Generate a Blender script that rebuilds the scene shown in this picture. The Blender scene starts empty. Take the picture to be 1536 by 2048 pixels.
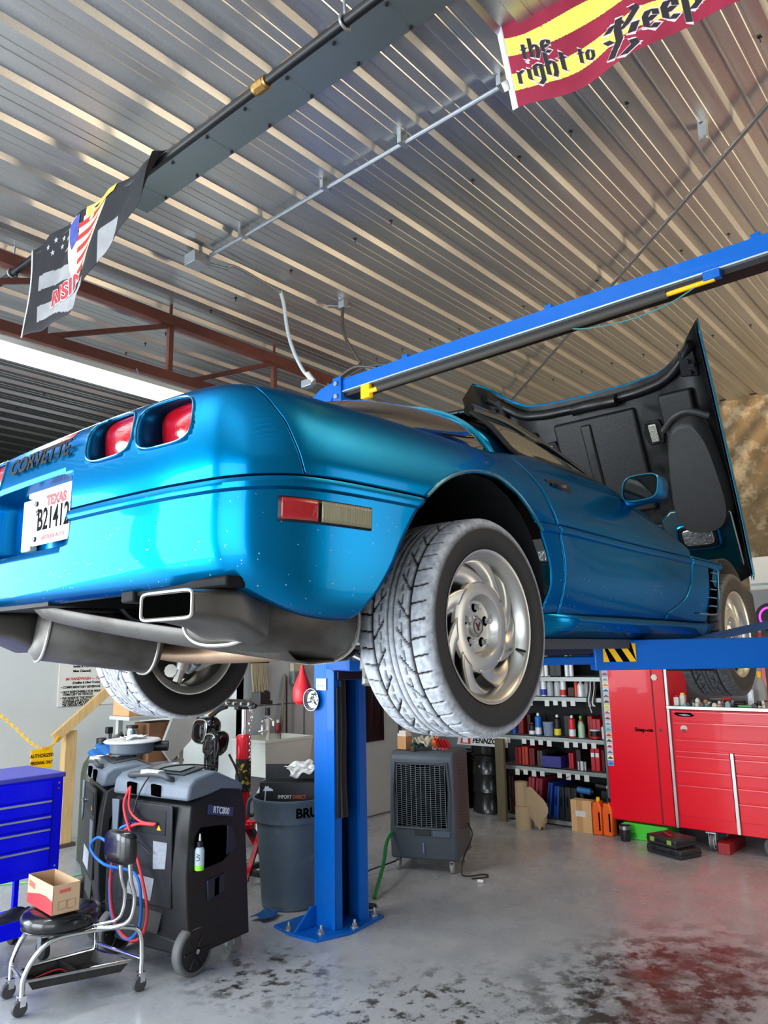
import bpy, bmesh, math, random
from math import sin, cos, pi, atan2, sqrt, radians
from mathutils import Vector, Matrix
random.seed(7)
scene = bpy.context.scene
COL = scene.collection
PI = pi

# ---------------------------------------------------------------- materials
MATS = {}
def lin(c):
    return tuple(((x/255.0)/12.92 if x/255.0 <= 0.04045 else (((x/255.0)+0.055)/1.055)**2.4) for x in c)
def mat(name, rgb=(128,128,128), rough=0.5, metal=0.0, coat=0.0, noise=0.0, nscale=20.0, bump=0.0, bscale=60.0,
        emit=None, estr=0.0, alpha=1.0, trans=0.0, ior=1.45, rvar=0.0, dirt=None, dscale=6.0, dlo=0.55, dhi=0.7, stretch=(1,1,1), spec=0.5):
    if name in MATS: return MATS[name]
    m = bpy.data.materials.new(name); m.use_nodes = True
    nt = m.node_tree; b = nt.nodes['Principled BSDF']
    c = lin(rgb)
    b.inputs['Base Color'].default_value = (*c, 1)
    b.inputs['Roughness'].default_value = rough
    b.inputs['Metallic'].default_value = metal
    b.inputs['Coat Weight'].default_value = coat
    b.inputs['Coat Roughness'].default_value = 0.03
    b.inputs['Specular IOR Level'].default_value = spec
    b.inputs['IOR'].default_value = ior
    b.inputs['Transmission Weight'].default_value = trans
    b.inputs['Alpha'].default_value = alpha
    if emit:
        b.inputs['Emission Color'].default_value = (*lin(emit), 1); b.inputs['Emission Strength'].default_value = estr
    N = nt.nodes; L = nt.links
    if noise or bump or rvar or dirt:
        tc = N.new('ShaderNodeTexCoord'); mp = N.new('ShaderNodeMapping'); L.new(tc.outputs['Object'], mp.inputs['Vector'])
        mp.inputs['Scale'].default_value = stretch
        nz = N.new('ShaderNodeTexNoise'); nz.inputs['Scale'].default_value = nscale; nz.inputs['Detail'].default_value = 6
        L.new(mp.outputs[0], nz.inputs['Vector'])
        col = None
        if noise:
            mx = N.new('ShaderNodeMix'); mx.data_type = 'RGBA'
            mx.inputs[6].default_value = (*[x*(1-noise) for x in c], 1); mx.inputs[7].default_value = (*[min(1, x*(1+noise)+0.02*noise) for x in c], 1)
            L.new(nz.outputs['Fac'], mx.inputs[0]); col = mx.outputs[2]
        if dirt:
            dn = N.new('ShaderNodeTexNoise'); dn.inputs['Scale'].default_value = dscale; dn.inputs['Detail'].default_value = 8; dn.inputs['Roughness'].default_value = .65
            L.new(mp.outputs[0], dn.inputs['Vector'])
            rp = N.new('ShaderNodeMapRange'); rp.inputs[1].default_value = dlo; rp.inputs[2].default_value = dhi
            L.new(dn.outputs['Fac'], rp.inputs[0])
            m2 = N.new('ShaderNodeMix'); m2.data_type = 'RGBA'
            if col: L.new(col, m2.inputs[6])
            else: m2.inputs[6].default_value = (*c, 1)
            m2.inputs[7].default_value = (*lin(dirt), 1); L.new(rp.outputs[0], m2.inputs[0]); col = m2.outputs[2]
        if col: L.new(col, b.inputs['Base Color'])
        if rvar:
            rr = N.new('ShaderNodeMapRange'); rr.inputs[3].default_value = max(0.02, rough-rvar); rr.inputs[4].default_value = min(1, rough+rvar)
            rr.inputs[1].default_value = .3; rr.inputs[2].default_value = .7
            L.new(nz.outputs['Fac'], rr.inputs[0]); L.new(rr.outputs[0], b.inputs['Roughness'])
        if bump:
            bn = N.new('ShaderNodeTexNoise'); bn.inputs['Scale'].default_value = bscale; bn.inputs['Detail'].default_value = 5
            L.new(mp.outputs[0], bn.inputs['Vector'])
            bp = N.new('ShaderNodeBump'); bp.inputs['Strength'].default_value = bump; bp.inputs['Distance'].default_value = 0.01
            L.new(bn.outputs['Fac'], bp.inputs['Height']); L.new(bp.outputs[0], b.inputs['Normal'])
    MATS[name] = m
    return m

# ---------------------------------------------------------------- mesh builder
class MB:
    T = None
    def __init__(s): s.v = []; s.f = []; s.m = []; s.cur = 0
    def add(s, vs, fs):
        o = len(s.v)
        if MB.T is not None: vs = [MB.T @ Vector(p) for p in vs]
        s.v += [tuple(p) for p in vs]; s.f += [tuple(i+o for i in f) for f in fs]; s.m += [s.cur]*len(fs); return s
    def box(s, lo, hi):
        x0,y0,z0 = lo; x1,y1,z1 = hi
        return s.add([(x0,y0,z0),(x1,y0,z0),(x1,y1,z0),(x0,y1,z0),(x0,y0,z1),(x1,y0,z1),(x1,y1,z1),(x0,y1,z1)],
                     [(0,3,2,1),(4,5,6,7),(0,1,5,4),(1,2,6,5),(2,3,7,6),(3,0,4,7)])
    def cbox(s, c, d, R=None):
        h = [x/2 for x in d]; vs = []
        for k in (-1,1):
            for a,b in ((-1,-1),(1,-1),(1,1),(-1,1)): vs.append(Vector((a*h[0], b*h[1], k*h[2])))
        if R is not None: vs = [R @ p for p in vs]
        c = Vector(c); vs = [p+c for p in vs]
        return s.add(vs, [(0,3,2,1),(4,5,6,7),(0,1,5,4),(1,2,6,5),(2,3,7,6),(3,0,4,7)])
    def bar(s, a, b, w, h, up=(0,0,1)):
        a = Vector(a); b = Vector(b); d = b-a; L = d.length; d.normalize(); u = Vector(up)
        r = d.cross(u)
        if r.length < 1e-5: r = d.cross(Vector((1,0,0)))
        r.normalize(); u = r.cross(d)
        R = Matrix((d, r, u)).transposed()
        return s.cbox((a+b)/2, (L, w, h), R)
    def cyl(s, a, b, r0, r1=None, n=16, caps=True):
        if r1 is None: r1 = r0
        a = Vector(a); b = Vector(b); d = (b-a).normalized()
        t = Vector((0,0,1)) if abs(d.z) < .9 else Vector((1,0,0))
        x = d.cross(t).normalized(); y = d.cross(x)
        vs = [a+(x*cos(2*PI*i/n)+y*sin(2*PI*i/n))*r0 for i in range(n)]+[b+(x*cos(2*PI*i/n)+y*sin(2*PI*i/n))*r1 for i in range(n)]
        fs = [(i,(i+1)%n,n+(i+1)%n,n+i) for i in range(n)]
        if caps: fs += [tuple(range(n-1,-1,-1)), tuple(range(n,2*n))]
        return s.add(vs, fs)
    def tube(s, pts, r, n=8, sub=0, closed=False, rs=None):
        pts = [Vector(p) for p in pts]
        if sub: pts = catmull(pts, sub, closed)
        N = len(pts); rings = []; prev = None; vs = []
        for i,p in enumerate(pts):
            if closed: t = pts[(i+1)%N]-pts[i-1]
            else: t = pts[min(i+1,N-1)]-pts[max(i-1,0)]
            if t.length < 1e-9: t = Vector((0,0,1))
            t.normalize()
            if prev is None:
                u = Vector((0,0,1)) if abs(t.z) < .9 else Vector((1,0,0)); x = t.cross(u).normalized()
            else: x = (prev - t*prev.dot(t)).normalized()
            prev = x; y = t.cross(x); rr = rs[i*(len(rs)-1)//max(1,N-1)] if rs else r
            vs += [p+(x*cos(2*PI*k/n)+y*sin(2*PI*k/n))*rr for k in range(n)]
        fs = []
        M_ = N if closed else N-1
        for i in range(M_):
            j = (i+1)%N
            for k in range(n): fs.append((i*n+k, i*n+(k+1)%n, j*n+(k+1)%n, j*n+k))
        if not closed: fs += [tuple(range(n-1,-1,-1)), tuple((N-1)*n+k for k in range(n))]
        return s.add(vs, fs)
    def lathe(s, prof, c=(0,0,0), axis='z', n=24, cap=True):
        vs = []; fs = []
        for (r,h) in prof:
            for i in range(n):
                a = 2*PI*i/n; p = (r*cos(a), r*sin(a), h)
                if axis == 'y': p = (p[0], p[2], p[1])
                if axis == 'x': p = (p[2], p[0], p[1])
                vs.append((p[0]+c[0], p[1]+c[1], p[2]+c[2]))
        K = len(prof)
        for j in range(K-1):
            for i in range(n): fs.append((j*n+i, j*n+(i+1)%n, (j+1)*n+(i+1)%n, (j+1)*n+i))
        if cap: fs += [tuple(range(n-1,-1,-1)), tuple((K-1)*n+i for i in range(n))]
        return s.add(vs, fs)
    def prism(s, poly, fn, a, b):
        """poly of 2D points, fn(u,v,w) -> 3D, extruded w=a..b"""
        n = len(poly)
        vs = [fn(u,v,a) for u,v in poly]+[fn(u,v,b) for u,v in poly]
        fs = [(i,(i+1)%n,n+(i+1)%n,n+i) for i in range(n)]+[tuple(range(n-1,-1,-1)), tuple(range(n,2*n))]
        return s.add(vs, fs)
    def grid(s, rows, flip=False, closed=False):
        nr = len(rows); nc = len(rows[0]); vs = [p for r in rows for p in r]; fs = []
        for j in range(nr-1):
            for i in range(nc if closed else nc-1):
                k = (i+1)%nc
                q = (j*nc+i, j*nc+k, (j+1)*nc+k, (j+1)*nc+i)
                fs.append(q[::-1] if flip else q)
        return s.add(vs, fs)
    def sphere(s, c, r, n=16, m=10, sc=(1,1,1)):
        rows = []
        for j in range(m+1):
            t = PI*j/m
            rows.append([(c[0]+r*sc[0]*sin(t)*cos(2*PI*i/n), c[1]+r*sc[1]*sin(t)*sin(2*PI*i/n), c[2]-r*sc[2]*cos(t)) for i in range(n)])
        return s.grid(rows, closed=True)
    def build(s, name, m, parent=None, smooth=35, bevel=0, seg=2, solid=0, off=-1, subsurf=0, world=True):
        me = bpy.data.meshes.new(name)
        vs = s.v
        if parent is not None and world:
            o = ORG.get(parent.name)
            if o is not None: vs = [(p[0]-o[0], p[1]-o[1], p[2]-o[2]) for p in vs]
        me.from_pydata(vs, [], s.f)
        ms = m if isinstance(m, (list, tuple)) else [m]
        for x in ms: me.materials.append(x)
        if len(ms) > 1: me.polygons.foreach_set('material_index', s.m)
        bm = bmesh.new(); bm.from_mesh(me); bmesh.ops.remove_doubles(bm, verts=bm.verts, dist=1e-5)
        bmesh.ops.recalc_face_normals(bm, faces=bm.faces)
        bm.to_mesh(me); bm.free()
        if smooth:
            me.polygons.foreach_set('use_smooth', [True]*len(me.polygons))
            me.set_sharp_from_angle(angle=radians(smooth))
        me.update()
        ob = bpy.data.objects.new(name, me); COL.objects.link(ob)
        if parent is not None:
            ob.parent = parent; ORG[ob.name] = ORG.get(parent.name) if world else None
        if solid:
            md = ob.modifiers.new('solid', 'SOLIDIFY'); md.thickness = solid; md.offset = off
        if bevel:
            md = ob.modifiers.new('bevel', 'BEVEL'); md.width = bevel; md.segments = seg; md.limit_method = 'ANGLE'; md.angle_limit = radians(40)
        if subsurf:
            md = ob.modifiers.new('sub', 'SUBSURF'); md.levels = subsurf; md.render_levels = subsurf
        return ob
ORG = {}
def catmull(pts, sub, closed=False):
    out = []; N = len(pts)
    rng = range(N) if closed else range(N-1)
    for i in rng:
        p0 = pts[i-1] if (i > 0 or closed) else pts[0]*2-pts[1]
        p1 = pts[i]; p2 = pts[(i+1)%N]
        p3 = pts[(i+2)%N] if (i+2 < N or closed) else pts[N-1]*2-pts[N-2]
        for k in range(sub):
            t = k/sub
            out.append(0.5*((2*p1)+(p2-p0)*t+(2*p0-5*p1+4*p2-p3)*t*t+(3*p1-p0-3*p2+p3)*t**3))
    if not closed: out.append(pts[-1])
    return out
def V(*a): return Vector(a)
def interp(x, xs, ys):
    if x <= xs[0]: return ys[0]
    for i in range(1, len(xs)):
        if x <= xs[i]:
            t = (x-xs[i-1])/(xs[i]-xs[i-1]); return ys[i-1]+(ys[i]-ys[i-1])*t
    return ys[-1]

# ---------------------------------------------------------------- scene objects
def props(o, label=None, cat=None, group=None, kind=None):
    if label: o['label'] = label
    if cat: o['category'] = cat
    if group: o['group'] = group
    if kind: o['kind'] = kind
    return o
def thing(name, label, cat, loc=(0,0,0), rotz=0, group=None):
    o = bpy.data.objects.new(name, None); COL.objects.link(o); o.location = loc; o.rotation_euler = (0,0,rotz)
    o.empty_display_size = .1
    ORG[o.name] = tuple(loc) if rotz == 0 else None
    return props(o, label, cat, group)
def tag(o, label, cat, group=None): return props(o, label, cat, group)
def struct(name, mb, m, **k):
    o = mb.build(name, m, None, **k); o['kind'] = 'structure'; return o
def dup(root, loc, rotz=None, label=None, group=None):
    r = root.copy(); COL.objects.link(r); r.location = loc
    if rotz is not None: r.rotation_euler = (0,0,rotz)
    if label: r['label'] = label
    if group: r['group'] = group
    for ch in list(root.children):
        c = ch.copy(); COL.objects.link(c); c.parent = r
        for g in list(ch.children):
            d = g.copy(); COL.objects.link(d); d.parent = c
    return r
def text_geo(txt, size, ext=0.0, shear=0.0, bold=0.0, align='CENTER', space=1.0):
    cu = bpy.data.curves.new('txt', 'FONT'); cu.body = txt; cu.size = size; cu.extrude = ext; cu.shear = shear; cu.offset = bold
    cu.align_x = align; cu.align_y = 'CENTER'; cu.resolution_u = 3; cu.space_character = space
    ob = bpy.data.objects.new('txt', cu); COL.objects.link(ob)
    dg = bpy.context.evaluated_depsgraph_get(); me = bpy.data.meshes.new_from_object(ob.evaluated_get(dg))
    vs = [tuple(v.co) for v in me.vertices]; fs = [tuple(p.vertices) for p in me.polygons]
    bpy.data.objects.remove(ob); bpy.data.curves.remove(cu); bpy.data.meshes.remove(me)
    return vs, fs
def text(mb, txt, size, o, r, u, ext=0.0004, sx=1.0, **k):
    vs, fs = text_geo(txt, size, ext, **k); o = Vector(o); r = Vector(r).normalized(); u = Vector(u).normalized(); n = r.cross(u)
    return mb.add([o+r*p[0]*sx+u*p[1]+n*p[2] for p in vs], fs)

# camera ----------------------------------------------------------
F, YAW, PITCH, ROLL = 1516.785, 0.708, 0.188, -0.018
CAMP = (-1.958, -2.134, 1.65)
def make_camera():
    cd = bpy.data.cameras.new('camera'); co = bpy.data.objects.new('camera', cd); COL.objects.link(co)
    cy,sy,cp,sp = cos(YAW),sin(YAW),cos(PITCH),sin(PITCH)
    f = V(cp*cy, cp*sy, sp); r = V(sy,-cy,0); u = r.cross(f)
    r2 = r*cos(ROLL)+u*sin(ROLL); u2 = -r*sin(ROLL)+u*cos(ROLL)
    M = Matrix((r2,u2,-f)).transposed().to_4x4(); M.translation = V(*CAMP); co.matrix_world = M
    cd.sensor_fit = 'VERTICAL'; cd.sensor_height = 36; cd.sensor_width = 27; cd.lens = F*36/2048; cd.clip_start = .05; cd.clip_end = 200
    scene.camera = co
make_camera()
scene.view_settings.view_transform = 'Standard'; scene.view_settings.look = 'None'; scene.view_settings.gamma = 1
scene.view_settings.use_curve_mapping = False
scene.view_settings.exposure = 0.12

# shared materials
PAINT = mat('teal_paint', (0,128,186), .26, .85, coat=.15, spec=.3)
PAINT.node_tree.nodes['Principled BSDF'].inputs['Specular Tint'].default_value = (.0,.25,.42,1)
def specks(m):
    # road grit splashed on the lower body
    nt = m.node_tree; N = nt.nodes; L = nt.links; b = N['Principled BSDF']
    tc = N.new('ShaderNodeTexCoord'); v = N.new('ShaderNodeTexVoronoi'); v.inputs['Scale'].default_value = 75; L.new(tc.outputs['Object'], v.inputs['Vector'])
    def mr(src, a, c, d=0, e=1):
        r = N.new('ShaderNodeMapRange'); r.inputs[1].default_value = a; r.inputs[2].default_value = c; r.inputs[3].default_value = d; r.inputs[4].default_value = e; L.new(src, r.inputs[0]); return r.outputs[0]
    def mul(a, c):
        q = N.new('ShaderNodeMath'); q.operation = 'MULTIPLY'; L.new(a, q.inputs[0]); L.new(c, q.inputs[1]); return q.outputs[0]
    sx = N.new('ShaderNodeSeparateXYZ'); L.new(tc.outputs['Object'], sx.inputs[0]); sc = N.new('ShaderNodeSeparateColor'); L.new(v.outputs['Color'], sc.inputs[0])
    f = mul(mul(mr(v.outputs['Distance'], .09, .15, 1, 0), mr(sc.outputs[0], .72, .74)), mr(sx.outputs[2], .50, .66, 1, 0))
    mx = N.new('ShaderNodeMix'); mx.data_type = 'RGBA'; mx.inputs[6].default_value = b.inputs['Base Color'].default_value; mx.inputs[7].default_value = (.45,.5,.5,1); L.new(f, mx.inputs[0]); L.new(mx.outputs[2], b.inputs['Base Color'])
    L.new(mr(f, 0, 1, .85, 0), b.inputs['Metallic'])
specks(PAINT)
BLACKP = mat('black_plastic', (20,20,22), .45, bump=.05, bscale=300)
BLACKG = mat('black_gloss', (8,8,9), .08, coat=.5)
RUBBER = mat('rubber', (28,28,28), .65, bump=.06, bscale=200)
CHROME = mat('chrome', (225,225,228), .12, 1.0)
STEEL = mat('steel', (150,152,155), .35, .9, noise=.2, nscale=30)
ALU = mat('aluminium', (205,203,198), .28, .95)
ZINC = mat('zinc', (165,170,174), .4, .8, noise=.25, nscale=40)
WHITE = mat('white_plastic', (212,212,210), .45)
DARK = mat('void_shade_black', (3,3,3), .95, spec=0)  # flat black painted in place of the shade inside openings and recesses
LIFT = mat('lift_blue', (0,92,182), .36, 0.0, coat=.08, spec=.3, noise=.08, nscale=5)
YELLOW = mat('yellow_paint', (250,190,10), .4)
REDP = mat('red_paint', (235,4,34), .30, coat=.15, spec=.3, noise=.06, nscale=4)
CARD = mat('cardboard', (190,140,95), .85, noise=.08, nscale=30)
WOOD = mat('raw_lumber', (205,170,115), .7, noise=.3, nscale=9, stretch=(8,8,.6))
BLACKTXT = mat('black_ink', (4,4,4), .7, spec=.05)
WHITETXT = mat('white_ink', (235,235,235), .5)
REDTXT = mat('red_ink', (200,25,35), .5)
# ================================================================ SETTING
ZR = 4.31
def floor_mat():
    m = bpy.data.materials.new('sealed_concrete'); m.use_nodes = True; nt = m.node_tree; N = nt.nodes; L = nt.links; b = N['Principled BSDF']
    tc = N.new('ShaderNodeTexCoord')
    def noise(sc, det=8, rough=.6):
        n = N.new('ShaderNodeTexNoise'); n.inputs['Scale'].default_value = sc; n.inputs['Detail'].default_value = det; n.inputs['Roughness'].default_value = rough
        L.new(tc.outputs['Object'], n.inputs['Vector']); return n.outputs['Fac']
    def rng(src, a, bb, c=0, d=1):
        r = N.new('ShaderNodeMapRange'); r.inputs[1].default_value = a; r.inputs[2].default_value = bb; r.inputs[3].default_value = c; r.inputs[4].default_value = d; L.new(src, r.inputs[0]); return r.outputs[0]
    def mix(f, a, bb):
        x = N.new('ShaderNodeMix'); x.data_type = 'RGBA'; L.new(f, x.inputs[0])
        for i,c in ((6,a),(7,bb)):
            if isinstance(c, tuple): x.inputs[i].default_value = (*lin(c),1)
            else: L.new(c, x.inputs[i])
        return x.outputs[2]
    base = mix(rng(noise(2.2), .35, .7), (152,155,161), (180,181,183))
    base = mix(rng(noise(45, 3), .4, .75), base, (168,170,173))
    flake = rng(noise(38, 10, .75), .60, .66)
    big = rng(noise(1.1, 3), .42, .62)
    mu = N.new('ShaderNodeMath'); mu.operation = 'MULTIPLY'; L.new(flake, mu.inputs[0]); L.new(big, mu.inputs[1])
    base = mix(mu.outputs[0], base, (70,66,62))
    # oil-stained patch at the middle of the bay
    sx = N.new('ShaderNodeSeparateXYZ'); L.new(tc.outputs['Object'], sx.inputs[0])
    def ell(cx, cy, rx, ry):
        a = N.new('ShaderNodeVectorMath'); a.operation = 'SUBTRACT'; L.new(tc.outputs['Object'], a.inputs[0]); a.inputs[1].default_value = (cx,cy,0)
        d = N.new('ShaderNodeVectorMath'); d.operation = 'DIVIDE'; L.new(a.outputs[0], d.inputs[0]); d.inputs[1].default_value = (rx,ry,100)
        l = N.new('ShaderNodeVectorMath'); l.operation = 'LENGTH'; L.new(d.outputs[0], l.inputs[0]); return rng(l.outputs['Value'], .45, 1.05, 1, 0)
    def patch(base, e, sc, lo, hi, col):
        n = rng(noise(sc, 9, .7), lo, hi); q = N.new('ShaderNodeMath'); q.operation = 'MULTIPLY'; L.new(n, q.inputs[0]); L.new(e, q.inputs[1])
        return mix(q.outputs[0], base, col)
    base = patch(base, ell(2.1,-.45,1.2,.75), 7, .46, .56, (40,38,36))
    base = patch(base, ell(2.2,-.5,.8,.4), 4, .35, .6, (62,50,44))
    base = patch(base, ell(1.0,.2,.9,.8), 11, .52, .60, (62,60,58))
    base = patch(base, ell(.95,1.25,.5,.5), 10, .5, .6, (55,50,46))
    L.new(base, b.inputs['Base Color'])
    L.new(rng(noise(5), .35, .7, .18, .42), b.inputs['Roughness'])
    bp = N.new('ShaderNodeBump'); bp.inputs['Strength'].default_value = .12; bp.inputs['Distance'].default_value = .004; L.new(noise(30,8), bp.inputs['Height']); L.new(bp.outputs[0], b.inputs['Normal'])
    return m
mb = MB(); mb.box((-6,-6,-.15), (8,9,0)); struct('floor', mb, floor_mat(), smooth=0)
mb = MB(); mb.box((-30,-40,-.3), (-6.01,30,-.02)); mb.box((-6,-40,-.3), (30,-6.01,-.02))
struct('ground', mb, mat('outside_apron', (150,146,138), .9, noise=.1, nscale=3), smooth=0)

# corrugated roof, ribs run along x
def galv():
    m = bpy.data.materials.new('galvanised_roof'); m.use_nodes = True; nt = m.node_tree; N = nt.nodes; L = nt.links; b = N['Principled BSDF']
    tc = N.new('ShaderNodeTexCoord'); mp = N.new('ShaderNodeMapping'); mp.inputs['Scale'].default_value = (.25,6,1); L.new(tc.outputs['Object'], mp.inputs[0])
    n = N.new('ShaderNodeTexNoise'); n.inputs['Scale'].default_value = 3; n.inputs['Detail'].default_value = 5; L.new(mp.outputs[0], n.inputs[0])
    r = N.new('ShaderNodeMapRange'); r.inputs[1].default_value = .3; r.inputs[2].default_value = .7; r.inputs[3].default_value = .32; r.inputs[4].default_value = .46; L.new(n.outputs[0], r.inputs[0])
    b.inputs['Metallic'].default_value = .9; L.new(r.outputs[0], b.inputs['Roughness'])
    n2 = N.new('ShaderNodeTexNoise'); n2.inputs['Scale'].default_value = 90; n2.inputs['Detail'].default_value = 3; L.new(tc.outputs['Object'], n2.inputs[0])
    x = N.new('ShaderNodeMix'); x.data_type = 'RGBA'; x.inputs[6].default_value = (*lin((174,175,175)),1); x.inputs[7].default_value = (*lin((200,200,198)),1); L.new(n2.outputs[0], x.inputs[0])
    L.new(x.outputs[2], b.inputs['Base Color'])
    bp = N.new('ShaderNodeBump'); bp.inputs['Strength'].default_value = .25; bp.inputs['Distance'].default_value = .004
    mp2 = N.new('ShaderNodeMapping'); mp2.inputs['Scale'].default_value = (.6,2,1); L.new(tc.outputs['Object'], mp2.inputs[0])
    n3 = N.new('ShaderNodeTexNoise'); n3.inputs['Scale'].default_value = 2.5; L.new(mp2.outputs[0], n3.inputs[0]); L.new(n3.outputs[0], bp.inputs['Height']); L.new(bp.outputs[0], b.inputs['Normal'])
    return m
GALV = galv()
P = .3048; prof = []
y = .548-P*22
while y < 8.6:
    # going to larger y: recessed major rib sits at [y-.075, y]
    prof += [(y-.104,0),(y-.084,.030),(y-.018,.030),(y,0)]
    for q in (.072,.130):
        prof += [(y+q-.009,0),(y+q-.005,.0035),(y+q+.005,.0035),(y+q+.009,0)]
    y += P
mb = MB(); mb.grid([[(x,yy,ZR+dz) for (yy,dz) in prof] for x in (-6.2,-3,0,3,6.9)])
struct('ceiling', mb, GALV, smooth=20)
mb = MB(); mb.box((-6.2,-6.4,ZR+.05),(6.9,8.6,ZR+.1)); struct('roof_deck', mb, mat('roof_deck',(60,60,60),.9), smooth=0)
# roof screws with washers
sc = MB()
for x in (-3.2,-1.6,1.35,2.95,4.55):
    yy = .548-P*14+.03
    while yy < 7:
        sc.cyl((x,yy+.02,ZR-.001),(x,yy+.02,ZR-.006),.011,n=8); sc.cyl((x,yy+.02,ZR-.006),(x,yy+.02,ZR-.03),.0035,n=6)
        yy += P if random.random() < .7 else P*2
o = sc.build('trim_6', mat('screw',(60,60,62),.4,.7), None); o['kind'] = 'structure'
# flashing strip across the ribs
mb = MB()
mb.box((.10,-6,ZR-.014),(.275,1.62,ZR-.010)); mb.box((.09,-6,ZR-.014),(.10,1.62,ZR-.0)); mb.box((.275,-6,ZR-.014),(.285,1.62,ZR-.0))
for yy in [1.4-.6096*i for i in range(11)]: mb.box((.098,yy-.002,ZR-.016),(.277,yy+.002,ZR-.0139))
struct('trim_1', mb, mat('flashing', (120,132,136), .38, .7, noise=.12, nscale=2), smooth=0)
mb = MB()
for i in range(13):
    yy = 1.4-.3048*i; mb.cyl((.11,yy,ZR-.014),(.11,yy,ZR-.024),.009,n=8); mb.cyl((.268,yy,ZR-.014),(.268,yy,ZR-.024),.009,n=8)
struct('trim_2', mb, mat('screw',(60,60,62),.4,.7))
# rust-coloured foam closure along the flashing
mb = MB()
for i in range(14):
    yy = .548-P*i-.3048*-2
    if yy > 1.4: continue
    mb.box((.045,yy-.225,ZR-.004),(.10,yy-.085,ZR+.001))
struct('trim_3', mb, mat('rusty_closure', (150,112,70), .8, noise=.5, nscale=12, dirt=(90,70,60), dscale=14, dlo=.45, dhi=.6), smooth=0)

GREYW = mat('grey_wall', (196,199,196), .55, noise=.05, nscale=3)
mb = MB(); mb.box((-6,5.2,0),(-5.5,5.3,3.6)); mb.box((-2.0,5.2,0),(2.6,5.3,3.2)); mb.box((-5.5,5.2,3.4),(-2.0,5.3,3.6)); mb.box((2.6,3.5,0),(2.7,5.3,3.2))
struct('wall_left', mb, GREYW, smooth=0)
mb = MB(); mb.box((2.6,3.4999,0),(6.6,3.6,3.2)); struct('wall_partition', mb, mat('grey_panel', (168,172,174), .5, noise=.05, nscale=2), smooth=0)
mb = MB()
for z in (1.22,2.44): mb.box((2.7,3.492,z-.004),(4.15,3.4999,z+.004))
mb.box((3.35,3.49,0),(3.356,3.4999,3.2)); struct('trim_4', mb, mat('panel_joint',(80,82,84),.6), smooth=0)
mb = MB(); mb.box((-1.5,8.4,0),(6.8,8.5,4.4)); mb.box((-1.6,5.3,0),(-1.5,8.4,4.4)); struct('wall_outer_left', mb, mat('dark_sheet', (95,98,100), .5, .4), smooth=0)
mb = MB(); mb.box((6.6,-6,0),(6.75,8.5,4.4))
# sprayed foam upper wall with relief
rows = []
for j in range(70):
    z = 2.25+ j*(2.08/69); r = []
    for i in range(170):
        yy = -3.5+i*7.2/169
        h = .03*sin(yy*7+z*5+2*sin(z*4))+.02*sin(yy*23+z*17)+.018*random.random()
        r.append((6.54-h, yy, z))
    rows.append(r)
mb2 = MB(); mb2.grid(rows)
struct('wall_back', mb, GREYW, smooth=0)
struct('wall_back_foam', mb2, mat('sprayed_foam', (132,112,82), .9, noise=.55, nscale=6, bump=.8, bscale=25, dirt=(185,168,138), dscale=5, dlo=.5, dhi=.62), smooth=60)
mb = MB(); mb.box((5.72,-2.6,0),(5.8,3.5,2.2)); struct('wall_low_partition', mb, mat('grey_metal_sheet', (140,143,146), .5, .2), smooth=0)
# right wall: piers either side of an open bay; front wall with open bay
W2 = mat('dim_sheet', (112,110,104), .6)
mb = MB(); mb.box((-6,-6.1,0),(2.0,-6,4.4)); mb.box((4.6,-6.1,0),(6.7,-6,4.4)); mb.box((2.0,-6.1,3.6),(4.6,-6,4.4)); struct('wall_right', mb, W2, smooth=0)
mb = MB(); mb.box((-6.1,-6,0),(-6,-5,4.4)); mb.box((-6.1,-.6,0),(-6,.2,4.4)); mb.box((-6.1,4.2,0),(-6,8.4,4.4)); mb.box((-6.1,-5,3.5),(-6,4.2,4.4)); struct('wall_front', mb, W2, smooth=0)
# white flush door in the partition wall
mb = MB(); mb.box((3.75,3.46,.02),(4.75,3.498,2.1)); d = struct('door_1', mb, mat('white_door', (172,177,180), .45, noise=.04, nscale=4), smooth=0)
k = MB(); k.lathe([(0,0),(.03,0),(.03,.01),(.012,.015),(.012,.04),(.028,.05),(.028,.065),(0,.07)], c=(0,0,0), axis='y', n=16)
k.v = [(4.65+a, 3.46-b, 1.0+c) for a,b,c in k.v]; k.build('door_knob', CHROME, d, world=False)
mb = MB(); mb.box((3.70,3.45,0),(3.75,3.50,2.15)); mb.box((4.75,3.45,0),(4.80,3.50,2.15)); mb.box((3.70,3.45,2.10),(4.80,3.50,2.15)); struct('trim_5', mb, mat('door_frame',(70,72,75),.5), smooth=0)

# ---------------------------------------------------------------- overhead things
BLK = mat('black_pipe', (22,22,23), .38, .3, noise=.2, nscale=30)
t = thing('gas_pipe', 'long black steel pipe under the roof, left flag folded over it', 'pipe', (-.07,0,4.12))
mb = MB(); mb.cyl((-.07,-3.5,4.12),(-.07,3.45,4.12),.021,n=14); mb.build('pipe_run', BLK, t)
mb = MB(); mb.cyl((-.07,.12,4.12),(-.07,.175,4.12),.030,n=8); mb.cyl((-.07,.105,4.12),(-.07,.12,4.12),.027,n=14); mb.cyl((-.07,.175,4.12),(-.07,.19,4.12),.027,n=14)
mb.build('coupling', mat('brass_fitting',(150,115,60),.4,.7,noise=.4,nscale=50), t)
for yy in (-.36,2.6):
    mb = MB(); mb.tube([(-.07,yy,ZR),(-.07,yy,4.15),(-.045,yy,4.135),(-.043,yy,4.105),(-.07,yy,4.092),(-.097,yy,4.105),(-.095,yy,4.135),(-.072,yy,4.15)], .006, sub=3); mb.build('hanger', ZINC, t)
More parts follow.
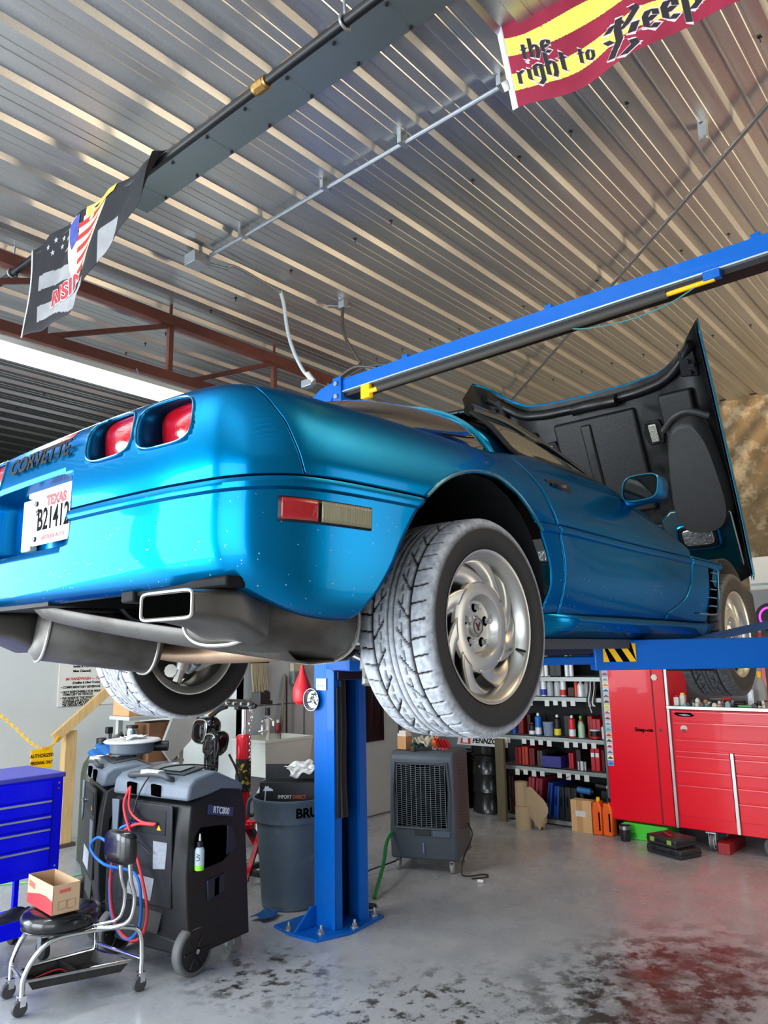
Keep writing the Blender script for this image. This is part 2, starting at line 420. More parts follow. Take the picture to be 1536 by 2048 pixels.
# silver conduit run, junction box, flexible lead
t = thing('electrical_conduit', 'thin silver conduit running across the roof to a junction box', 'conduit', (.79,0,4.27))
mb = MB(); mb.cyl((.79,-3.5,4.27),(.81,1.70,4.27),.0125,n=10); mb.build('straight_run', ZINC, t)
mb = MB(); mb.box((.70,1.72,4.20),(.82,1.84,4.28)); mb.build('junction_box', ZINC, t, bevel=.004)
mb = MB(); mb.tube([(.82,1.76,4.24),(.95,1.72,4.24),(1.02,1.70,4.27),(1.48,1.77,4.28)], .011, sub=4); mb.build('flexible_lead', ZINC, t)
for yy in (-.55,.05,.62,1.35):
    mb = MB(); mb.box((.765,yy-.012,4.255),(.83,yy+.012,ZR)); mb.build('strap', ZINC, t)
t = thing('liquidtight_lead', 'pale grey flexible lead hanging from the roof to the blue lift beam', 'electrical lead', (1.48,1.77,4.29))
mb = MB(); mb.tube([(1.48,1.77,4.29),(1.52,1.775,4.20),(1.55,1.77,4.02),(1.56,1.72,3.85),(1.58,1.64,3.68),(1.60,1.58,3.60)], .013, n=10, sub=5); mb.build('lead', mat('pale_grey_pvc',(185,195,200),.4), t)
mb = MB(); mb.cyl((1.59,1.60,3.64),(1.61,1.555,3.57),.021,n=10); mb.build('connector', WHITE, t)
t = thing('roof_outlet_bracket', 'small galvanised bracket and dark hose drop below the roof ribs', 'bracket', (1.935,1.573,ZR))
mb = MB(); mb.box((1.91,1.54,4.25),(1.96,1.60,ZR)); mb.bar((1.86,1.66,4.27),(1.99,1.55,4.27),.035,.012); mb.build('plate', ZINC, t, bevel=.003)
mb = MB(); mb.tube([(1.93,1.575,4.26),(1.94,1.57,4.05),(2.0,1.50,3.86),(2.02,1.48,3.80),(1.9,1.50,3.70),(1.70,1.50,3.56)], .012, sub=5); mb.build('hose', mat('dark_hose',(70,66,60),.5,.3), t)
t = thing('cross_brace', 'slim diagonal steel bracing rod just under the roof, right side', 'brace rod', (1.7,-1.45,4.24))
mb = MB(); mb.cyl((1.60,-1.62,4.24),(4.9,2.03,4.24),.013,n=10); mb.build('rod', STEEL, t)
mb = MB(); mb.box((1.75,-1.17,4.235),(1.79,-1.13,ZR)); mb.cyl((1.76,-1.15,4.215),(1.76,-1.15,4.23),.022,n=10); mb.build('clamp', ZINC, t)

# red iron truss
RI = mat('red_iron', (92,48,38), .6, noise=.3, nscale=8)
t = thing('steel_truss', 'rust-red open steel truss above the tube light', 'truss', (0,2.57,3.7))
YT = 2.57
def chord(name, a, b, w=.05, h=.075):
    mb = MB(); mb.bar(a, b, w, h); mb.build(name, RI, t, bevel=.003)
for xs in (-.86,.14,1.09,2.12):
    mb = MB(); mb.cyl((xs,YT,4.2),(xs,YT,ZR+.01),.012,n=8); mb.build('truss_hanger', RI, t)
chord('top_chord', (-2.5,YT,4.20), (3.2,YT,4.16), .06, .085)
chord('bottom_chord', (-2.5,YT,3.72), (3.2,YT,3.74))
for xs in (-.86,.14,1.09,2.12): chord('web_post', (xs,YT,3.72), (xs,YT,4.17), .04, .04)
for a,b in ((-.82,.12),(.18,1.07),(1.30,2.10)): chord('web_diagonal', (a,YT,3.76), (b,YT,4.13), .03, .035)

# tube light
t = thing('tube_light', 'long white fluorescent fixture, lit, hung at the far left', 'ceiling light', (-.1,2.4,3.5))
mb = MB(); mb.prism([(-.11,.0),(.11,.0),(.05,.06),(-.05,.06)], lambda u,v,w: (w,2.4+u,3.52+v), -1.3, 1.15); mb.build('housing', mat('fixture_white',(235,232,225),.4), t, bevel=.003)
TUBEM = mat('lit_tube', (255,255,255), .4, emit=(255,255,245), estr=9)
for q in (-.055,.055):
    mb = MB(); mb.cyl((-1.27,2.4+q,3.495),(1.12,2.4+q,3.495),.019,n=12); mb.build('tube', TUBEM, t)
for xx in (-.9,.8):
    mb = MB(); mb.cyl((xx,2.45,3.58),(xx,2.53,3.70),.005,n=6); mb.build('hanger', ZINC, t)
# ================================================================ SPORTS CAR (local frame: x forward from rear axle, y left, z from tyre bottom)
CZ = 1.409
car = thing('sports_car', 'metallic teal two-door sports coupe raised on the blue lift, hood open', 'car', (0,0,CZ)); ORG[car.name] = None
PATH = [((-.985,0),(-.765,0)),((-.983,-.20),(-.763,-.18)),((-.972,-.45),(-.758,-.40)),((-.952,-.64),(-.75,-.54)),((-.915,-.765),(-.71,-.615)),
        ((-.835,-.84),(-.65,-.648)),((-.71,-.878),(-.57,-.662)),((-.45,-.90),(-.40,-.675)),((0,-.912),(.02,-.685)),((.4,-.905),(.4,-.68)),((1.0,-.89),(1.0,-.67)),
        ((1.75,-.893),(1.75,-.67)),((2.30,-.90),(2.30,-.67))]
_A = catmull([V(a[0],a[1]) .to_3d() for a,b in PATH], 24); _B = catmull([V(b[0],b[1]).to_3d() for a,b in PATH], 24)
NT = len(_A)
def path(T):
    T = max(0, min(NT-1.0001, T)); i = int(T); t = T-i; return _A[i].lerp(_A[i+1], t), _B[i].lerp(_B[i+1], t)
def T_of_x(x):
    lo, hi = 4*24.0, NT-1.0
    for _ in range(30):
        m = (lo+hi)/2
        if path(m)[0].x < x: lo = m
        else: hi = m
    return lo
R_ = [(.075,.405),(.03,.425),(.006,.49),(0,.56),(0,.612),(-.009,.618),(-.011,.63),(-.006,.641),(.007,.644),(0,.648),(.0,.70),(.005,.77),(.012,.82),(.026,.865),(.05,.893),(.09,.912),(.14,.922),(.22,.93)]
Q_ = [(.075,.330),(.035,.35),(.014,.43),(.004,.53),(0,.628),(-.008,.634),(-.011,.648),(-.007,.659),(.006,.662),(0,.666),(.0,.71),(.012,.77),(.034,.83),(.064,.875),(.105,.903),(.15,.918),(.20,.925),(.24,.93)]
D_ = [(.035,.370),(.020,.395),(.006,.47),(.0,.56),(0,.647),(-.006,.652),(-.009,.664),(-.005,.675),(.005,.678),(0,.682),(.003,.72),(.018,.785),(.040,.845),(.066,.895),(.095,.932),(.122,.955),(.146,.968),(.16,.970)]
def dens(P):
    P = [V(a,b,0) for a,b in P]; a = catmull(P[:5], 4); b = P[5:9]; c = catmull(P[9:], 5); return a+b+c
RD,QD,DD = dens(R_),dens(Q_),dens(D_); NR = len(RD); JM = 17  # index of last moulding row (row 5..8 follow 16)
def blend(T):
    x = path(T)[0]
    tc = T/24.0                       # knot index
    wr = 1-min(1,max(0,(tc-3.2)/3.2)); wr = wr*wr*(3-2*wr)
    wd = min(1,max(0,(x[0].x if isinstance(x,tuple) else x.x)-.0)/.55) if tc > 5 else 0
    wd = wd*wd*(3-2*wd); return wr, wd
def surf(T, j):
    wr, wd = blend(T)
    j = max(0, min(NR-1.0001, j)); i = int(j); t = j-i
    q = QD[i].lerp(QD[i+1], t); r = RD[i].lerp(RD[i+1], t); d = DD[i].lerp(DD[i+1], t)
    p = q.lerp(d, wd).lerp(r, wr)
    a, b = path(T); f = p.x/.22
    # haunch over the rear wheel
    c = a.lerp(b, f); z = p.y
    if T/24 > 6:
        x = a.x; bul = math.exp(-((x-.0)/.38)**2)*.010*max(0, 1-abs(z-.78)/.2); c.y -= bul
        # door top line falls forward of the mirror
        if x > 1.15: z -= max(0, z-.72)*min(.55,(x-1.15)*.9)
    return V(c.x, c.y, z)
ARCH = [(-.62,.30),(-.60,.33),(-.525,.40),(-.475,.47),(-.440,.54),(-.40,.60),(-.345,.668),(-.28,.717),(-.19,.758),(-.08,.783),(.03,.783),(.13,.748),(.21,.695),(.265,.640),(.312,.567),(.335,.51),(.345,.46),(.335,.42),(.305,.375),(.29,.30)]
def in_arch(x, z):
    ins = False; n = len(ARCH)
    for i in range(n):
        x1,z1 = ARCH[i]; x2,z2 = ARCH[(i+1)%n]
        if (z1 > z) != (z2 > z) and x < (x2-x1)*(z-z1)/(z2-z1)+x1: ins = not ins
    return ins
def seam_x(z): return interp(z, [.64,.72,.80,.86,.92], [-.755,-.78,-.815,-.855,-.90])
def door_rear(z): return interp(z, [.36,.44,.51,.60,.68,.79,.88,.97], [.415,.43,.437,.418,.388,.325,.245,.17])
def door_front(z): return interp(z, [.36,.40,.45,.53,.60,.69,.74,.80,.84,.90], [1.43,1.55,1.66,1.725,1.745,1.757,1.72,1.62,1.45,1.30])
def arch_rear(z): return interp(z, [.33,.40,.47,.54,.60,.668], [-.60,-.525,-.475,-.44,-.40,-.345])
def arch_front(z): return interp(z, [.33,.375,.42,.46,.51,.567,.64,.69], [.30,.305,.335,.345,.335,.312,.265,.22])
def panel(j0, j1, nj, xr, xf, na, cut=False, Tr=None):
    rows = []
    for a in range(na+1):
        al = a/na; col = []
        def at(j):
            z = interp(j, list(range(NR)), [QD[k].y for k in range(NR)])
            x1 = xf(z); T1 = T_of_x(x1)
            T0 = Tr if Tr is not None else T_of_x(xr(z))
            return T0+(T1-T0)*al, z
        js = [j0+(j1-j0)*k/nj for k in range(nj+1)]
        if cut:
            jj = [j0+(j1-j0)*k/240 for k in range(241)]; jc = j0
            for q in reversed(jj):
                T,z = at(q); p = surf(T,q)
                if in_arch(p.x,p.z): jc = q; break
            js = [jc+(j1-jc)*k/nj for k in range(nj+1)] if jc > j0 else js
        for q in js:
            T,z = at(q); col.append(surf(T,q))
        rows.append(col)
    return rows
def mir(rows): return [[V(p.x,-p.y,p.z) for p in r] for r in rows]
def jidx(lo, hi): return [k for k in range(lo, hi+1)]
JG = 19.0   # groove row (index in dense rows): 16 lower rows + moulding rows 17..20, body from 21
# rear fascia incl. lower bumper up to the wheel arch : rows 0..20 reach the arch, rows 21.. reach the seam
def rows_panel(js, xr, xf, na, Tr=None):
    rows = []
    for a in range(na+1):
        al = a/na; col = []
        for q in js:
            z = interp(q, list(range(NR)), [QD[k].y for k in range(NR)])
            T1 = T_of_x(xf(z)); T0 = Tr if Tr is not None else T_of_x(xr(z)); col.append(surf(T0+(T1-T0)*al, q))
        rows.append(col)
    return rows
low = [k for k in range(0, 21)]
upp = [20+ (NR-1-20)*k/36 for k in range(37)]
fas = MB()
for sgn in (0,1):
    a = rows_panel(low, None, arch_rear, 200, Tr=0.0); b = rows_panel(upp, None, lambda z: seam_x(z), 180, Tr=0.0)
    if sgn: a, b = mir(a), mir(b)
    fas.grid(a); fas.grid(b)
fascia = fas.build('rear_fascia', PAINT, car, smooth=38, world=False)
def outward(ob, ref):
    me = ob.data; s = 0
    for p in me.polygons: s += (p.center-ref).dot(p.normal)
    if s < 0: me.flip_normals()
outward(fascia, V(-.3,0,.6))
def se_outline(cy, cz, w, h, n=4.0, k=40, sk=.0):
    o = []
    for i in range(k):
        a = 2*PI*i/k; c,s_ = cos(a), sin(a)
        u = w*abs(c)**(2/n)*(1 if c > 0 else -1); v = h*abs(s_)**(2/n)*(1 if s_ > 0 else -1)
        o.append((cy+u+sk*v, cz+v))
    return o
def inpoly(x, z, P):
    ins = False; n = len(P)
    for i in range(n):
        x1,z1 = P[i]; x2,z2 = P[(i+1)%n]
        if (z1 > z) != (z2 > z) and x < (x2-x1)*(z-z1)/(z2-z1)+x1: ins = not ins
    return ins
def nearest(x, z, P):
    best = None; n = len(P)
    for i in range(n):
        a = V(*P[i]); b = V(*P[(i+1)%n]); d = b-a; t = max(0,min(1,(V(x,z)-a).dot(d)/max(1e-12,d.dot(d)))); q = a+d*t; e = (V(x,z)-q).length
        if best is None or e < best[0]: best = (e,q)
    return best[1]
def cut_holes(ob, polys):
    bm = bmesh.new(); bm.from_mesh(ob.data)
    for P in polys:
        y0,y1,z0,z1 = min(p[0] for p in P),max(p[0] for p in P),min(p[1] for p in P),max(p[1] for p in P)
        def near(v): return v.co.x < -.70 and y0-.02 < v.co.y < y1+.02 and z0-.02 < v.co.z < z1+.02
        kill = [f for f in bm.faces if all(near(v) for v in f.verts) and inpoly(f.calc_center_median().y, f.calc_center_median().z, P)]
        ks = set(v for f in kill for v in f.verts)
        bmesh.ops.delete(bm, geom=kill, context='FACES')
        for v in ks:
            if v.is_valid and v.is_boundary and near(v):
                q = nearest(v.co.y, v.co.z, P); v.co.y, v.co.z = q.x, q.y
    bmesh.ops.delete(bm, geom=[v for v in bm.verts if not v.link_faces], context='VERTS')
    bm.to_mesh(ob.data); bm.free(); ob.data.set_sharp_from_angle(angle=radians(38))
LIGHTS = [(-.563,.816,.103,.063),(-.336,.824,.108,.063),(.40,.824,.108,.063),(.625,.816,.103,.063)]
def rear_x(y, z):   # x of the fascia surface at y,z
    best = None
    lo,hi = 0.0, 24*4.6
    yy = -abs(y)
    for _ in range(26):
        m = (lo+hi)/2
        if path(m)[0].y > yy: lo = m
        else: hi = m
    j = interp(z, [RD[k].y for k in range(NR)], list(range(NR))); return surf(lo, j).x
cut_holes(fascia, [se_outline(cy,cz,w,h,3.4,sk=.12,k=60) for cy,cz,w,h in LIGHTS]+[se_outline(.085,.652,.270,.102,9,k=60)])
md = fascia.modifiers.new('solid','SOLIDIFY'); md.thickness = .006; md.offset = -1
LENS = mat('red_lens', (175,6,22), .12, coat=1.0, noise=.2, nscale=60, bump=.1, bscale=120, spec=.8)
SMOKE = mat('smoked_housing', (12,60,78), .25, .3, coat=.8)
for n_,(cy,cz,w,h) in enumerate(LIGHTS):
    ol = se_outline(cy,cz,w,h,3.4,sk=.12); oi = se_outline(cy,cz,w*.97,h*.95,3.4,sk=.12)
    mb = MB(); K = len(ol)
    ring = [[V(rear_x(u,v)-.001,u,v) for u,v in ol],[V(rear_x(u,v)+.008,u*1,v) for u,v in se_outline(cy,cz,w*.98,h*.97,3.4,sk=.12)],[V(-.912+.03*(abs(cy)>.5),u,v) for u,v in oi]]
    mb.grid(ring, closed=True); tl = mb.build('tail_light', PAINT, car, world=False, solid=.003, off=1, smooth=50)
    mb = MB(); xs = -.930+.03*(abs(cy)>.5)
    cen = [[V(xs+.012-.016*(1-(k/6)**2), cy+(u-cy)*k/6, cz+(v-cz)*k/6) for u,v in oi] for k in range(6,0,-1)]
    mb.grid(cen, closed=True); mb.add([V(xs-.004,cy,cz)]+cen[-1], [(0,i+1,(i+1)%K+1) for i in range(K)]); mb.build('lens', LENS, tl, world=False)
    mb = MB(); mb.tube([V(rear_x(u,v)-.002,u,v) for u,v in ol], .0024, n=6, closed=True); mb.build('light_rim', mat('teal_edge',(10,112,140),.2,.4,coat=1), tl, world=False)
# licence recess
mb = MB(); ol = se_outline(.085,.652,.270,.102,9,k=48); oi = se_outline(.085,.652,.255,.088,9,k=48)
mb.grid([[V(rear_x(u,v)-.0,u,v) for u,v in ol],[V(-.895,u,v) for u,v in oi]], closed=True); mb.add([V(-.895,u,v) for u,v in oi],[tuple(range(48))])
mb.build('plate_recess', PAINT, car, world=False, smooth=50)
mb = MB(); mb.box((-.925,.175,.575),(-.90,.235,.735)); mb.box((-.94,-.15,.732),(-.90,.17,.752)); mb.build('plate_lamp_housing', mat('cream_plastic',(205,205,190),.4), car, world=False, bevel=.004)
pl = MB(); po = [(y,z) for y,z in se_outline(.012,.660,.152,.076,12,k=40)]
pl.prism(po, lambda u,v,q: (q,u,v), -.932, -.929); plate = pl.build('licence_plate', WHITE, car, world=False, smooth=0)
lr, lu = V(0,-1,0), V(0,0,1)
mb = MB(); text(mb, 'TEXAS', .040, (-.9325,0.005,.712), lr, lu, bold=.0022); mb.build('plate_state', REDTXT, plate, world=False, smooth=0)
mb = MB(); text(mb, 'B21412L', .092, (-.9325,0.005,.657), lr, lu, sx=.70, bold=.0016); mb.build('plate_number', BLACKTXT, plate, world=False, smooth=0)
mb = MB(); text(mb, 'ANTIQUE AUTO', .019, (-.9325,0.015,.603), lr, lu); mb.build('plate_caption', REDTXT, plate, world=False, smooth=0)
for yy in (-.10,.125):
    for zz in (.712,.604):
        mb = MB(); mb.cyl((-.938,yy,zz),(-.931,yy,zz),.008,n=10); mb.build('plate_screw', mat('bolt_dark',(60,60,60),.4,.6), plate, world=False)
mb = MB()
for k in range(5):
    a = 2*PI*k/5+PI/2; b = a+2*PI*2/5; mb.bar((-.9326,.118-.012*cos(a),.685+.014*sin(a)),(-.9326,.118-.012*cos(b),.685+.014*sin(b)),.0018,.0006,up=(1,0,0))
mb.build('plate_star', BLACKTXT, plate, world=False)
# raised name across the fascia and high brake lamp
mb = MB(); text(mb, 'CORVETTE', .060, (-.983,.03,.824), lr, lu, ext=.0015, shear=.35, bold=.0015, sx=1.25); mb.build('raised_lettering', mat('lettering_black',(6,7,8),.6,spec=.15), car, world=False, smooth=0)
mb = MB()
for k in range(11):
    pass
ys = [.10-.29*k/12 for k in range(13)]
mb.prism([(.11,.861),(-.135,.861),(-.15,.878),(.095,.878)], lambda u,v,q:(rear_x(u,v)+q,u,v), -.006, .01); mb.build('high_brake_lamp', LENS, car, world=False, bevel=.002)
mb = MB(); mb.prism([(.125,.857),(-.145,.857),(-.165,.883),(.105,.883)], lambda u,v,q:(rear_x(u,v)+q,u,v), -.0025, .01); mb.build('brake_lamp_surround', PAINT, car, world=False, bevel=.001)

# quarter panels, doors, fender vents
def part_rows(name, rows_list, mtl, parent=car, sol=.008, sm=38):
    mb = MB()
    for r in rows_list: mb.grid(r)
    ob = mb.build(name, mtl, parent, smooth=sm, world=False); outward(ob, V(0.4, 0, .7)); 
    md = ob.modifiers.new('solid','SOLIDIFY'); md.thickness = sol; md.offset = -1
    return ob
def cut_panel(j0, j1, nj, xr, xf, na): return panel(j0, j1, nj, xr, xf, na, cut=True)
for s in (0,1):
    F_ = (lambda r: mir(r)) if s else (lambda r: r)
    up = cut_panel(21, NR-1, 44, lambda z: seam_x(z)+.004, lambda z: door_rear(z)-.004, 150)
    lf = rows_panel([k for k in range(3,22)], arch_front, lambda z: door_rear(z)-.004, 16)
    part_rows('quarter_panel', [F_(up),F_(lf)], PAINT)
    dj = [k for k in range(0,21)]+[20+(NR-1-20)*k/30 for k in range(1,31)]
    dr = rows_panel(dj, lambda z: door_rear(z)+.004, lambda z: door_front(z)-.004, 70); door = part_rows('door', [F_(dr)], PAINT)
    vt = rows_panel([k for k in range(1,23)], lambda z: door_front(z)+.005 if z < .70 else 1.765, lambda z: interp(z,[.36,.5,.66,.72],[1.96,2.06,2.19,2.2]), 24)
    vp = part_rows('fender_vent_panel', [F_(vt)], PAINT)
    sg = 1 if s else -1
    # gill vent
    mb = MB(); w = .9*sg
    for k in range(5): mb.cbox((2.045-.012*k, sg*.897, .625-.042*k), (.085,.012,.006))
    mb.build('gill_louvre', mat('teal_edge'), vp, world=False)
    mb = MB(); mb.prism([(1.985,.655),(2.10,.648),(2.085,.52),(2.04,.425),(1.955,.425),(1.975,.52)], lambda u,v,q:(u,sg*q,v), .885,.8965); mb.build('gill_opening', DARK, vp, world=False)
    mb = MB(); mb.tube([V(1.985,sg*.898,.655),V(2.10,sg*.9,.648),V(2.105,sg*.9,.60),V(2.085,sg*.9,.50),V(2.05,sg*.9,.43),V(1.99,sg*.898,.415),V(1.80,sg*.896,.415)], .004, n=6, sub=3); mb.build('gill_rim', mat('teal_edge'), vp, world=False)
    if not s:
        mb = MB(); mb.prism([(.398,.848),(.54,.860),(.60,.835),(.59,.818),(.44,.806)], lambda u,v,q:(u,-q,v), .855,.871); h = mb.build('door_handle', BLACKP, door, world=False, bevel=.004)
        mb = MB(); mb.prism([(.43,.838),(.545,.846),(.54,.832),(.44,.825)], lambda u,v,q:(u,-q,v), .871,.878); mb.build('handle_flap', BLACKG, h, world=False, bevel=.002)
    # arch lip
    lip = [V(x, sg*(abs(surf(T_of_x(x), interp(z,[QD[k].y for k in range(NR)],list(range(NR)))).y)+.002), z) for x,z in ARCH[6:14]]
    mb = MB(); mb.tube(lip, .006, n=6, sub=4); mb.build('wheel_arch_lip', mat('teal_edge'), car, world=False)
    # black wheelhouse liner
    Cx, Cz = -.04,.40; pts = [(x,z) for x,z in ARCH if z > .36]
    mb = MB(); rr = []
    for d,sc_ in ((.872,1.0),(.80,1.02),(.5,1.02)):
        rr.append([V(Cx+(x-Cx)*sc_, sg*d, Cz+(z-Cz)*sc_) for x,z in pts])
    mb.grid(rr); mb.add([V(Cx+(x-Cx)*1.03, sg*.5, Cz+(z-Cz)*1.03) for x,z in pts], [tuple(range(len(pts)))])
    ob = mb.build('wheel_liner', mat('liner_black',(24,24,26),.6,bump=.1,bscale=80), car, world=False, smooth=50)
    # rocker and sill
    mb = MB(); mb.grid([[V(x, sg*y_, z) for x in (.30,.6,1.0,1.5,1.95,2.02)] for y_,z in ((.875,.372),(.872,.345),(.855,.318),(.80,.295),(.70,.285),(.5,.28))])
    mb.build('rocker_sill', PAINT, car, world=False, solid=.01)
    mb = MB(); mb.box((.30,min(sg*.76,sg*.80),.255),(2.0,max(sg*.76,sg*.80),.292)); mb.box((.30,min(sg*.868,sg*.872),.366),(2.0,max(sg*.868,sg*.872),.371)); mb.build('pinch_weld', mat('sill_metal',(80,82,84),.5,.5), car, world=False)
# side marker lamp (right quarter, in lower bumper)
def side_y(x, z):
    T = T_of_x(x); j = interp(z,[QD[k].y for k in range(NR)],list(range(NR))); return surf(T,j).y
def on_side(x, z, off): return V(x, side_y(x,z)-off, z)
def lamp(name, x0, x1, z0, z1, m, off=.004):
    mb = MB(); mb.grid([[on_side(x0+(x1-x0)*i/8, z0+(z1-z0)*j/4, off) for i in range(9)] for j in range(5)])
    return mb.build(name, m, car, world=False, solid=.006, off=0, smooth=30)
sm = lamp('side_marker', -.826, -.560, .549, .607, mat('marker_frame',(18,18,20),.4), .002)
for nm,x0,x1,m in (('red_marker_lens',-.822,-.733,LENS),('clear_marker_lens',-.722,-.566,mat('ribbed_clear',(150,142,112),.25,coat=.6,noise=.25,nscale=30,stretch=(6,1,.2)))):
    mb = MB(); mb.grid([[on_side(x0+(x1-x0)*i/40, .553+.050*j/4, .009+.0012*(i%2)*(nm[0]=='c')) for i in range(41)] for j in range(5)]); mb.build(nm, m, sm, world=False, solid=.004, off=0, smooth=20)

# deck, hatch glass, halo, roof, pillars
def shoulder(x): # y,z of the top inner edge of quarter at x (right side)
    T = T_of_x(x); p = surf(T, NR-1); return p
mb = MB(); rows = []
top0 = [surf(t*1.0, NR-1) for t in range(0, 24*4, 6)]
xs = [-.78,-.72,-.64,-.56,-.48,-.40]
rows = [[V(x, yy*(-shoulder(max(x,-.6)).y)/1.0, .934+.02*(1-yy*yy)) for yy in [k/10 for k in range(-10,11)]] for x in xs]
mb.grid(rows); mb.build('rear_deck', PAINT, car, world=False, solid=.006)
# glass bubble
GL = mat('tinted_glass', (40,38,34), .03, .5, coat=1.0, spec=1.0)
XH = [-.52,-.42,-.30,-.18,-.05,.07,.16]
ZT = [.965,1.03,1.09,1.135,1.168,1.186,1.195]
rows = []
for i,x in enumerate(XH):
    yb = -.665; r = []
    for k in range(33):
        s_ = -1+2*k/32; a = abs(s_); h = ZT[i]-.925
        y_ = .665*(1 if s_ > 0 else -1)*(1-(1-a)**1.35) ; 
        ph = s_*PI/2; 
        y_ = .668*sin(ph)**1 if True else y_; zc = .925+h*max(0,cos(ph))**.62
        r.append(V(x+.27*(1-max(0,cos(ph))**.5)*(i/6), y_, zc))
    rows.append(r)
mb = MB(); mb.grid(rows); mb.add(rows[0],[tuple(range(33))]); mb.build('hatch_glass', GL, car, world=False, smooth=60)
edge = [p+V(.0,0,.004) for p in rows[-1]]
mb = MB(); mb.tube(edge, .011, n=8); mb.build('halo_trim', mat('halo_bright',(0,165,205),.25,.3,coat=1), car, world=False)
rows2 = []
for d,lift in ((.0,0),(.10,.004),(.19,.004)):
    rows2.append([V(p.x+d*(1-.0*abs(p.y)), p.y*(1+.02*d), p.z+lift) for p in rows[-1]])
mb = MB(); mb.grid(rows2); mb.build('halo_bar', PAINT, car, world=False, solid=.01, smooth=60)
mb = MB(); mb.lathe([(0,.0),(.022,0),(.02,.012),(0,.018)], c=(-.40,-.56,.99), n=14); mb.build('hatch_button', WHITE, car, world=False)
# roof + windscreen surround (black)
def gh(x): # greenhouse half-width and top z along the roof / pillar line
    return interp(x,[.36,.60,.90,1.10,1.35,1.62],[.585,.575,.56,.585,.635,.69]), interp(x,[.36,.60,.90,1.10,1.35,1.62],[1.165,1.175,1.155,1.10,1.005,.90])
rows = []
for x in (.36,.48,.60,.75,.90):
    w,z = gh(x); rows.append([V(x, w*s_, z+.022*(1-s_*s_)) for s_ in [k/8 for k in range(-8,9)]])
mb = MB(); mb.grid(rows); mb.build('roof_panel', BLACKG, car, world=False, solid=.02, smooth=60)
for sg in (-1,1):
    pts = [V(x, sg*gh(x)[0], gh(x)[1]-.005) for x in (.36,.60,.80,.92,1.10,1.35,1.62)]
    mb = MB(); mb.tube(pts, .024, n=10, sub=4); mb.build('a_pillar', BLACKG, car, world=False, smooth=60)
    # side glass; its cream metal colour stands in for a bright ceiling reflection
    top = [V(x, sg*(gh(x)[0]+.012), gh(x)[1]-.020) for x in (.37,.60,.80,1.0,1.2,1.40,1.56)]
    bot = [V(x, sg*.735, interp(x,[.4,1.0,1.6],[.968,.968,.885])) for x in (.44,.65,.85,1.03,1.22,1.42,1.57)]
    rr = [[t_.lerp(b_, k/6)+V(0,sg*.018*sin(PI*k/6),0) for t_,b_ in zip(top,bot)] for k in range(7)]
    g = MB(); g.grid(rr); g.build('side_window', mat('reflection_tint_glass',(150,146,116),.03,.75,coat=1.0,spec=1.0), car, world=False, smooth=60)
    mb = MB(); mb.tube([V(.36,sg*.59,1.15),V(.40,sg*.66,1.08),V(.445,sg*.735,.972),V(.70,sg*.742,.974),V(1.05,sg*.742,.972),V(1.4,sg*.735,.925),V(1.60,sg*.715,.89)], .010, n=8, sub=4); mb.build('window_seal', RUBBER, car, world=False)
rows = []
for x,z,w in ((.92,1.15,.55),(1.2,1.065,.60),(1.5,.96,.66),(1.72,.875,.70)):
    rows.append([V(x+.10*(1-s_*s_), w*s_, z+.0*(1-s_*s_)) for s_ in [k/8 for k in range(-8,9)]])
mb = MB(); mb.grid(rows); mb.build('windscreen', GL, car, world=False, smooth=60)
# mirror
mh = MB()
rows = []
for k,(dx,sc_) in enumerate(((0,1.0),(.03,1.04),(.09,1.0),(.14,.85),(.175,.55),(.185,.1))):
    rows.append([V(1.14+dx, -.915+u*sc_, .925+v*sc_) for u,v in se_outline(0,0,.080,.056,3.5,k=28,sk=-.15)])
mh.grid(rows, closed=True); mirror = mh.build('door_mirror', PAINT, car, world=False, smooth=60)
mb = MB(); mb.prism(se_outline(-.915,.925,.070,.048,3.5,k=28,sk=-.15), lambda u,v,q:(q,u,v), 1.137,1.150); mb.build('mirror_glass', mat('mirror_glass',(22,26,26),.04,0.0), mirror, world=False, smooth=0)
mb = MB(); mb.bar((1.20,-.80,.868),(1.22,-.90,.885),.07,.03); mb.build('mirror_stalk', PAINT, mirror, world=False, bevel=.008)
mb = MB(); mb.tube([V(1.136,-.915+u,.925+v) for u,v in se_outline(0,0,.077,.054,3.5,k=28,sk=-.15)], .004, closed=True, n=6); mb.build('mirror_rim', mat('teal_edge'), mirror, world=False)

# ---------------------------------------------------------------- open clamshell hood, local (u from hinge, v lateral, w up) -> rotated
HX, HZ, HA = 3.28, .60, radians(61)
def H(u, v, w):
    return V(HX-u*cos(HA)+w*sin(HA), v*.93+.02, HZ+u*sin(HA)+w*cos(HA))
def hoodw(u, v):
    a = abs(v)
    base = interp(u,[0,.25,.6,1.0,1.4,1.75],[.0,.055,.11,.15,.19,.215])
    fb = math.exp(-((a-.66)/.13)**2)*interp(u,[0,.5,1.0,1.75],[.0,.03,.05,.03])
    edge = 0 if a < .78 else -interp(a,[.78,.84,.88,.905],[0,.03,.07,.20])
    return base+fb+edge+.02*(1-(a/.9)**2)
def umax(v):
    a = abs(v); return interp(a,[0,.35,.52,.60,.70,.80,.88,.905],[1.47,1.48,1.50,1.53,1.60,1.70,1.77,1.70])
def umin(v):
    a = abs(v); return interp(a,[0,.5,.75,.905],[0,.02,.06,.16])
vs_ = [-.905,-.90,-.89,-.88,-.86,-.84,-.81,-.78,-.74,-.70,-.66,-.62,-.58,-.52,-.44,-.35,-.22,-.1]; vs_ = vs_+[0]+[-x for x in reversed(vs_)]
rows = []
NU = 40
for v in vs_:
    r = []
    for k in range(NU+1):
        u = umin(v)+(umax(v)-umin(v))*k/NU; w = hoodw(u,v)
        if abs(v) > .9: # lower edge, wheel opening notch
            w += 0.0
        r.append(H(u,v,w))
    rows.append(r)
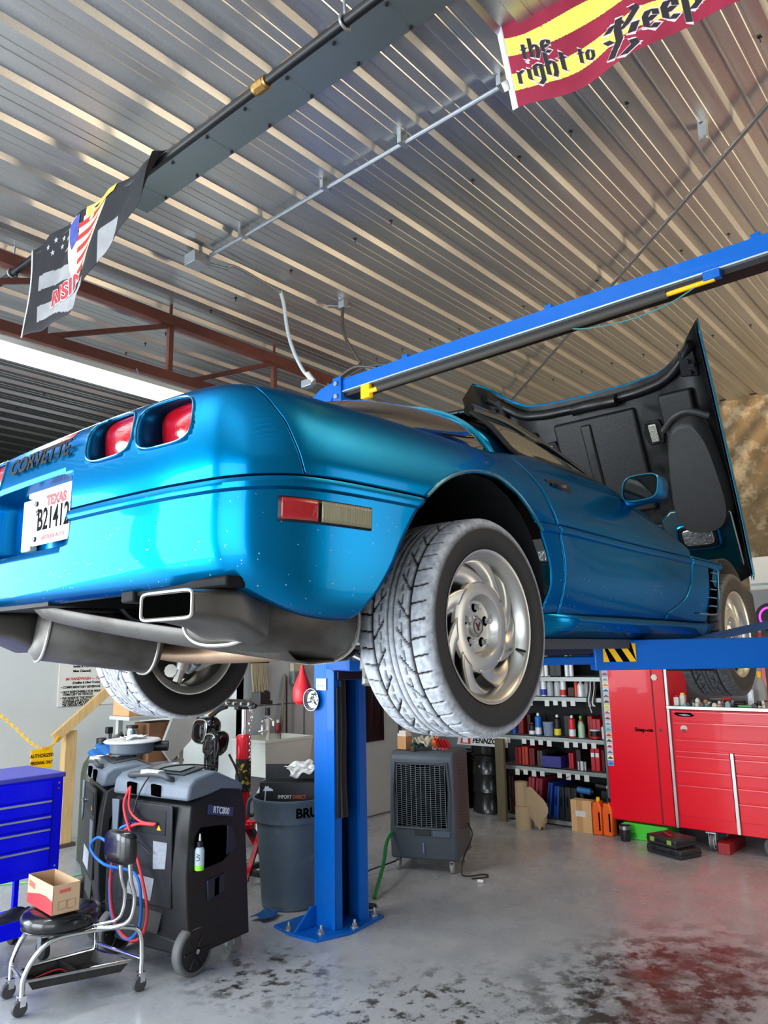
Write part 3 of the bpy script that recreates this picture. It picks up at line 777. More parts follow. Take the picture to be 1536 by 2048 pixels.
mb = MB(); mb.grid(rows); hood = mb.build('hood', PAINT, car, world=False, smooth=50); md = hood.modifiers.new('s','SOLIDIFY'); md.thickness = .004; md.offset = 0
UB = mat('underhood_black', (9,9,10), .38, bump=.04, bscale=40, rvar=.1, nscale=12)
rows = [[p for p in r] for r in rows]
inn = []
for v in vs_:
    r = []
    for k in range(NU+1):
        u = umin(v)+.01+(umax(v)-umin(v)-.015)*k/NU; w = hoodw(u,v)-.022
        # stiffening ribs / pockets pressed in the inner panel
        pk = 0
        for (u0,u1,v0,v1) in ((.62,1.33,-.30,.30),(.70,1.30,.42,.62),(.85,1.30,-.62,-.42),(.32,.55,-.45,.45)):
            if u0 < u < u1 and v0 < v < v1: pk = .0
        r.append(H(u,v*.995,w-.012+pk))
    inn.append(r)
mb = MB(); mb.grid(inn); mb.build('hood_inner_panel', UB, hood, world=False, smooth=50)
def hpad(u0,u1,v0,v1,w0,w1,name,m,bev=.02,par=None):
    mb = MB()
    def f(u,v,top): return H(u,v,min(hoodw(u,v0),hoodw(u,v1))-(w1 if top else w0))
    n = 6; A = [[f(u0+(u1-u0)*i/n, v0+(v1-v0)*j/n, True) for i in range(n+1)] for j in range(n+1)]
    B = [[f(u0+(u1-u0)*i/n, v0+(v1-v0)*j/n, False) for i in range(n+1)] for j in range(n+1)]
    mb.grid(A); ring = lambda G: [G[0][i] for i in range(n)]+[G[j][n] for j in range(n)]+[G[n][n-i] for i in range(n)]+[G[n-j][0] for j in range(n)]
    mb.grid([ring(A), ring(B)], closed=True)
    return mb.build(name, m, par or hood, world=False, bevel=bev, seg=3, smooth=50)
PAD = mat('moulded_pad', (14,14,15), .5, bump=.12, bscale=60, noise=.2, nscale=10)
hpad(.62,1.32,-.32,.32,.03,.065,'sound_pad',PAD); hpad(.72,1.30,.47,.68,.03,.06,'sound_pad',PAD); hpad(.86,1.36,-.72,-.49,.03,.06,'sound_pad',PAD)
hpad(.30,.52,-.40,.40,.03,.055,'sound_pad',PAD); hpad(.45,.80,-.74,-.46,.03,.055,'sound_pad',PAD); 
hpad(.66,1.28,.02,.10,.05,.082,'hood_crease',UB,.012)
# rear edge beam + cowl duct
mb = MB()
pts = [H(umax(v)-.07, v, hoodw(umax(v)-.07,v)-.055) for v in [x/20*.80 for x in range(-20,21)]]
mb.tube(pts, .035, n=8); mb.build('cowl_beam', UB, hood, world=False, smooth=60)
mb = MB(); pts = [H(1.40,v,hoodw(1.40,v)-.075+.02*cos(v*12)) for v in [x/10*.18-.05 for x in range(-10,11)]]; mb.tube(pts, .045, n=8); mb.build('wiper_clearance_bulge', UB, hood, world=False, smooth=60)
for sg in (-1,1):
    mb = MB(); c = H(1.52,sg*.76,hoodw(1.52,.76)-.07)
    mb.prism([(1.44,.68),(1.60,.70),(1.60,.80),(1.42,.80)], lambda u,v,q:H(u,sg*v,hoodw(1.5,.76)+q), -.075,-.045); mb.build('latch_plate', mat('latch_black',(30,31,33),.35,.4), hood, world=False, bevel=.01)
    mb = MB()
    for uu,vv in ((1.46,.75),(1.53,.75),(1.50,.78)): mb.cyl(H(uu,sg*vv,hoodw(1.5,.76)-.075),H(uu,sg*vv,hoodw(1.5,.76)-.11),.016,n=12)
    mb.build('latch_pin', mat('latch_black'), hood, world=False)
    # lamps under hood
    mb = MB(); cu, cv = 1.13, sg*.40-.02; w0 = hoodw(cu,cv)
    mb.prism([(cu-.08,cv-.05),(cu-.08,cv+.05),(cu,cv+.075),(cu+.08,cv+.05),(cu+.08,cv-.05),(cu,cv-.075)], lambda u,v,q:H(u,v,w0+q), -.06,-.03); lp = mb.build('underhood_lamp', UB, hood, world=False, bevel=.006)
    mb = MB(); mb.prism([(cu-.06,cv-.028),(cu-.06,cv+.028),(cu+.06,cv+.028),(cu+.06,cv-.028)], lambda u,v,q:H(u,v,w0+q), -.072,-.058); mb.build('lamp_reflector', mat('frosted_reflector',(190,188,175),.25,.6,bump=.3,bscale=90), lp, world=False, bevel=.005)
    # wheelhouse hump
    mb = MB(); rr = []
    for k in range(9):
        q = k/8; r = []
        for i in range(28):
            a = 2*PI*i/28; e = (1-q**2.2)**.5 if q < 1 else 0
            sh = .30*(1-.25*q)*1.0
            cu_, su_ = cos(a), sin(a)
            du = (abs(cu_)**.62)*(1 if cu_ > 0 else -1)*.40*(1-.22*q); dv = (abs(su_)**.7)*(1 if su_ > 0 else -1)*.19*(1-.3*q)
            uu = .84+du-.05*q; r.append(H(uu, sg*(.640+dv*(1-.30*(du/.4))*sg*(1 if sg > 0 else -1)), hoodw(uu,.7)-.05-.12*min(1,q*1.6)**.6 ))
        rr.append(r)
    mb.grid(rr, closed=True); mb.add(rr[-1],[tuple(range(28))]); wh = mb.build('wheelhouse_liner', mat('liner_grey',(52,52,52),.55,bump=.12,bscale=70,noise=.2,nscale=14), hood, world=False, smooth=50)
    mb = MB(); mb.tube(rr[0], .014, n=8, closed=True); mb.build('liner_flange', UB, wh, world=False)
    mb = MB(); mb.tube([H(1.14,sg*.50,hoodw(1.1,.7)-.13),H(1.22,sg*.60,hoodw(1.1,.7)-.16),H(1.24,sg*.70,hoodw(1.1,.7)-.16),H(1.18,sg*.82,hoodw(1.1,.7)-.14)], .02, n=8, sub=5); mb.build('liner_seal_strip', mat('liner_grey'), wh, world=False)
    # headlamp pod, lens faces back when the hood is up
    cu, cv = .43, sg*.58; mb = MB(); rr = []
    for d,sc_ in ((-.02,1.0),(-.10,.98),(-.135,.94),(-.14,.86),(-.115,.82)):
        rr.append([H(cu+b, cv+a, hoodw(cu,cv)+d) for a,b in se_outline(0,0,.155*sc_,.095*sc_,5,k=32)])
    mb.grid(rr, closed=True); hp = mb.build('headlamp_pod', PAINT, hood, world=False, smooth=50)
    mb = MB(); mb.prism(se_outline(0,0,.105,.058,5,k=32), lambda u,v,q:H(cu+v,cv+u,hoodw(cu,cv)+q), -.15,-.11); mb.build('headlamp', mat('headlamp_glass',(225,228,230),.12,.85,bump=.9,bscale=45,noise=.5,nscale=22), hp, world=False, bevel=.008)
    mb = MB(); mb.tube([H(cu+b,cv+a,hoodw(cu,cv)-.138) for a,b in se_outline(0,0,.118,.068,5,k=32)], .008, n=6, closed=True); mb.build('headlamp_bezel', BLACKP, hp, world=False)
    # body-colour panel and splash shield ahead of the front wheel
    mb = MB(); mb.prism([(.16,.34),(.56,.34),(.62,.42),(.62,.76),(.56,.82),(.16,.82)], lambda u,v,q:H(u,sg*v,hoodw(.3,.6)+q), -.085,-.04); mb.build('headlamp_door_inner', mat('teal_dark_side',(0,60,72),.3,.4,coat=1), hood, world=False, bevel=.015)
    mb = MB(); mb.tube([H(.16,sg*.82,hoodw(.3,.6)-.09),H(.56,sg*.82,hoodw(.3,.6)-.09),H(.62,sg*.76,hoodw(.3,.6)-.09),H(.62,sg*.50,hoodw(.3,.6)-.09)], .005, n=6); mb.build('pod_edge_bead', mat('pale_bead',(170,175,165),.4), hood, world=False)

# front end below hood
mb = MB()
mb.prism([(2.95,.26),(3.20,.22),(3.22,.40),(3.18,.60),(3.0,.64),(2.86,.72),(2.80,.60)], lambda u,v,q:(u,q,v), -.78,.84); mb.build('front_splash_panel', BLACKP, car, world=False, bevel=.03)
for sg in (-1,1):
    rr = []
    for d in (.88,.84,.60):
        rr.append([V(2.444+.40*cos(a), sg*d, .34+.40*sin(a)) for a in [radians(-25+235*k/24) for k in range(25)]])
    mb = MB(); mb.grid(rr[1:]); mb.add(rr[2],[tuple(range(25))]); mb.build('front_wheelhouse', mat('liner_black'), car, world=False, solid=.006)
    mb = MB(); mb.box((1.9,min(sg*.30,sg*.62),.30),(2.95,max(sg*.30,sg*.62),.62)); mb.build('engine_side_shield', mat('liner_black'), car, world=False, bevel=.02)
# under-body pan
mb = MB(); mb.box((.45,-.66,.285),(2.0,.66,.33)); mb.box((.3,-.62,.30),(.5,.62,.50)); mb.box((-.66,-.62,.50),(.3,.62,.62)); mb.box((-.86,-.60,.44),(-.6,.62,.60)); mb.build('floor_pan', mat('underbody',(30,30,31),.7,noise=.3,nscale=10), car, world=False, bevel=.02)
for q0 in (-.72,.62):
    mb = MB(); mb.box((.4,q0,.26),(1.98,q0+.10,.34)); mb.build('frame_rail', mat('frame_black',(35,35,36),.5), car, world=False, bevel=.01)
mb = MB()
for z_,x_ in ((.414,-.905),(.395,-.885)):
    pass
mb.box((-.915,-.78,.398),(-.86,-.36,.425)); mb.box((-.925,-.42,.385),(-.87,-.36,.43)); mb.box((-.86,-.76,.40),(-.55,-.40,.412)); mb.build('bumper_heat_shield', mat('shield_black',(10,10,11),.7,noise=.4,nscale=40,spec=.2), car, world=False, bevel=.006)
mb = MB(); mb.box((-.93,.02,.40),(-.6,.70,.43)); mb.build('bumper_underside', mat('underbody'), car, world=False)

# exhaust
ST = mat('stained_steel', (138,130,120), .42, .85, noise=.25, nscale=6, dirt=(95,85,75), dscale=5, dlo=.45, dhi=.65)
STG = mat('muffler_steel', (104,101,97), .5, .6, noise=.25, nscale=6, dirt=(80,74,68), dscale=5, dlo=.45, dhi=.65)
def oval_loft(name, secs, m, parent=car, n=36, ex=2.6, sm=50):
    """secs: list of (center, half width vec, half height vec)"""
    rows = []
    for c,a,b in secs:
        c,a,b = V(*c),V(*a),V(*b); r = []
        for i in range(n):
            t = 2*PI*i/n; cu, su = cos(t), sin(t)
            r.append(c+a*(abs(cu)**(2/ex))*(1 if cu > 0 else -1)+b*(abs(su)**(2/ex))*(1 if su > 0 else -1))
        rows.append(r)
    mb = MB(); mb.grid(rows, closed=True); mb.add(rows[0],[tuple(range(n))]); mb.add(rows[-1],[tuple(range(n))])
    return mb.build(name, m, parent, world=False, smooth=sm)
for o0,o1,y0,hw_ in ((V(-.75,-.55,.375),V(-.40,-.54,.325),-.640,.102),(V(-.75,.42,.345),V(-.42,.31,.295),.50,.102)):
    d = (o1-o0).normalized(); a = d.cross(V(0,0,1)).normalized(); up_ = a.cross(d)*-1
    if up_.z < 0: up_ = -up_
    LL = (o1-o0).length
    mf = oval_loft('muffler', [(o0+d*s0, a*.155*k_, up_*.098*k_) for s0,k_ in ((-.03,.5),(-.025,.8),(0,.97),(.006,1),(LL*.5,1),(LL-.006,1),(LL,.97),(LL+.025,.8))], STG)
    for s0 in (.0,LL):
        ring = []
        for i in range(36):
            t = 2*PI*i/36; cu, su = cos(t), sin(t); ring.append(o0+d*s0+a*.158*(abs(cu)**(2/2.6))*(1 if cu > 0 else -1)+up_*.101*(abs(su)**(2/2.6))*(1 if su > 0 else -1))
        mb = MB(); mb.tube(ring, .005, n=6, closed=True); mb.build('muffler_seam', mat('bright_seam',(190,186,178),.35,.8), mf, world=False)
    tp = oval_loft('tailpipe_tip', [((-.97,y0,.362),(.0,hw_,0),(0,0,.033)),((-.92,y0,.362),(.0,hw_*1.02,0),(0,0,.036)),((-.86,y0-.01,.358),(.0,hw_*1.1,0),(0,0,.044)),((-.80,y0+.01,.352),(0,hw_*1.2,0),(0,0,.060)),((-.74,y0+.05,.350),(0,.13,0),(0,0,.075))], mat('dull_tip',(98,94,90),.45,.75,noise=.2,nscale=9), ex=6, n=48)
    mb = MB(); mb.prism(se_outline(y0,.362,hw_-.008,.0255,9,k=36), lambda u,v,q:(q,u,v), -.9745,-.9725); mb.build('tip_bore', DARK, tp, world=False, smooth=0)  # black plate painted as the dark hollow of the closed tip
    mb = MB(); mb.tube([V(-.975,u,v) for u,v in se_outline(y0,.362,hw_-.002,.031,8,k=36)], .004, n=6, closed=True); mb.build('tip_rim', mat('bright_seam'), tp, world=False)
mb = MB()
rr = []
for q in range(17):
    k_ = q/16; y_ = .20-.82*k_; xb = -.86+.30*k_; zb = .372-.145*k_**.8
    rr.append([V(xb-.05,y_,zb+.055), V(xb-.02,y_,zb+.02), V(xb,y_,zb+.004), V(xb+.05,y_,zb-.004), V(xb+.20,y_,zb+.004), V(xb+.25,y_,zb+.03)])
mb.grid(rr); mb.build('heat_shield_tray', STG, car, world=False, solid=.005, smooth=60)
mb = MB(); mb.tube([V(-.36,-.50,.30),V(-.30,-.38,.285),V(-.28,-.1,.275),V(-.28,.25,.275),V(-.34,.45,.30)], .047, n=16, sub=6); mb.build('cross_pipe', mat('warm_steel',(200,165,135),.38,.75,noise=.2,nscale=8), car, world=False, smooth=60)
mb = MB(); mb.tube([V(-.62,-.12,.44),V(-.66,-.02,.36),V(-.70,.05,.42)], .008, sub=4); mb.build('exhaust_hanger', STEEL, car, world=False)
# rear suspension
SUS = mat('cast_alloy', (165,162,155), .5, .7, noise=.2, nscale=20)
for sg in (-1,1):
    mb = MB(); mb.tube([V(.10,sg*.22,.30),V(.05,sg*.42,.27),V(.0,sg*.60,.22)], .028, n=10, sub=4, rs=[.034,.024,.03]); mb.build('lower_arm', SUS, car, world=False)
    mb = MB(); mb.cyl((.0,sg*.24,.33),(.0,sg*.62,.32),.026,n=14); mb.build('half_shaft', SUS, car, world=False)
    mb = MB(); mb.tube([V(.02,sg*.60,.20),V(.0,sg*.62,.32),V(-.03,sg*.60,.46)], .035, n=10, sub=3); mb.tube([V(0,sg*.60,.25),V(-.12,sg*.56,.20),V(-.18,sg*.52,.20)], .026, n=10, sub=3); mb.build('knuckle', SUS, car, world=False)
    mb = MB(); mb.cyl((-.10,sg*.50,.215),(-.12,sg*.28,.30),.013,n=10); mb.cyl((-.10,sg*.52,.205),(-.10,sg*.46,.235),.024,n=12); mb.build('tie_rod', STEEL, car, world=False)
    mb = MB(); mb.cyl((-.14,sg*.50,.20),(-.06,sg*.46,.60),.027,n=14); mb.cyl((-.155,sg*.51,.155),(-.14,sg*.50,.22),.018,n=10); mb.build('shock_absorber', SUS, car, world=False)
    mb = MB(); mb.cyl((.3,sg*.50,.30),(.02,sg*.60,.28),.014,n=10); mb.cyl((.3,sg*.50,.44),(.02,sg*.60,.42),.014,n=10); mb.build('trailing_link', SUS, car, world=False)
mb = MB(); mb.sphere((.0,.0,.36),.14,sc=(1.1,1,.8)); mb.build('differential', SUS, car, world=False)
mb = MB(); mb.box((-.26,-.60,.255),(-.20,.60,.275)); mb.build('leaf_spring', mat('spring_dark',(45,45,46),.5), car, world=False)

# ---------------------------------------------------------------- wheels
def make_tyre_mesh(width, R=.329, ri=.222):
    """grooved tyre; attribute 'groove' 1 in grooves, 'tread' 1 on the tread band"""
    NA = 720; hw = width/2
    prof = []
    tw = hw*.86
    nt = 46
    side = [(ri,-hw*.78),(ri+.006,-hw*.86),(ri+.02,-hw*.95),(ri+.045,-hw*1.0),(ri+.07,-hw*.995),(R-.018,-hw*.955),(R-.008,-hw*.92)]
    tread = [(R-.003*abs(-1+2*k/nt)**3, -tw+2*tw*k/nt) for k in range(nt+1)]
    prof = side+tread+[(r,-h) for r,h in reversed(side)]
    ns = len(side); vs = []; g = []; tr = []
    for i in range(NA):
        th = 2*PI*i/NA; cs, sn = cos(th), sin(th)
        for j,(r,y_) in enumerate(prof):
            gv = 0; tv = 0
            if ns-2 <= j <= ns+nt+1:
                tv = 1; s_ = y_/tw; a = abs(s_)
                # circumferential grooves
                if abs(a-.09) < .026 or abs(a-.58) < .038: gv = 1
                # curved lateral grooves: shoulder blocks
                if a > .56:
                    ph = (th*42/(2*PI)+ (a*.35) + (.5 if s_ > 0 else 0)) % 1
                    if ph < .12: gv = 1
                elif a > .18:
                    ph = (th*26/(2*PI)-(a-.18)*1.9 + (.3 if s_ > 0 else 0)) % 1
                    if ph < .15 and a < .54: gv = 1
                    if abs(a-.27-.1*ph) < .02 and ph > .25: gv = 1
                if j <= ns-1 or j >= ns+nt: gv = 0
            rr = r-(.007 if gv else 0)
            vs.append((rr*cs, y_, rr*sn)); g.append(gv); tr.append(tv)
    K = len(prof); fs = [(i*K+j, i*K+j+1, ((i+1)%NA)*K+j+1, ((i+1)%NA)*K+j) for i in range(NA) for j in range(K-1)]
    me = bpy.data.meshes.new('tyre'); me.from_pydata(vs,[],fs)
    for nm,arr in (('groove',g),('tread',tr)):
        at = me.attributes.new(nm,'FLOAT','POINT'); at.data.foreach_set('value', [float(x) for x in arr])
    me.polygons.foreach_set('use_smooth',[True]*len(me.polygons)); me.update(); 
    return me
def tyre_mat(name, dusty):
    m = bpy.data.materials.new(name); m.use_nodes = True; nt = m.node_tree; N = nt.nodes; L = nt.links; b = N['Principled BSDF']
    ag = N.new('ShaderNodeAttribute'); ag.attribute_name = 'groove'; at = N.new('ShaderNodeAttribute'); at.attribute_name = 'tread'
    tc = N.new('ShaderNodeTexCoord'); nz = N.new('ShaderNodeTexNoise'); nz.inputs['Scale'].default_value = 55; nz.inputs['Detail'].default_value = 6; L.new(tc.outputs['Object'], nz.inputs[0])
    x1 = N.new('ShaderNodeMix'); x1.data_type = 'RGBA'; x1.inputs[6].default_value = (*lin((158,162,170) if dusty else (58,60,64)),1); x1.inputs[7].default_value = (*lin((196,199,205) if dusty else (78,80,84)),1)
    r = N.new('ShaderNodeMapRange'); r.inputs[1].default_value = .35; r.inputs[2].default_value = .6; L.new(nz.outputs[0], r.inputs[0]); L.new(r.outputs[0], x1.inputs[0])
    x2 = N.new('ShaderNodeMix'); x2.data_type = 'RGBA'; L.new(ag.outputs['Fac'], x2.inputs[0]); L.new(x1.outputs[2], x2.inputs[6]); x2.inputs[7].default_value = (*lin((14,14,15)),1)
    x3 = N.new('ShaderNodeMix'); x3.data_type = 'RGBA'; L.new(at.outputs['Fac'], x3.inputs[0]); x3.inputs[6].default_value = (*lin((30,28,26)),1); L.new(x2.outputs[2], x3.inputs[7])
    L.new(x3.outputs[2], b.inputs['Base Color']); b.inputs['Roughness'].default_value = .6
    bp = N.new('ShaderNodeBump'); bp.inputs['Strength'].default_value = .15; bp.inputs['Distance'].default_value = .003; L.new(nz.outputs[0], bp.inputs['Height']); L.new(bp.outputs[0], b.inputs['Normal'])
    return m
TR_R = tyre_mat('tyre_dusty', True); TR_F = tyre_mat('tyre_dark', False)
RIMM = mat('machined_rim', (205,202,195), .32, .9)
RIMP = mat('painted_rim', (150,148,142), .4, .7)
def make_wheel(name, loc, flip, w, tm):
    wr = bpy.data.objects.new(name, None); COL.objects.link(wr); wr.parent = car; wr.location = loc; wr.rotation_euler = (0,0,PI if flip else 0); wr.empty_display_size=.1
    ORG[wr.name] = None
    me = make_tyre_mesh(w); me.materials.append(tm); ty = bpy.data.objects.new('tyre', me); COL.objects.link(ty); ty.parent = wr
    hw = w/2; yo = -hw*.90   # outer side towards -y
    # barrel and lips
    mb = MB(); mb.lathe([(.196,-yo*.9),(.222,-yo),(.229,-yo),(.230,-yo-.006),(.205,-yo-.02),(.198,.05),(.198,yo+.10),(.203,yo+.03),(.2105,yo+.018),(.216,yo+.006),(.226,yo-.002),(.2305,yo-.002),(.2310,yo+.005),(.222,yo+.012)], axis='y', n=72, cap=False)
    mb.build('rim_barrel', RIMM, wr, world=False, smooth=50)
    # face: centre disc + swept vanes
    yf = yo+.028
    mb = MB(); mb.lathe([(.0,yf+.030),(.066,yf+.030),(.078,yf+.028),(.084,yf+.020),(.090,yf+.006),(.096,yf),(.11,yf-.001),(.128,yf+.002),(.140,yf+.006),(.142,yf+.016),(.130,yf+.03),(.0,yf+.05)], axis='y', n=72, cap=False)
    mb.build('rim_centre', RIMM, wr, world=False, smooth=30)
    mb = MB()
    for k in range(8):
        a0 = 2*PI*k/8+.2; rows = []
        for i in range(13):
            q = i/12; r = .132+.072*q; sw = .62*q**1.25; wd = (.74-.26*sin(PI*min(1,q*.9))**.8)*.5*(1+.25*q)
            row = []
            for j in range(9):
                s_ = -1+2*j/8; th = a0+sw+wd*s_
                dep = yf+.006+.010*q+.022*max(0,s_)**1.5
                row.append(V(r*cos(th), dep, r*sin(th)))
            rows.append(row)
        mb.grid(rows)
    ob = mb.build('rim_vane', RIMM, wr, world=False, smooth=50); md = ob.modifiers.new('s','SOLIDIFY'); md.thickness = .012; md.offset = 0
    mb = MB(); mb.lathe([(0,yf+.018),(.028,yf+.018),(.033,yf+.024),(.033,yf+.032)], axis='y', n=32); cp = mb.build('centre_cap', mat('satin_cap',(185,182,175),.3,.9), wr, world=False)
    mb = MB(); mb.tube([V(.024*cos(a),yf+.0175,.024*sin(a)) for a in [2*PI*k/24 for k in range(24)]], .0012, n=5, closed=True); mb.bar((-.012,yf+.017,.010),(.004,yf+.017,-.012),.003,.002,up=(0,1,0)); mb.bar((.010,yf+.017,.012),(-.003,yf+.017,-.012),.003,.002,up=(0,1,0)); mb.bar((-.003,yf+.0168,-.004),(.0,yf+.0168,.004),.006,.002,up=(0,1,0)); mb.build('cap_emblem', mat('emblem_dark',(70,25,25),.4), cp, world=False)
    for k in range(5):
        a = 2*PI*k/5+.3; c = V(.058*cos(a),0,.058*sin(a))
        mb = MB(); mb.cyl((c.x,yf+.0295,c.z),(c.x,yf+.031,c.z),.0155,n=16); mb.build('lug_recess', DARK, wr, world=False)
        mb = MB(); mb.cyl((c.x,yf+.010,c.z),(c.x,yf+.035,c.z),.0095,n=6); mb.cyl((c.x,yf+.006,c.z),(c.x,yf+.010,c.z),.006,.0095,n=12); mb.build('lug_nut', CHROME, wr, world=False, bevel=.001)
    mb = MB(); mb.lathe([(0,yf+.075),(.17,yf+.075),(.172,yf+.085),(.17,yf+.10),(0,yf+.10)], axis='y', n=48); mb.build('brake_disc', mat('brake_iron',(70,66,62),.5,.7), wr, world=False)
    mb = MB(); mb.cyl((.188,yo+.03,-.07),(.185,yo-.004,-.078),.0045,n=10); mb.build('valve_stem', RUBBER, wr, world=False)
    return wr
make_wheel('rear_wheel', (0,-.752,.326), False, .270, TR_R); make_wheel('rear_wheel', (0,.752,.326), True, .270, TR_R)
make_wheel('front_wheel', (2.444,-.762,.326), False, .25, TR_F); make_wheel('front_wheel', (2.444,.762,.326), True, .25, TR_F)
# ================================================================ TWO-POST LIFT
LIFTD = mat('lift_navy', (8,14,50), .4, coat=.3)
t = thing('vehicle_lift', 'blue two-post vehicle lift holding up the teal coupe, overhead beam', 'vehicle lift', (1.75,0,0))
def column(sg):
    yo = 0 if sg > 0 else .22
    y0, y1 = 1.38+yo, 1.56+yo
    mb = MB(); th = .008
    def b(x0,x1,a,c): mb.box((x0,min(sg*a,sg*c),.015),(x1,max(sg*a,sg*c),3.46))
    b(1.62,1.62+th,y0,y1); b(1.912,1.92,y0,y1); b(1.62,1.92,y1-th,y1); b(1.62,1.685,y0,y0+th); b(1.855,1.92,y0,y0+th); b(1.677,1.685,y0,y0+.03); b(1.855,1.863,y0,y0+.03)
    c = mb.build('column', LIFT, t, smooth=0, bevel=.003)
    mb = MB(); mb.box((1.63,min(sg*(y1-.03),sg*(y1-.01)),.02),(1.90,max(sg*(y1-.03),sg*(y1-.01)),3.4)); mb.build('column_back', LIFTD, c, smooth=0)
    mb = MB(); mb.prism([(1.42,1.56),(1.44,1.36),(1.66,1.29),(2.02,1.33),(2.04,1.74),(1.46,1.76)], lambda u,v,q:(u,sg*(v+yo),q), 0, .016); bp = mb.build('base_plate', LIFT, t, bevel=.003)
    mb = MB(); mb.prism([(1.44,.016),(1.62,.016),(1.62,.13),(1.58,.13)], lambda u,v,q:(u,sg*(q+yo),v), 1.545,1.56); mb.build('base_gusset', LIFT, t, bevel=.002)
    for x,y in ((1.46,1.62),(1.54,1.42),(1.74,1.33),(1.98,1.38),(1.98,1.70)):
        y += yo; mb = MB(); mb.cyl((x,sg*y,.016),(x,sg*y,.024),.026,n=16); mb.cyl((x,sg*y,.024),(x,sg*y,.042),.016,n=6); mb.cyl((x,sg*y,.042),(x,sg*y,.062),.009,n=10); mb.build('anchor_bolt', ZINC, bp)
    mb = MB(); mb.box((1.64,min(sg*(y0-.02),sg*(y1-.04)),1.50),(1.89,max(sg*(y0-.02),sg*(y1-.04)),2.02)); mb.box((1.60,min(sg*(y0-.11),sg*y0),1.56),(1.94,max(sg*(y0-.11),sg*y0),1.72)); mb.build('carriage', LIFTD, t, bevel=.008)
    # rubber cable cover strips
    for k,(x,r) in enumerate(((1.672,.009),(1.69,.007),(1.706,.010))):
        mb = MB(); mb.tube([V(x,sg*(y0-.008),1.50),V(x+.003,sg*(y0-.012),1.2),V(x-.002,sg*(y0-.01),.95),V(x+.004*k,sg*(y0-.018),.66)], r, sub=4); mb.build('cable_cover', RUBBER, t)
    mb = MB(); mb.box((1.635,min(sg*(y0-.014),sg*(y0-.001)),.66),(1.72,max(sg*(y0-.014),sg*(y0-.001)),1.46)); mb.build('rubber_guard', RUBBER, t, bevel=.003)
column(1); column(-1)
mb = MB(); mb.box((1.62,-1.80,3.435),(1.635,1.36,3.525)); mb.box((1.62,-1.80,3.515),(1.76,1.36,3.525)); mb.box((1.745,-1.80,3.435),(1.76,1.36,3.525)); mb.build('overhead_beam', LIFT, t, smooth=0, bevel=.002)
mb = MB(); mb.box((1.612,-1.7,3.428),(1.64,1.34,3.436)); mb.build('beam_lip', mat('pale_edge',(190,200,205),.35,.5), t, smooth=0)
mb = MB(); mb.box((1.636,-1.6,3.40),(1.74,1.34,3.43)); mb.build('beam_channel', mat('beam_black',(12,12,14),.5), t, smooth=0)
for sg in (1,-1):
    yo = 0 if sg > 0 else .24
    mb = MB(); mb.box((1.60,min(sg*(1.28+yo),sg*(1.36+yo)),3.36),(1.78,max(sg*(1.28+yo),sg*(1.36+yo)),3.54)); h = mb.build('beam_bracket', LIFT, t, bevel=.004)
    mb = MB(); mb.prism([(1.36,3.44),(1.36,3.52),(1.48,3.50),(1.64,3.42),(1.64,3.38),(1.40,3.36)], lambda u,v,q:(q,sg*(u+yo),v), 1.61, 1.91); mb.build('column_cap', LIFT, t, bevel=.004)
    for z in (3.40,3.49):
        mb = MB(); mb.cyl((1.60,sg*(1.32+yo),z),(1.585,sg*(1.32+yo),z),.017,n=6); mb.build('beam_bolt', ZINC, h)
mb = MB(); mb.cyl((1.62,.96,3.375),(1.62,-.94,3.385),.021,n=14); mb.build('padded_shutoff_bar', mat('foam_grey',(62,58,54),.7), t)
mb = MB(); mb.cyl((1.62,-.94,3.385),(1.62,-1.17,3.387),.012,n=12); mb.build('shutoff_bar_end', YELLOW, t); mb = MB(); mb.cyl((1.62,.96,3.375),(1.62,1.04,3.375),.016,n=12); mb.build('shutoff_bar_end', YELLOW, t)
mb = MB(); mb.box((1.61,1.03,3.335),(1.65,1.11,3.43)); mb.build('yellow_bracket', YELLOW, t, bevel=.006)
mb = MB(); mb.box((1.60,-1.20,3.385),(1.64,-1.12,3.43)); mb.build('bar_hanger', LIFT, t, bevel=.004)
for y in (-.28,-1.36,.75):
    mb = MB(); mb.box((1.64,y-.022,3.525),(1.69,y+.022,3.56)); mb.build('beam_tab', LIFT, t, bevel=.003)
mb = MB(); mb.tube([V(1.66,1.0,3.54),V(1.66,1.08,3.57),V(1.66,1.2,3.60),V(1.68,1.35,3.58),V(1.70,1.50,3.52)], .013, sub=4); mb.tube([V(1.64,1.5,3.50),V(1.70,1.3,3.57),V(1.66,1.1,3.575),V(1.66,.9,3.54)], .008, sub=4); mb.build('hydraulic_hose', mat('dark_hose'), t)
mb = MB(); mb.tube([V(1.62,-.38,3.40),V(1.62,-.45,3.355),V(1.62,-.60,3.325),V(1.62,-.78,3.315),V(1.62,-.95,3.335),V(1.62,-1.08,3.378)], .004, n=6, sub=6); mb.build('air_line', mat('teal_line',(70,125,125),.5), t)
mb = MB(); mb.box((1.585,1.56,3.545),(1.64,1.66,3.60)); mb.build('switch_box', ZINC, t, bevel=.004)
# arms
def arm(a, b, w, z0, z1, name='lift_arm', m=LIFT):
    mb = MB(); mb.bar((a[0],a[1],(z0+z1)/2),(b[0],b[1],(z0+z1)/2), w, z1-z0); return mb.build(name, m, t, bevel=.006)
A1 = arm((1.80,-1.56),(1.15,-.64),.13,1.575,1.70)
arm((1.2,-.70),(.93,-.33),.085,1.60,1.635,'arm_extension'); arm((1.22,-.73),(.95,-.36),.085,1.64,1.69,'arm_extension',LIFTD)
d = (V(1.15,-.64,0)-V(1.80,-1.56,0)).normalized(); nrm = V(-abs(d.y),-abs(d.x),0).normalized()
nrm = V(d.y,-d.x,0)
if nrm.x > 0: nrm = -nrm
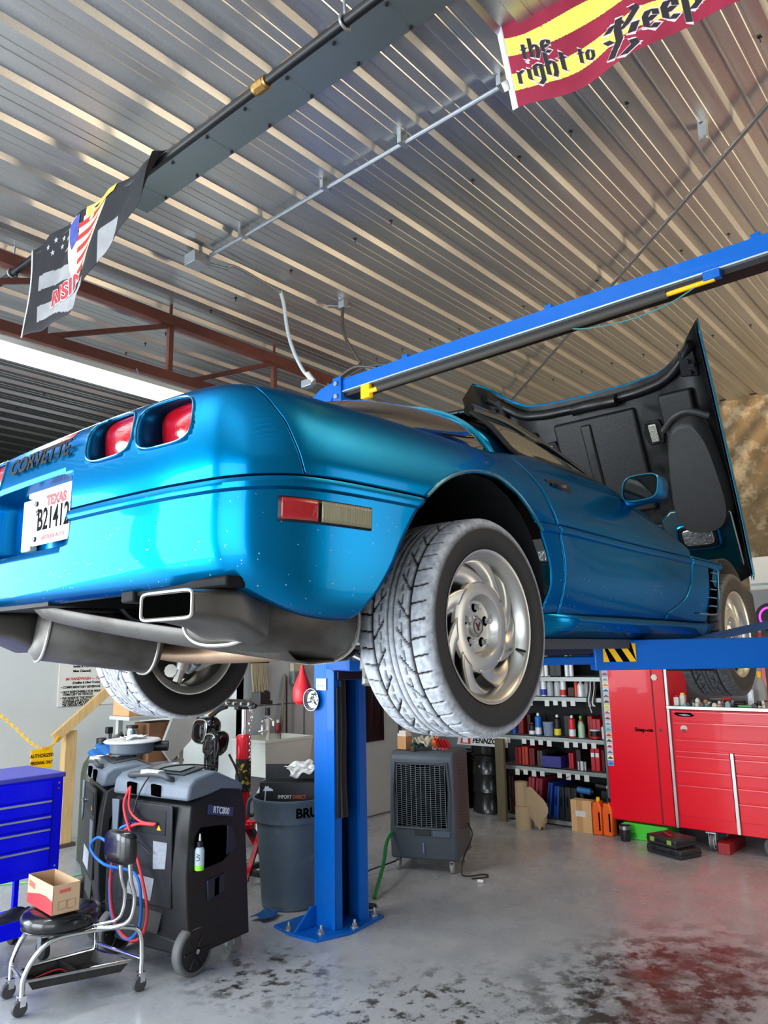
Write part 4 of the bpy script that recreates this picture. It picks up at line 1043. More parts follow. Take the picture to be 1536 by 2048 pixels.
# hazard sticker on the near face
o = V(1.15,-.64,0)-d*.035+nrm*.0668
sk = MB(); sk.prism([(0,0),(.135,0),(.135,.075),(0,.075)], lambda u,v,q: o-d*u+nrm*q+V(0,0,1.61+v), 0, .0012); st = sk.build('hazard_sticker', YELLOW, A1, smooth=0)
sk = MB()
for k in range(3):
    u = -.02+.055*k; P_ = [(max(0,min(.135,u+.0)),.0),(u+.028,0),(u-.0+.0,.075),(u-.028,.075)]
    P_ = [(min(.135,max(0,a)),b) for a,b in ((u+.045,0),(u+.073,0),(u+.028,.075),(u,.075))]
    sk.prism(P_, lambda a,v,q: o-d*a+nrm*q+V(0,0,1.61+v), .0012, .002)
sk.build('sticker_stripe', BLACKTXT, st, smooth=0)
A2 = arm((1.66,1.40),(1.05,.62),.13,1.575,1.69); arm((1.75,1.40),(2.2,.66),.13,1.575,1.69); arm((1.80,-1.60),(2.10,-.86),.11,1.60,1.66)
mb = MB(); mb.bar((1.68,-1.60,1.83),(1.93,-.80,1.695),.02,.035); mb.build('arm_restraint_bar', mat('worn_blue',(70,95,130),.5,.3,noise=.3,nscale=25), t, bevel=.003)
for x,y in ((.95,-.36),(1.05,.62),(2.2,.66)):
    mb = MB(); mb.cyl((x,y,1.63),(x,y,1.668),.05,n=24); mb.cyl((x,y,1.668),(x,y,1.688),.06,n=24); mb.build('lift_pad', RUBBER, t)
mb = MB(); mb.box((1.612,1.445,1.44),(1.619,1.535,1.515)); o_ = mb.build('no_smoking_sticker', WHITE, t, smooth=0)
mb = MB(); text(mb, 'NO', .02, (1.6115,1.492,1.495),(0,-1,0),(0,0,1)); text(mb, 'SMOKING', .018, (1.6115,1.490,1.468),(0,-1,0),(0,0,1)); mb.build('sticker_words', mat('green_ink',(60,150,90),.5), o_, smooth=0)
# magnetic tray and funnel on the column
if True: pass
mt = thing('magnetic_tray', 'round steel magnetic parts dish stuck on the blue lift post', 'parts dish', (1.60,1.56,1.40))
mb = MB(); mb.lathe([(0,0),(.055,0),(.068,-.022),(.072,-.022),(.058,.004),(0,.004)], c=(0,0,0), axis='x', n=32); mb.v = [(1.608+a, 1.56+b, 1.38+c) for a,b,c in mb.v]; mb.build('dish', mat('satin_steel',(150,150,150),.3,.9), mt)
for k in range(9):
    a = random.random()*6.28; r = .008+.03*random.random(); y = 1.56+r*cos(a)*1.1; z = 1.38+r*sin(a)*1.2; b = random.random()*3
    mb = MB(); mb.cyl((1.598,y-.016*cos(b),z-.016*sin(b)),(1.598,y+.016*cos(b),z+.016*sin(b)),.004,n=8); mb.cyl((1.598,y+.012*cos(b),z+.012*sin(b)),(1.598,y+.017*cos(b),z+.017*sin(b)),.007,n=6); mb.build('loose_bolt', CHROME, mt)
fn = thing('red_funnel', 'red plastic funnel hanging beside the blue lift post', 'funnel', (1.72,1.72,1.5))
mb = MB(); mb.lathe([(.012,.10),(.016,.05),(.030,.03),(.062,-.05),(.066,-.10),(.060,-.14),(.040,-.16),(.058,-.135),(.060,-.10),(.026,.03),(.010,.10)], c=(1.70,1.76,1.50), n=28, cap=False); mb.build('cone', mat('red_plastic',(235,40,48),.35), fn)
mb = MB(); mb.cyl((1.70,1.76,1.60),(1.70,1.70,1.64),.004,n=6); mb.build('hook', STEEL, fn)
# ================================================================ LEFT SIDE
# --- blue tool chest
BLU = mat('royal_blue', (0,8,240), .4, coat=.05, spec=.2, noise=.05, nscale=5)
tc = thing('blue_tool_chest', 'bright blue rolling tool chest at the left edge', 'tool chest', (-.02,2.6,0))
MB.T = Matrix(((0,-1,0,2.72),(1,0,0,2.08),(0,0,1,0),(0,0,0,1)))
X0, Y0, Y1 = .30, 2.36, 3.10    # front faces -x ; right side at y=2.36
mb = MB(); mb.box((X0,Y0,.46),(X0+.46,Y1,1.0)); mb.build('cabinet_body', BLU, tc, bevel=.006)
mb = MB(); mb.box((X0-.012,Y0-.006,.985),(X0+.47,Y1,1.012)); mb.build('lid', mat('greyed_blue',(70,70,175),.4,noise=.1,nscale=6), tc, bevel=.005)
for z0,z1 in ((.88,.975),(.795,.872),(.725,.787),(.625,.717),(.50,.617)):
    mb = MB(); mb.box((X0-.014,Y0+.07,z0),(X0,Y1-.02,z1)); dr = mb.build('drawer', BLU, tc, bevel=.003)
    if z0 < .88:
        mb = MB(); mb.box((X0-.026,Y0+.075,z1-.018),(X0-.013,Y1-.02,z1-.006)); mb.build('drawer_pull', mat('brushed_trim',(175,185,205),.3,.9), dr, bevel=.002)
for z in (.955,.925,.50):
    mb = MB(); mb.cyl((X0-.001,Y0+.03,z),(X0-.006,Y0+.03,z),.006,n=12); mb.build('screw', CHROME, tc)
mb = MB(); mb.box((X0-.04,Y0+.02,.175),(X0+.44,Y1,.19)); mb.box((X0-.04,Y0+.02,.19),(X0-.03,Y1,.26)); mb.build('lower_shelf', BLU, tc, bevel=.004)
for x,y in ((X0+.03,Y0+.05),(X0+.42,Y0+.05),(X0+.03,Y1-.05),(X0+.42,Y1-.05)):
    mb = MB(); mb.box((x-.014,y-.014,.19),(x+.014,y+.014,.47)); mb.build('corner_leg', BLU, tc)
    mb = MB(); mb.cyl((x,y-.018,.055),(x,y+.018,.055),.055,n=28); cs = mb.build('caster', RUBBER, tc, bevel=.006)
    mb = MB(); mb.cyl((x,y-.02,.055),(x,y+.02,.055),.025,n=16); mb.build('caster_hub', STEEL, cs)
    mb = MB(); mb.box((x-.022,y-.026,.05),(x+.022,y-.020,.15)); mb.box((x-.022,y+.020,.05),(x+.022,y+.026,.15)); mb.box((x-.025,y-.027,.145),(x+.025,y+.027,.175)); mb.build('caster_fork', ZINC, cs)
MB.T = None
def cloth(name, o, ux, uy, n, amp, m, label, cat, seed=1, group=None):
    rnd = random.Random(seed); ph = [rnd.random()*6 for _ in range(8)]
    o = V(*o); ux = V(*ux); uy = V(*uy); nn = ux.cross(uy).normalized()
    rows = [[o+ux*(i/n-.5+.05*sin(j*.9+ph[0]))+uy*(j/n-.5+.06*sin(i*.7+ph[1]))+nn*(amp*(1+.5*sin(i*.8+ph[2])*cos(j*.9+ph[3])+.4*sin(i*.35+j*.5+ph[4]))) for i in range(n+1)] for j in range(n+1)]
    mb = MB(); mb.grid(rows); ob = mb.build(name, m, None, solid=.003, smooth=80); tag(ob, label, cat, group); return ob
cloth('rag', (.10,2.50,.20), (.40,0,0), (0,.22,0), 14, .035, mat('grey_cloth',(48,48,54),.9), 'dark grey crumpled rag on the blue chest lower shelf', 'rag', 3)

# --- post, handrail, chain and sign
wp = MB(); wp.box((1.52,4.86,0.0),(1.60,4.95,1.03)); 
t = thing('lumber_post', 'pale raw lumber post carrying a sloping handrail', 'wooden post', (1.67,4.9,0))
mb = MB(); mb.box((1.63,4.86,.03),(1.74,4.95,1.02)); mb.build('post', WOOD, t, bevel=.004)
mb = MB(); mb.box((1.60,4.84,0),(1.77,4.97,.03)); mb.build('post_foot', mat('rusty_steel',(90,80,72),.7,.4), t)
mb = MB(); mb.bar((1.50,4.83,.965),(2.55,4.83,1.80),.04,.09); mb.build('handrail', WOOD, t, bevel=.004)
t = thing('bench', 'grey steel wall bench with a slanted gusset, behind the raised rear tyre', 'bench', (1.7,4.2,0))
BG = mat('bench_grey', (172,172,168), .5, noise=.12, nscale=12)
mb = MB(); mb.box((1.40,3.42,1.185),(2.12,3.72,1.215)); mb.build('bench_top', BG, t, bevel=.003)
mb = MB(); mb.prism([(1.80,1.185),(2.12,1.185),(1.98,.98),(1.80,.83),(1.70,.95)], lambda u,v,q:(u,q,v), 3.42,3.45); mb.build('gusset', BG, t, bevel=.003)
for lx in (1.47,2.06):
    mb = MB(); mb.box((lx-.02,3.66,0),(lx+.02,3.70,1.185)); mb.build('bench_leg', BG, t)
mb = MB(); mb.box((1.25,3.46,.82),(1.95,3.72,.84)); mb.build('lower_shelf', BG, t)
def carton(name, lo, hi, label, cat='box', m=None, flap=False, group=None, rot=None):
    mb = MB(); mb.box(lo, hi); ob = mb.build(name, m or CARD, None, bevel=.002, smooth=0); tag(ob, label, cat, group); return ob
carton('cardboard_box', (1.42,3.46,1.217), (1.74,3.70,1.52), 'brown cardboard box on the grey wall bench, half behind the tyre')
carton('cardboard_box', (1.62,3.48,.842), (1.90,3.70,1.15), 'brown cardboard box under the grey bench top', m=mat('dark_card',(135,95,65),.85))
mb = MB(); mb.lathe([(.0,0),(.038,0),(.038,.15),(.034,.155),(.034,.17),(0,.17)], c=(1.42,3.55,.99), n=24); 
t = thing('steel_flask', 'shiny steel cylinder flask below the bench', 'flask', (1.51,3.55,.84))
mb = MB(); mb.lathe([(.0,0),(.05,0),(.05,.25),(.044,.262),(.044,.275)], c=(1.51,3.55,.842), n=28); mb.build('body', mat('flask_steel',(190,190,182),.18,1.0), t)
mb = MB(); mb.lathe([(.047,0),(.047,.022),(0,.022)], c=(1.51,3.55,1.117), n=28); mb.build('lid', mat('flask_lid',(60,60,60),.4,.6), t)
t = thing('pressure_tank', 'olive green round pressure tank with black valve cap', 'tank', (1.60,4.15,0))
mb = MB(); mb.lathe([(0,0),(.13,0),(.165,.03),(.165,.72),(.15,.80),(.10,.87),(.04,.90),(0,.90)], c=(1.60,4.15,.0), n=32); mb.build('vessel', mat('olive_paint',(62,66,52),.45,.2,noise=.2,nscale=9), t)
mb = MB(); mb.cyl((1.60,4.15,.90),(1.60,4.15,1.0),.055,n=20); mb.build('valve_cap', BLACKP, t)
for i,(yy,zz) in enumerate(((4.35,.90),(4.60,.95))):
    pass
carton('striped_carton', (1.28,3.50,.842), (1.42,3.70,.98), 'white carton with red stripe on the bench lower shelf', m=mat('white_card',(215,212,205),.7,dirt=(170,40,40),dscale=9,dlo=.58,dhi=.62))
t = thing('clamp_tool', 'black and steel clamp tool lying on the bench edge', 'clamp', (1.35,3.56,1.0))
mb = MB(); mb.bar((1.26,3.50,1.03),(1.46,3.62,1.08),.02,.02); mb.bar((1.30,3.53,.99),(1.30,3.53,1.12),.03,.03,up=(1,0,0)); mb.build('bar', STEEL, t); mb = MB(); mb.cbox((1.29,3.52,1.12),(.05,.04,.05)); mb.build('jaw', BLACKP, t, bevel=.006)
mb = MB(); mb.box((1.44,3.60,.842),(1.47,3.63,1.07)); mb.build('stand', BLACKP, t)
# wall price sign
t = thing('wall_price_sign', 'white wall sign with black and red service text behind the tyre', 'sign', (2.1,5.19,1.2))
sg_ = MB(); sg_.box((1.69,5.185,1.225),(2.56,5.197,1.86)); sg_.build('board', mat('sign_white',(214,212,204),.5), t)
def wl(s, x, z, size, m, al='LEFT', nm='sign_text'):
    mb = MB(); text(mb, s, size, (x,5.184,z), (1,0,0), (0,0,1), align=al, bold=.0012); mb.build(nm, m, t, smooth=0)
wl('#5 CAPPUCCINO', 1.78,1.742,.045,REDTXT); 
for k,s in enumerate(('(Wash, Hand Dry, Full Service,','Door Jams, Oil Wiped & Dusted','Inside & Out Of Windows,','Mats Cleaned)')): wl(s,1.83,1.695-.045*k,.032,BLACKTXT)
wl('ADD $5', 2.14,1.535,.05,REDTXT); wl('#6 HANDWASH --- To Any Package', 1.76,1.485,.036,REDTXT); wl('(Duallies & Lifted Trucks)',1.83,1.447,.028,BLACKTXT)
for k,s in enumerate(('\u2022 COMPLIMENTARY BEVERAGE','\u2022 NOT RESPONSIBLE FOR PERSONAL','   ITEMS LEFT IN VEHICLE','\u2022 WE RESERVE THE RIGHT TO','   CHARGE AN EXTRA FEE FOR','   EXCESSIVE AMOUNT OF DIRT','   OR GREASE ON ANY VEHICLE')): wl(s,1.715,1.405-[0,.045,.070,.103,.128,.150,.172][k],.030,BLACKTXT)
# yellow chain with sign
t = thing('caution_sign', 'yellow authorized personnel only sign hung on the yellow chain', 'sign', (1.34,4.69,.74))
mb = MB(); mb.box((1.235,4.69,.735),(1.43,4.697,.90)); mb.build('plate', YELLOW, t, bevel=.002)
mb = MB(); text(mb,'AUTHORIZED',.042,(1.333,4.689,.845),(1,0,0),(0,0,1),sx=.78,bold=.001); text(mb,'PERSONNEL ONLY',.038,(1.333,4.689,.785),(1,0,0),(0,0,1),sx=.62,bold=.001); mb.build('lettering', BLACKTXT, t, smooth=0)
t = thing('plastic_chain', 'yellow plastic chain sagging from the wall to the lumber post', 'chain', (1.3,4.7,.9))
pts = catmull([V(1.05,5.15,1.27),V(1.16,4.90,1.10),V(1.27,4.70,.935),V(1.40,4.70,.91),V(1.50,4.78,.96),V(1.56,4.84,1.0)],9)
for k in range(len(pts)-1):
    a = pts[k]; b = pts[k+1]; d = (b-a); c = (a+b)/2; L = d.length*.75; d.normalize(); s_ = V(0,0,1).cross(d).normalized() if k%2 else d.cross(V(0,0,1)).cross(d).normalized()
    mb = MB(); mb.tube([c-d*L*.6+s_*.0, c-d*L*.4+s_*.010, c+d*L*.4+s_*.010, c+d*L*.6, c+d*L*.4-s_*.010, c-d*L*.4-s_*.010], .0045, n=5, closed=True); mb.build('chain_link', YELLOW, t)

# --- refrigerant service machines
SH = mat('shell_black', (15,16,19), .45, bump=.15, bscale=220)
SG = mat('shell_grey', (104,114,126), .45, noise=.06, nscale=8)
SGD = mat('shell_grey_dark', (62,66,72), .5)
def machine(name, label, loc, rz, model, front=True):
    """local frame: front faces -x, width along y, ~0.55 deep, 0.62 wide, 1.0 tall"""
    r = thing(name, label, 'service machine', loc, rz); ORG[r.name] = None
    def B(mb,n,m,**k):
        if not n.startswith(('wheel','axle','caster')): mb.v = [(a*.80,b*1.13,c) for a,b,c in mb.v]
        return mb.build(n, m, k.pop('par', r), world=False, **k)
    mb = MB(); W = .29
    # outer shell: side profile tapered, lofted across width
    prof = [(.02,.10),(-.02,.30),(-.03,.50),(-.01,.72),(.015,.86),(.08,.885),(.30,.93),(.50,.90),(.545,.80),(.56,.5),(.58,.10)]
    rows = []
    for q in (-1,-.97,.97,1):
        k = 1 if abs(q) < 1 else .985
        rows.append([V(.28+(u-.28)*k, q*W*(1.06-.10*max(0,v-.1)), .10+(v-.10)*k) for u,v in prof])
    mb.grid(rows, closed=True); mb.add(rows[0],[tuple(range(len(prof)))]); mb.add(rows[-1],[tuple(range(len(prof)))])
    B(mb,'shell',SH,smooth=40,bevel=.018,seg=3)
    # front recessed centre column
    mb = MB(); mb.prism([(-.20,.33),(.18,.33),(.17,.86),(-.19,.86)], lambda u,v,q:(q,u,v), -.038,-.02); B(mb,'front_panel',mat('panel_black',(22,24,28),.5),bevel=.008)
    mb = MB(); mb.prism([(-.15,.70),(.15,.70),(.15,.83),(-.15,.83)], lambda u,v,q:(q,u,v), -.042,-.036); pt = B(mb,'port_panel',mat('port_dark',(14,14,16),.6),bevel=.006)
    mb = MB()
    B(mb,'nothing',SH) if False else None
    for yy in (.11,.075): 
        mb = MB(); mb.cyl((-.04,yy,.755),(-.075,yy,.755),.011,n=12); B(mb,'port_fitting',CHROME,par=pt)
    mb = MB(); mb.prism([(-.09,.725),(-.12,.725),(-.105,.752)], lambda u,v,q:(q,u,v), -.045,-.0425); B(mb,'warning_triangle',YELLOW,par=pt,smooth=0)
    mb = MB(); mb.prism([(-.07,.52),(-.155,.53),(-.165,.665),(-.065,.665)], lambda u,v,q:(q,u,v), -.041,-.039); B(mb,'info_label',mat('label_grey',(150,155,165),.5,noise=.3,nscale=60),smooth=0)
    mb = MB(); mb.prism([(.12,.37),(-.06,.355),(-.08,.47),(.10,.48)], lambda u,v,q:(q,u,v), -.041,-.039); B(mb,'data_plate',mat('label_pale',(178,182,190),.5,noise=.35,nscale=70),smooth=0)
    mb = MB(); mb.prism([(.10,.20),(-.10,.19),(-.13,.30),(.08,.31)], lambda u,v,q:(q,u,v), -.022,-.012); B(mb,'vent_grille',mat('vent_grey',(70,68,66),.5,.4,noise=.4,nscale=90,stretch=(1,8,1)),smooth=0)
    # front slanted handles of grey trim
    mb = MB(); mb.prism([(.20,.86),(.255,.86),(.235,.60),(.205,.66)], lambda u,v,q:(q,u,v), -.045,-.03); B(mb,'front_trim',SG,bevel=.004)
    # top console
    mb = MB(); mb.prism([(-.02,.885),(.0,.97),(.06,1.0),(.26,1.02),(.52,.93),(.545,.88),(.3,.90)], lambda u,v,q:(u,q,v), -.28,.28); tp = B(mb,'top_console',SG,smooth=40,bevel=.02,seg=3)
    mb = MB(); mb.prism([(.10,1.002),(.28,1.022),(.30,1.035),(.08,1.012)], lambda u,v,q:(u,q,v), -.17,.17); B(mb,'screen_bezel',SGD,bevel=.006,par=tp)
    mb = MB(); mb.prism([(.12,1.02),(.26,1.034),(.26,1.038),(.12,1.024)], lambda u,v,q:(u,q,v), -.12,.12); B(mb,'screen',mat('screen_glass',(60,68,74),.1),par=tp,smooth=0)
    mb = MB(); mb.tube([V(.02,.14,.99),V(-.02,.14,1.0),V(-.03,.0,1.015),V(-.03,-.10,1.015),V(-.02,-.14,1.0),V(.02,-.14,.99)], .017, sub=4, n=10); B(mb,'grab_handle',SGD,smooth=60)
    mb = MB(); mb.box((-.045,-.085,1.012),(.015,.045,1.036)); B(mb,'paper_label',WHITE,bevel=.004,par=tp)
    mb = MB()
    for yy in (.13,-.05):
        q = MB(); q.prism([(yy+.025,.90),(yy-.04,.895),(yy-.03,.955),(yy+.03,.96)], lambda u,v,w:(w,u,v), -.028,.02); B(q,'hose_notch',DARK,par=tp,bevel=.003)
    # side details on -y side (faces right)
    ys = -W*1.0
    mb = MB(); mb.prism([(.04,.52),(.30,.53),(.38,.57),(.33,.72),(.10,.74),(.05,.70)], lambda u,v,q:(u,q,v), ys-.012,ys+.03); B(mb,'side_pocket',DARK,bevel=.006)
    mb = MB(); mb.prism([(.33,.56),(.44,.58),(.40,.70),(.34,.72)], lambda u,v,q:(u,q,v), ys-.016,ys+.01); B(mb,'side_handle_recess',mat('navy_recess',(32,38,52),.5),bevel=.006)
    mb = MB(); mb.prism([(.16,.35),(.32,.37),(.32,.47),(.15,.46)], lambda u,v,q:(u,q,v), ys-.017,ys+.01); B(mb,'side_window',mat('navy_recess'),bevel=.006)
    mb = MB(); mb.prism([(.22,.365),(.26,.37),(.26,.46),(.22,.455)], lambda u,v,q:(u,q,v), ys-.018,ys+.01); B(mb,'window_bar',DARK)
    mb = MB(); mb.prism([(.16,.80),(.40,.755),(.41,.805),(.17,.85)], lambda u,v,q:(u,q,v), ys-.020+.015,ys+.03); bd = B(mb,'model_badge',mat('badge_navy',(48,60,110),.4),smooth=0)
    mb = MB(); text(mb,model,.05,(.285,ys-.0055,.803),V(1,0,-.19),(0.19,0,1),sx=.95,bold=.001); B(mb,'badge_text',WHITETXT,par=bd,smooth=0)
    # wheels and casters
    for sg in (-1,1):
        c = V(.05, sg*.315, .125)
        mb = MB(); mb.cyl(c-V(0,.028,0),c+V(0,.028,0),.125,n=40); wh = B(mb,'wheel',mat('tyre_grey',(98,98,98),.6),bevel=.012)
        for s2 in (-1,1):
            mb = MB(); mb.lathe([(0,0),(.018,0),(.022,-.006),(.09,-.004),(.10,-.001),(.10,.004)], c=(0,0,0), axis='y', n=32); mb.v = [(c.x+a, c.y+s2*(.029-b*s2*s2), c.z+d_) for a,b,d_ in mb.v]; B(mb,'wheel_disc',BLACKP,par=wh)
            for k in range(6):
                a = k*PI/3; q = MB(); q.bar((c.x+.02*cos(a),c.y+s2*.034,c.z+.02*sin(a)),(c.x+.09*cos(a),c.y+s2*.034,c.z+.09*sin(a)),.012,.012,up=(0,1,0)); B(q,'wheel_spoke',BLACKP,par=wh,bevel=.003)
            mb = MB(); mb.cyl((c.x,c.y+s2*.03,c.z),(c.x,c.y+s2*.044,c.z),.013,n=14); B(mb,'axle_cap',CHROME,par=wh)
        mb = MB(); mb.prism([(-.06,.10),(-.05,.22),(.02,.285),(.12,.285),(.20,.22),(.22,.10)], lambda u,v,q:(u,q,v), min(sg*.245,sg*.305), max(sg*.245,sg*.305)) if False else None
        mb = MB(); mb.box((.35,sg*.27-.012,.045),(.43,sg*.27+.012,.11)); mb.cyl((.40,sg*.27,.045),(.40,sg*.27,.10),.02,n=12); cs = B(mb,'caster_bracket',ZINC,bevel=.003)
        mb = MB(); mb.cyl((.42,sg*.27-.016,.047),(.42,sg*.27+.016,.047),.047,n=28); B(mb,'caster_wheel',mat('caster_grey',(120,120,120),.5),bevel=.005,par=cs)
    mb = MB(); mb.prism([(-.24,.10),(.24,.10),(.22,.17),(.0,.20),(-.22,.17)], lambda u,v,q:(q,u,v), .0,.5); B(mb,'skid_base',SH,bevel=.01)
    return r
RZ = radians(8)
M1 = machine('service_machine', 'black and grey service machine nearest the stool, with red and blue hoses', (.61,1.855,0), RZ, 'RTC800')
M2 = machine('service_machine', 'black and grey service machine standing behind its twin', (.74,2.70,0), radians(-20), 'RTC800YF')
def W1(x,y,z): return V(.61,1.855,0)+Matrix.Rotation(RZ,3,'Z')@V(x,y*1.13,z)
def hose(name,label,pts,r,m,cat='hose'):
    mb = MB(); mb.tube([W1(*p) for p in pts], r, n=10, sub=8); ob = mb.build(name, m, None, smooth=60); tag(ob,label,cat); return ob
HR = mat('red_hose',(205,50,58),.4); HB = mat('blue_hose',(30,110,205),.4)
hose('red_hose','red service hose looping down the front of the machine',[(-.03,.13,.93),(-.09,.10,.84),(-.10,.03,.70),(-.10,-.06,.50),(-.10,-.11,.33),(-.09,-.07,.20),(-.08,.03,.155),(-.09,.12,.22),(-.09,.17,.36),(-.09,.17,.55),(-.10,.12,.68),(-.08,.02,.75),(-.05,-.09,.755)],.0085,HR)
hose('blue_hose','blue service hose looping beside the red one on the machine',[(-.05,.04,.75),(-.09,.12,.72),(-.09,.15,.62),(-.11,.26,.66),(-.12,.31,.60),(-.10,.22,.52),(-.09,.0,.50),(-.095,-.06,.36),(-.09,-.04,.22),(-.08,.06,.155),(-.09,.15,.25),(-.09,.18,.42),(-.08,.17,.50)],.0085,HB)
hose('red_hose','short red hose from the grey console to the port panel',[(-.03,.12,.94),(-.07,.08,.83),(-.07,.0,.77),(-.05,-.10,.76)],.007,HR)
hose('rubber_cable','thin black cord draped over the machine console',[(.30,-.20,1.03),(.15,-.10,1.05),(.02,-.02,1.03),(-.04,.03,.93),(-.07,.05,.80),(-.07,.06,.70),(-.06,-.08,.60)],.0045,BLACKP,'cord')
t = thing('dye_bottle', 'small clear bottle of UV dye with green liquid on the machine side', 'bottle', W1(.05,-.312,.53))
ORG[t.name] = None
R = Matrix.Rotation(RZ,3,'Z')
mb = MB(); mb.lathe([(0,.0),(.024,0),(.026,.006),(.026,.028)], n=24); mb.build('liquid', mat('green_dye',(150,235,70),.2,emit=None), t, world=False)
mb = MB(); mb.lathe([(.026,.028),(.026,.10),(.018,.118),(0,.118)], n=24); mb.build('bottle_body', mat('milky_plastic',(185,205,215),.3), t, world=False)
mb = MB(); mb.lathe([(.017,.118),(.017,.145),(.008,.15)], n=20); mb.build('cap', BLACKP, t, world=False); mb = MB(); mb.lathe([(.007,.15),(.004,.185),(.003,.185)], n=12); mb.build('nozzle', WHITE, t, world=False)
mb = MB(); text(mb,'UV',.028,(-.021,-.0175,.07),V(0,0,1),V(-.7,.7,0)); mb.build('marking', BLACKTXT, t, world=False, smooth=0)
# things on the rear machine
def W2(x,y,z): return V(.74,2.70,0)+Matrix.Rotation(radians(-20),3,'Z')@V(x,y,z)
p = W2(.22,-.02,1.045)
t = thing('filter_housing', 'round grey plastic housing on top of the rear service machine', 'housing', p)
mb = MB(); mb.lathe([(0,.0),(.13,0),(.14,.01),(.145,.065),(.15,.07)], c=tuple(p), n=40); mb.build('drum', mat('grey_plastic',(92,102,110),.4), t)
mb = MB(); mb.lathe([(.0,.07),(.18,.072),(.185,.078),(.175,.088),(0,.086)], c=tuple(p), n=40); mb.build('rim_plate', mat('pale_lid',(205,208,208),.5), t)
mb = MB(); mb.cyl(p+V(.12,-.05,.035),p+V(.2,-.12,.035),.034,n=20); mb.build('spout', BLACKP, t)
cloth('latex_glove', p+V(.02,.02,.092), (.16,0,0), (0,.12,0), 12, .012, mat('white_glove',(222,224,230),.6), 'white glove lying on the grey round housing', 'glove', 5)
cloth('shop_towel', W2(.10,.22,1.045), (.13,.10,.06), (-.08,.22,-.02), 14, .018, mat('blue_cloth',(18,86,150),.85), 'blue shop towel draped on the rear machine top', 'towel', 8)
# coil of black cables behind the machines
t = thing('cable_coil', 'tangle of black cables piled behind the service machines', 'cables', (1.75,2.75,.5))
for k in range(9):
    rnd = random.Random(k); c = V(1.75+.04*rnd.random(),2.80+.05*rnd.random(),.90+.10*rnd.random()); r1 = .13+.07*rnd.random(); tl = rnd.random()*.5
    mb = MB(); mb.tube([c+V(.5*r1*cos(a),r1*cos(a+.2),r1*.45*sin(a)+.04*sin(3*a+k)+tl*.1*cos(a)) for a in [2*PI*i/14 for i in range(14)]], .009, n=6, sub=2, closed=True); mb.build('cable_loop', BLACKP, t)
mb = MB(); mb.tube([V(1.76,2.62,.95),V(1.80,2.56,.80),V(1.82,2.52,.5),V(1.80,2.58,.02)], .009, sub=4); mb.build('cable_tail', BLACKP, t)
mb = MB(); mb.cyl((1.78,2.84,0),(1.78,2.84,.92),.02,n=12); mb.cyl((1.78,2.84,0),(1.78,2.84,.02),.12,n=24); mb.build('cable_stand', BLACKP, t)

# --- mechanic stool
CH = mat('stool_chrome', (215,216,214), .14, 1.0)
VIN = mat('black_vinyl', (16,16,19), .28, coat=.4, bump=.08, bscale=25)
sx_, sy_ = .115, 1.86
t = thing('mechanic_stool', 'chrome rolling mechanic stool with black padded seat and tool tray', 'stool', (sx_,sy_,0))
mb = MB(); mb.lathe([(0,.335),(.155,.335),(.175,.345),(.186,.37),(.186,.395),(.172,.415),(.12,.424),(0,.428)], c=(sx_,sy_,0), n=48); mb.build('seat', VIN, t, smooth=70)
mb = MB(); mb.tube([V(sx_+.178*cos(a),sy_+.178*sin(a),.348) for a in [2*PI*k/40 for k in range(40)]], .004, n=6, closed=True); mb.build('seat_piping', VIN, t)
cas = [V(-.085,1.80,0),V(.43,1.60,0),V(-.03,2.05,0),V(.40,2.00,0)]
def arch_leg(a, b):
    h = .315; pts = [a+V(0,0,.10), a+V(0,0,.10)+(b-a)*.01+V(0,0,.08)*.9, a+(b-a)*.10+V(0,0,.26), a+(b-a)*.24+V(0,0,h), a+(b-a)*.5+V(0,0,h+.01), b+(a-b)*.16+V(0,0,h), b+(a-b)*.03+V(0,0,.28), b+V(0,0,.18), b+V(0,0,.10)]
    mb = MB(); mb.tube(pts, .0125, n=12, sub=6); mb.build('frame_leg', CH, t, smooth=60)
arch_leg(cas[0],cas[1]); arch_leg(cas[2],cas[3])
for a,b in ((0,2),(1,3)):
    mb = MB(); A_ = cas[a].lerp(cas[b],0)+V(0,0,.15); B_ = cas[b]+V(0,0,.15); mb.cyl(A_,B_,.008,n=10); mb.build('cross_rail', CH, t)
for c in cas:
    mb = MB(); mb.cyl(c+V(0,0,.07),c+V(0,0,.11),.012,n=12); mb.box((c.x-.014,c.y-.020,.045),(c.x+.014,c.y-.015,.085)); mb.box((c.x-.014,c.y+.015,.045),(c.x+.014,c.y+.020,.085)); mb.box((c.x-.016,c.y-.021,.08),(c.x+.016,c.y+.021,.09)); cf = mb.build('caster_fork', CHROME, t)
    mb = MB(); mb.cyl((c.x-.008,c.y-.012,.036),(c.x-.008,c.y+.012,.036),.036,n=28); mb.build('caster_wheel', mat('caster_dark',(70,70,72),.5), cf, bevel=.004)
# backrest post: two bent tubes and pad
for dy in (-.045,.045):
    mb = MB(); e = V(.75,-.66,0)*0
    mb.tube([V(.22,1.72+dy,.335),V(.28,1.66+dy,.335),V(.325,1.60+dy,.37),V(.335,1.58+dy,.47),V(.31,1.58+dy,.56),V(.30,1.58+dy,.66),V(.305,1.57+dy,.74)], .011, n=10, sub=6); mb.build('back_tube', CH, t, smooth=60)
mb = MB(); rr = []
for k,(d_,s_) in enumerate(((-.045,.6),(-.04,.88),(-.02,1),(.015,1),(.035,.9),(.04,.6))):
    rr.append([V(.285+d_*.8+ .0*u, 1.60+u*s_-d_*.6, .715+v*s_) for u,v in se_outline(0,0,.095,.082,4,k=32)])
mb.grid(rr, closed=True); mb.add(rr[0],[tuple(range(32))]); mb.add(rr[-1],[tuple(range(32))]); mb.build('backrest', VIN, t, smooth=60)
